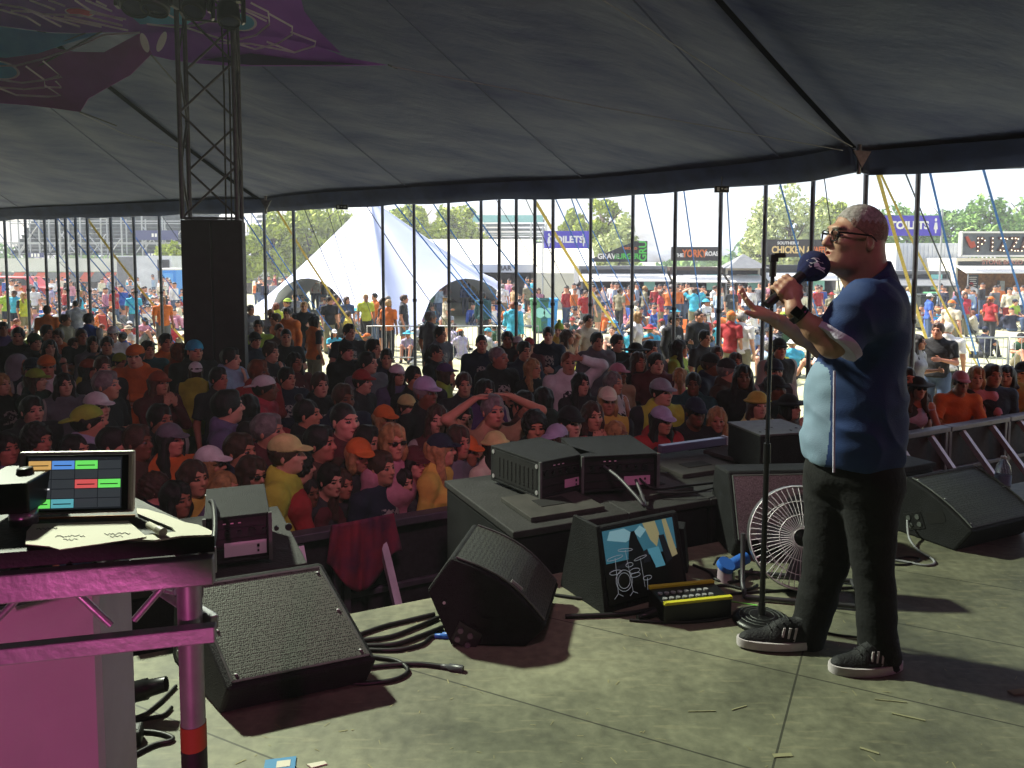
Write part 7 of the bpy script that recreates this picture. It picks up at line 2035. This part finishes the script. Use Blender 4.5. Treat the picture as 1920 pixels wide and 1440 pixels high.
# mic stand
q = G(1428, 1165, SZ); ms = empty('mic_stand', q, 0, 'straight black microphone stand with a round ribbed base and empty clip', 'microphone stand')
bs = MB().lathe([(0, .034), (.03, .032), (.10, .020), (.118, .012), (.12, 0), (0, 0)], 40).build('base', m_blackp, ms)
rbm = MB()
for r_ in (.05, .07, .09): rbm.tube([(r_ * math.cos(a), r_ * math.sin(a), .0335 - r_ * .12 + .001) for a in [k * math.pi / 16 for k in range(32)]], .002, 5, closed=True)
rbm.build('ribs', m_edge, bs)
tp = P(1437, 505, q.y).z - SZ
MB().tube([(0, 0, .03), (0, 0, .085)], [.017, .013], 14).build('collar', m_blackp, ms); MB().tube([(0, 0, .08), (.006, 0, tp * .5)], .0115, 14).build('lower_tube', m_blackp, ms); MB().tube([(.006, 0, tp * .5), (.012, 0, tp)], .0085, 12).build('upper_tube', mat('chrome_dark', '3c3c40', .25, .8), ms)
MB().tube([(.006, 0, tp * .5 - .06), (.006, 0, tp * .5 + .02)], [.016, .014], 14).build('clutch', m_blackp, ms)
cl = MB(); cl.tube([(.012, 0, tp - .03), (.013, 0, tp + .03)], .014, 12); cl.box((.014, 0, tp + .045), (.032, .03, .03)); cl.box((.036, 0, tp + .056), (.045, .03, .02)); cl.build('clip', m_blackp, ms, .003)
# fan
q = G(1498, 1106, SZ); fan = empty('drum_fan', q, R(-12), 'round silver drum fan with a wire cage behind the legs of the man', 'fan')
cz = .245; Mt = Matrix.Translation((0, .0, cz)) @ Matrix.Rotation(R(72), 4, 'X')
m_chr = mat('chrome_wire', 'd8d4da', .35, .15)
def cage(off, dome, n_, nm):
    b0 = MB()
    for k in range(n_):
        a = 2 * math.pi * k / n_; pts = [Mt @ Vector((r_ * math.cos(a + .5 * r_), r_ * math.sin(a + .5 * r_), off + dome * (1 - (r_ / .225) ** 2))) for r_ in (.04, .09, .14, .19, .225)]
        b0.tube(pts, .0017, 4)
    for r_ in (.04, .10, .16, .225): b0.tube([Mt @ Vector((r_ * math.cos(a), r_ * math.sin(a), off + dome * (1 - (r_ / .225) ** 2))) for a in [k * math.pi / 18 for k in range(36)]], .0028 if r_ > .2 else .0018, 5, closed=True)
    return b0.build(nm, m_chr, fan)
cage(.05, .03, 54, 'front_cage'); cage(-.06, -.02, 30, 'rear_cage')
MB().lathe([(.228, -.06), (.232, -.03), (.232, .03), (.228, .05)], 40, M=Mt).build('drum', mat('silver_drum', '8e8e92', .3, .8), fan)
bl = MB()
for k in range(4):
    a = k * math.pi / 2; c, s_ = math.cos(a), math.sin(a)
    pts = [(.03, -.02, -.01), (.17, -.07, .0), (.195, .0, .012), (.17, .06, .022), (.03, .03, .012)]
    bl.add([Mt @ Vector((x * c - y * s_, x * s_ + y * c, z)) for x, y, z in pts], [(0, 1, 2, 3, 4)]); 
bl.build('blades', mat('blade_metal', '74747a', .3, .8), fan)
MB().lathe([(0, .04), (.035, .035), (.04, -.05), (0, -.05)], 16, M=Mt).build('hub', m_blackp, fan)
st2 = MB(); st2.tube([(-.25, 0, cz), (-.25, -.01, .02), (-.25, -.16, .015)], .011, 8); st2.tube([(.25, 0, cz), (.25, -.01, .02), (.25, -.16, .015)], .011, 8); st2.tube([(-.25, -.16, .015), (.25, -.16, .015)], .011, 8); st2.tube([(-.25, .12, .015), (.25, .12, .015)], .011, 8)
for sx in (-1, 1): st2.tube([(sx * .25, -.02, .015), (sx * .25, .12, .015)], .011, 8)
st2.build('stand', m_alu, fan)
# water bottle on the far wedge side
q = G(1879, 927, SZ); bt = empty('water_bottle', (q.x, q.y, SZ), 0, 'large clear plastic water bottle standing behind the right-hand monitor', 'bottle')
m_pet = bpy.data.materials.new('clear_plastic'); m_pet.use_nodes = True; b = m_pet.node_tree.nodes['Principled BSDF']; b.inputs['Transmission Weight'].default_value = .75; b.inputs['Roughness'].default_value = .12; b.inputs['IOR'].default_value = 1.2; b.inputs['Base Color'].default_value = (.75, .85, .9, 1)
pf = [(0, 0), (.045, .002)] + [(.046 - .003 * (k % 2), .01 + k * .012) for k in range(14)] + [(.040, .19), (.018, .225), (.016, .235)]
MB().lathe(pf, 20).build('bottle_body', m_pet, bt); MB().lathe([(0, .252), (.017, .25), (.017, .234), (0, .234)], 14).build('cap', m_lt, bt); MB().lathe([(.0475, .07), (.0475, .13)], 20).build('label', mat('bottle_label', '9ab4c8', .5), bt)
# mojo barrier in front of the crowd
m_bar = mat('barrier_alu', '5a5660', .5, .45, 9, .25)
bA, bB = BARA.copy(), BARB.copy(); bA.z = bB.z = 0
bdir = (bB - bA).normalized(); bn = Vector((-bdir.y, bdir.x, 0)); seg_w = 1.0; nseg = int((bB - bA).length / seg_w) + 1; brz = math.atan2(bdir.y, bdir.x)
for i in range(nseg):
    c = bA + bdir * (i * seg_w + .5); pxm = 960 + c.x / c.y * F
    if i in (2, 3, 4, 5) and False: continue
    w_ = ['at the far left behind the table', 'behind the left amplifier rack', 'under the draped red flag', 'left of the bass speaker row', 'behind the amplifier racks', 'behind the pink-labelled rack', 'left of the mic stand', 'behind the black box', 'behind the man', 'just right of the man', 'second right of the man', 'third right of the man', 'at the far right'][min(i, 12)]
    o = empty('crowd_barrier', c, brz, f'front-row crowd barrier panel with sloping braces, {w_}', 'barrier', 'front-row crowd barrier panels')
    f_ = MB(); f_.box((0, 0, 1.17), (.99, .10, .05)); 
    for x in (-.47, .47): f_.box((x, 0, .58), (.045, .05, 1.13))
    f_.box((0, 0, .35), (.9, .03, .04)); f_.box((0, 0, .75), (.9, .03, .04)); f_.build('frame', m_bar, o, .006)
    MB().box((0, .02, .6), (.9, .004, 1.08)).build('mesh_sheet', mat('barrier_mesh', '2a272c', .8, .2, 30, .3), o)
    for x in (-.25, .25):
        MB().prism([(x - .022, -.02, 1.13), (x - .022, .02, 1.10), (x - .022, -.92, .03), (x - .022, -.98, .03)], (.044, 0, 0)).build('brace', mat('brace_alu', 'b4b2b8', .45, .3, 9, .2), o)
    MB().box((0, -.48, .012), (.98, 1.0, .02)).build('foot_plate', m_bar, o)
# rebuild list below draws the flag over the rail
fl = MB(); u0_, u1_ = bA + (bdir * 1.75), None
def bp3(px, py, off=.0):
    # point on the stage side of the barrier plane
    d = ray(px, py); n_ = -bn; pl = bA - bn * (.09 + off); t_ = (pl - Vector((0, 0, CAMZ))).dot(n_) / d.dot(n_); return Vector((0, 0, CAMZ)) + d * t_
rows = 16; cols = 18; fv = []
fo_ = bp3(670, 985); 
for i in range(rows + 1):
    for j in range(cols + 1):
        u, v = j / cols, i / rows
        L_ = (622, 985); R_ = (738, 962)
        px = L_[0] + (R_[0] - L_[0]) * u + (-10 + 25 * u) * v; py = L_[1] + (R_[1] - L_[1]) * u + v * (70 + 65 * math.sin(math.pi * min(1, u * 1.1)) ** 1.2)
        p = bp3(px, py, .012 + .03 * math.sin(u * 19 + v * 3) * (.3 + v) + .02 * math.sin(u * 37)); fv.append(p - fo_)
fl.add(fv, [(i * (cols + 1) + j, i * (cols + 1) + j + 1, (i + 1) * (cols + 1) + j + 1, (i + 1) * (cols + 1) + j) for i in range(rows) for j in range(cols)], 0, True)
fo = fl.build('flag', mat('flag_red', '3a2444', .85, 0, 5, .5, .3, 30, color2='96283a'))
fo.location = fo_; sm_ = fo.modifiers.new('thick', 'SOLIDIFY'); sm_.thickness = .006
tag(fo, 'crumpled red flag draped over the crowd barrier by the front row', 'flag')

# ------------------------------------------------------------------ the pink-lit table, the tablet and the small things
TZ = 2.225
tA, tB = G(402, 1004, TZ), G(-60, 1040, TZ); tC = Vector((-1.12, 2.02, TZ)); tD = tC + (tB - tA)
tb = empty('truss_table', (tA.x, tA.y, SZ), 0, 'aluminium truss table lit magenta, with a black top and paper on it', 'table')
to = Vector((tA.x, tA.y, SZ)); m_tal = mat('table_alu', '9a9aa0', .38, .55, 14, .12, .1, 60)
def TL(p): return Vector(p) - to
MB().prism([TL(tA) + Vector((0, 0, -.035)), TL(tB) + Vector((0, 0, -.035)), TL(tD) + Vector((0, 0, -.035)), TL(tC) + Vector((0, 0, -.035))], (0, 0, .033)).build('top', mat('table_top', '1c1f1d', .6, 0, 8, .3, .2, 90), tb)
fdir = (tB - tA).normalized(); sdir = (tC - tA).normalized(); dn = Vector((0, 0, -1))
def rail(a, b_, h, th, dz, nm):
    a = a + Vector((0, 0, dz)); b_ = b_ + Vector((0, 0, dz)); d = (b_ - a).normalized(); n_ = Vector((d.y, -d.x, 0)) * th
    return MB().prism([a, b_, b_ + dn * h, a + dn * h], n_).build(nm, m_tal, tb, .003)
rail(TL(tA), TL(tB), .058, -.03, -.037, 'top_rail'); rail(TL(tA) + sdir * .03, TL(tC), .058, .02, -.037, 'top_rail')
rail(TL(tA), TL(tB), .034, -.03, -.185, 'lower_rail'); rail(TL(tA) + sdir * .03, TL(tC), .030, .02, -.187, 'lower_rail')
leg1 = TL(G(346, 1060, 2.16)) + Vector((.0, .02, 0)); leg2 = TL(P(196, 1060, 2.03))
m_leg = mat('leg_tube', '8e8c92', .4, .6, 16, .15); m_torg = mat('tape_orange', '8a441e', .7); m_tblk = mat('tape_black', '141214', .6)
for (lp_, pys) in ((leg1, ((1355, 1400), (1400, 1470))), (leg2, ((1306, 1318), (1318, 1345)))):
    x, y = lp_.x, lp_.y; lg_ = MB().cyl((x, y, 0), (x, y, TZ - SZ - .04), .0255, n=24).build('leg', m_leg, tb)
    Yw = to.y + y
    for (p0, p1), mm, nm in zip(pys, (m_torg, m_tblk), ('orange_tape', 'black_tape')):
        z0_, z1_ = P(0, p1, Yw).z - SZ, P(0, p0, Yw).z - SZ; MB().cyl((x, y, z0_), (x, y, z1_), .0268, n=24).build(nm, mm, lg_)
    if lp_ is leg2:
        for p0, p1 in ((1345, 1385), (1388, 1420)): z0_, z1_ = P(0, p1, Yw).z - SZ, P(0, p0, Yw).z - SZ; MB().cyl((x, y, z0_), (x, y, z1_), .0262, n=24).build('tape_wrap', m_tblk if p0 == 1345 else mat('tape_lilac', '8a7c8c', .6), lg_)
# zig-zag braces
def zb(px0, py0, px1, py1):
    a, b_ = TL(G(px0, py0, 0) if False else P(px0, py0, front_Y(px0))), TL(P(px1, py1, front_Y(px1))); MB().cyl(a, b_, .0075, n=10).build('brace', m_tal, tb)
def front_Y(px):
    t_ = (px - 402) / (-60 - 402); 
    # perspective-correct depth along the front edge
    a, b_ = tA, tB; s_ = (px - 960) / F; den = (b_.x - a.x) - s_ * (b_.y - a.y); k = (s_ * a.y - a.x) / den; return a.y + (b_.y - a.y) * k + .012
for q in ((332, 1070, 252, 1162), (118, 1088, 208, 1172), (66, 1090, -20, 1176), (300, 1100, 200, 1095)): 
    if q[0] != 300: zb(*q)
MB().cyl(TL(P(230, 1086, front_Y(230) + .25)), TL(P(330, 1110, front_Y(330) + .05)), .0075, n=10).build('brace', m_tal, tb)
bh = MB()
for px in (131, 178): c = TL(P(px, 1059, front_Y(px) - .017)); bh.cyl(c, c + Vector((0, -.002, 0)), .0065, n=14)
bh.build('bolt_holes', m_blackp, tb)
# pale panel filling the left side under the table
pnA, pnB = P(172, 1100, 1.78), P(-60, 1105, 1.62)
pn = MB(); aa, bb = TL(pnA), TL(pnB); pn.prism([Vector((aa.x, aa.y, TZ - SZ - .2)), Vector((bb.x, bb.y, TZ - SZ - .2)), Vector((bb.x, bb.y, 0)), Vector((aa.x, aa.y, 0))], (0, .03, 0)); 
pn.prism([Vector((aa.x, aa.y + .031, TZ - SZ - .2)), Vector((aa.x, aa.y + .031, 0)), Vector((aa.x - .06, aa.y + .3, 0)), Vector((aa.x - .06, aa.y + .3, TZ - SZ - .2))], (-.02, 0, 0)); pn.build('front_cloth', mat('pale_cloth', 'a89aa4', .8, 0, 3, .12, .3, 25), tb)
# white scrim / paper along the right edge
def sheet3(pts, z, th, nm, m, par=None, lab=None, cat=None, grp=None, wob=0):
    c = G(*pts[0], z); b0 = MB(); q = []
    for i, (x, y) in enumerate(pts): p = G(x, y, z) - c; p.z = wob * math.sin(i * 2.1); q.append(p)
    b0.prism(q, (0, 0, th)); o = b0.build(nm, m, par)
    if par is None: o.location = c
    else: o.location = c - to
    if lab: tag(o, lab, cat, grp)
    return o
m_paper = mat('paper', 'c8c4b4', .8, 0, 5, .05)
sheet3([(256, 956), (276, 958), (310, 968), (345, 982), (372, 987), (398, 999), (396, 1006), (340, 1008), (290, 1016), (240, 1014), (262, 1008), (330, 1000), (322, 992), (258, 966)], TZ + .001, .004, 'cloth_strip', m_paper, lab='white cloth strip folded along the right edge of the table', cat='cloth')
pa1 = sheet3([(50, 998), (62, 984), (240, 978), (275, 1008), (250, 1012), (112, 1032), (92, 1026), (48, 1022)], TZ + .006, .002, 'paper_sheet', m_paper, lab='large white sheet with faint handwriting lying before the tablet', cat='paper')
hw = MB(); rr = random.Random(9)
for (x0, y0, x1) in ((68, 992, 108), (104, 1006, 150), (118, 1012, 146), (196, 1002, 246), (150, 1006, 160), (206, 1006, 232)):
    pts = []; x = x0
    while x < x1: p = G(x, y0 + rr.uniform(-2, 2) - (x - x0) * .04, TZ + .009) - pa1.location; pts.append(p); x += 3
    hw.tube(pts, .0007, 4)
hw.build('handwriting', mat('pencil', '5a5a58', .7), pa1)
mk = empty('marker_pen', G(292, 990, TZ + .012), 0, 'white marker pen lying on the black table top', 'pen')
e0, e1 = G(279, 984, TZ + .014) - mk.location, G(306, 998, TZ + .014) - mk.location
MB().tube([e0, e0.lerp(e1, .68)], .0075, 10).build('barrel', m_paper, mk); MB().tube([e0.lerp(e1, .66), e1], .009, 10).build('pen_cap', mat('pen_cap', '8a8478', .5), mk)
# tablet on its folded case
Yt = G(140, 978, TZ + .03).y
tab = empty('tablet', G(140, 976, TZ), 0, 'tablet in a white case propped on the table, screen showing a grid of coloured clips', 'tablet')
tO = tab.location.copy()
def TB_(px, py, Y): return P(px, py, Y) - tO
Yf = tO.y + .01
q = [TB_(30, 968, Yf), TB_(250, 961, Yf + .02), TB_(252, 845, Yf + .07), TB_(34, 848, Yf + .05)]
MB().prism(q, (0, .012, 0)).build('case', mat('case_white', 'b4b4a8', .5, 0, 12, .08), tab, .006)
def tq(u, v, o_=0): 
    a = q[0].lerp(q[1], u); b_ = q[3].lerp(q[2], u); return a.lerp(b_, v) + Vector((0, -o_, 0))
def tquad(u0, v0, u1, v1, o_, m, nm, par): 
    b0 = MB(); b0.prism([tq(u0, v0, o_), tq(u1, v0, o_), tq(u1, v1, o_), tq(u0, v1, o_)], (0, -.0008, 0)); return b0.build(nm, m, par)
bz = tquad(.075, .055, .955, .945, .002, m_blackp, 'bezel', tab)
scn_ = tquad(.10, .09, .90, .91, .003, mat('screen_dark', '22252a', .15, emis=.25), 'display', tab)
dk = mat('clip_dark', '34383c', .3, emis=.3)
cols_ = {(0, 0): ('clip_sand', 'b08a50'), (0, 1): ('clip_blue', '4a78b8'), (0, 2): ('clip_green', '5cc054'), (2, 2): ('clip_red', 'b04848'), (2, 3): ('clip_green', '5cc054'), (4, 0): ('clip_green', '5cc054'), (4, 1): ('clip_teal', '4a8c94')}
for r_ in range(5):
    for c in range(4):
        u0, v1 = .105 + c * .199, .86 - r_ * .152
        nm, cc = cols_.get((r_, c), ('clip_dark', '34383c'))
        tquad(u0, v1 - .135, u0 + .19, v1, .0045, mat(nm, cc, .3, emis=.45 if nm != 'clip_dark' else .25), 'clip_tile', scn_)
        if nm != 'clip_dark': tquad(u0 + .02, v1 - .08, u0 + .17, v1 - .065, .006, mat('clip_text', '2a3030', .5), 'tile_text', scn_)
tquad(.11, .405, .29, .425, .006, mat('clip_white', 'd0d0d0', .4, emis=.5), 'progress_bar', scn_); tquad(.13, .875, .2, .885, .006, mat('clip_grey', '808080', .4), 'tile_text', scn_); tquad(.7, .875, .78, .885, .006, mat('clip_grey', '808080', .4), 'tile_text', scn_)
tquad(.875 + .03, .40, .945, .46, .0025, mat('case_orange', 'a86a3c', .6), 'case_edge', tab) if False else None
MB().prism([TB_(34, 978, Yf), TB_(254, 972, Yf + .02), TB_(258, 968, Yf + .1), TB_(34, 970, Yf + .12)], (0, 0, .008)).build('folded_cover', mat('case_orange', 'b08054', .6), tab, .002)
# black device and knob at the left edge
q0 = G(20, 1020, TZ); dv = empty('control_unit', q0, 0, 'black control unit with a silver dial at the left edge of the table', 'controller')
a0, b0_ = G(-60, 1000, TZ) - q0, G(56, 992, TZ) - q0; bk = Vector((-.02, .16, 0)); hh = .072
MB().prism([a0 + Vector((0, 0, .034)), b0_ + Vector((0, 0, .034)), b0_ + bk + Vector((0, 0, .034)), a0 + bk + Vector((0, 0, .034))], (0, 0, hh - .034 + .03)).build('body', m_blackp, dv, .004)
MB().lathe([(0, 0), (.028, 0), (.028, .034), (0, .034)], 24, c=(b0_.x - .035, b0_.y + .035, 0)).build('dial', mat('dial_silver', '8c8890', .3, .6), dv)
MB().lathe([(0, .012), (.016, .012), (.018, 0)], 18, c=(b0_.x - .05, b0_.y + .07, hh + .03)).build('knob', m_blackp, dv)
# connector bundle behind the front leg
q = G(262, 1345, SZ); cbn = empty('multipin_connector', q + Vector((0, 0, .11)), 0, 'fat black multipin connector with a blue ring hanging behind the table legs', 'connector')
p0, p1 = P(222, 1305, q.y) - cbn.location, P(312, 1282, q.y + .02) - cbn.location
MB().tube([p0, p0.lerp(p1, .12), p0.lerp(p1, .13), p0.lerp(p1, .6), p0.lerp(p1, .61), p1], [.026, .036, .032, .034, .028, .024], 18).build('shell', m_blackp, cbn); MB().tube([p0.lerp(p1, .28), p0.lerp(p1, .32)], .0355, 18).build('blue_ring', m_blueplug, cbn)
for k, (pts, lab) in enumerate((([(225, 1345), (260, 1348), (300, 1320), (330, 1290)], 'cable bending below the multipin connector'), ([(222, 1362), (270, 1352), (305, 1345), (322, 1330)], 'second cable under the multipin connector'), ([(225, 1375), (285, 1376), (318, 1384), (322, 1392), (290, 1400), (250, 1420)], 'cable lying on the deck between the table legs'))):
    cable(pts, .007, lab)
o = empty('transformer_brick', G(238, 1395, SZ), .3, 'small black power brick on the deck between the table legs', 'power brick'); MB().box((0, 0, .025), (.09, .06, .05)).build('case', m_blackp, o, .006); MB().box((.02, 0, .051), (.03, .03, .002)).build('sticker', mat('brick_sticker', '5a5a5c', .6), o)
# small litter at the bottom edge, straw and tape on the deck
o = empty('blue_card', G(525, 1436, SZ), .2, 'small blue and white card on the deck at the bottom edge', 'card'); MB().box((0, 0, .003), (.09, .06, .004)).build('card_sheet', mat('card_blue', '3a7ca8', .5), o); MB().box((.01, 0, .0056), (.04, .03, .001)).build('print_patch', m_paper, o)
tag(sheet3([(575, 1434), (608, 1428), (614, 1433), (584, 1441)], SZ + .001, .003, 'paper_scrap', m_paper), 'cream paper scrap on the deck beside the blue card', 'paper')
m_scr = mat('tape_scrap', '8c8a6a', .8)
SC = [((1612, 1403), (1648, 1414), .010, 'pale tape scrap near the bottom right, below the shadow of the man'), ((1672, 1338), (1735, 1352), .008, 'pale tape strip inside the shadow of the man'), ((1640, 1312), (1700, 1318), .004, 'thin pale scratch-like strip at the edge of the shadow of the man'), ((1895, 1300), (1925, 1296), .03, 'pale wooden offcut at the right edge of the deck'), ((1290, 1335), (1342, 1334), .003, 'thin straw on the deck in front of the walking shoe'), ((1372, 1332), (1400, 1324), .004, 'short straw left of centre under the walking shoe'), ((1450, 1418), (1485, 1416), .016, 'flattened leaf-like scrap on the deck at the bottom'), ((1370, 1128), (1420, 1136), .008, 'green tape mark beside the base of the mic stand')]
for i, (a, b_, w_, lab) in enumerate(SC):
    p, q = G(*a, SZ), G(*b_, SZ); b0 = MB(); b0.ribbon([Vector((0, 0, .001)), (q - p) + Vector((0, 0, .001))], w_, (0, 0, 1), .002); o = b0.build('tape_strip', mat('tape_green', '6cc04a', .6) if 'green' in lab else m_scr); o.location = p; tag(o, lab, 'tape')
rs = np.random.RandomState(12); n = 420
xs_ = rs.uniform(-1.6, 3.2, n); ys_ = rs.uniform(1.7, 3.6, n); ok = ys_ < 3.4 + .47 * xs_; xs_, ys_ = xs_[ok], ys_[ok]; n = len(xs_); an_ = rs.uniform(0, 3.14, n); ln_ = rs.uniform(.004, .035, n); wd_ = rs.uniform(.0006, .002, n)
Vv = []
for i in range(n):
    d = np.array([math.cos(an_[i]), math.sin(an_[i])]) * ln_[i] / 2; e = np.array([-math.sin(an_[i]), math.cos(an_[i])]) * wd_[i]; c = np.array([xs_[i], ys_[i]])
    for p in (c - d - e, c + d - e, c + d + e, c - d + e): Vv.append((p[0], p[1], SZ + .0015))
tag(obj('straw_litter', np_mesh('straw_litter', np.array(Vv), np.arange(4 * n).reshape(n, 4), [mat('straw', '8e8a68', .9)], smooth=False)), 'bits of straw and grit trodden over the painted deck', 'litter', kind='stuff')
# ------------------------------------------------------------------ the air: stage haze and bright summer haze, one closed box
hz = MB().box((0, 60, 16), (420, 260, 34.2)).build('haze', mat('haze_shell', 'ffffff'))
mh_ = bpy.data.materials.new('haze_air'); mh_.use_nodes = True; n_ = mh_.node_tree.nodes; n_.remove(n_['Principled BSDF'])
vo = n_.new('ShaderNodeVolumePrincipled'); vo.inputs['Color'].default_value = (.93, .95, 1, 1); vo.inputs['Density'].default_value = .0017; vo.inputs['Anisotropy'].default_value = .2
mh_.node_tree.links.new(vo.outputs[0], n_['Material Output'].inputs['Volume'])
hz.data.materials.clear(); hz.data.materials.append(mh_)
tag(hz, 'thin bright haze in the air', 'haze', kind='stuff')
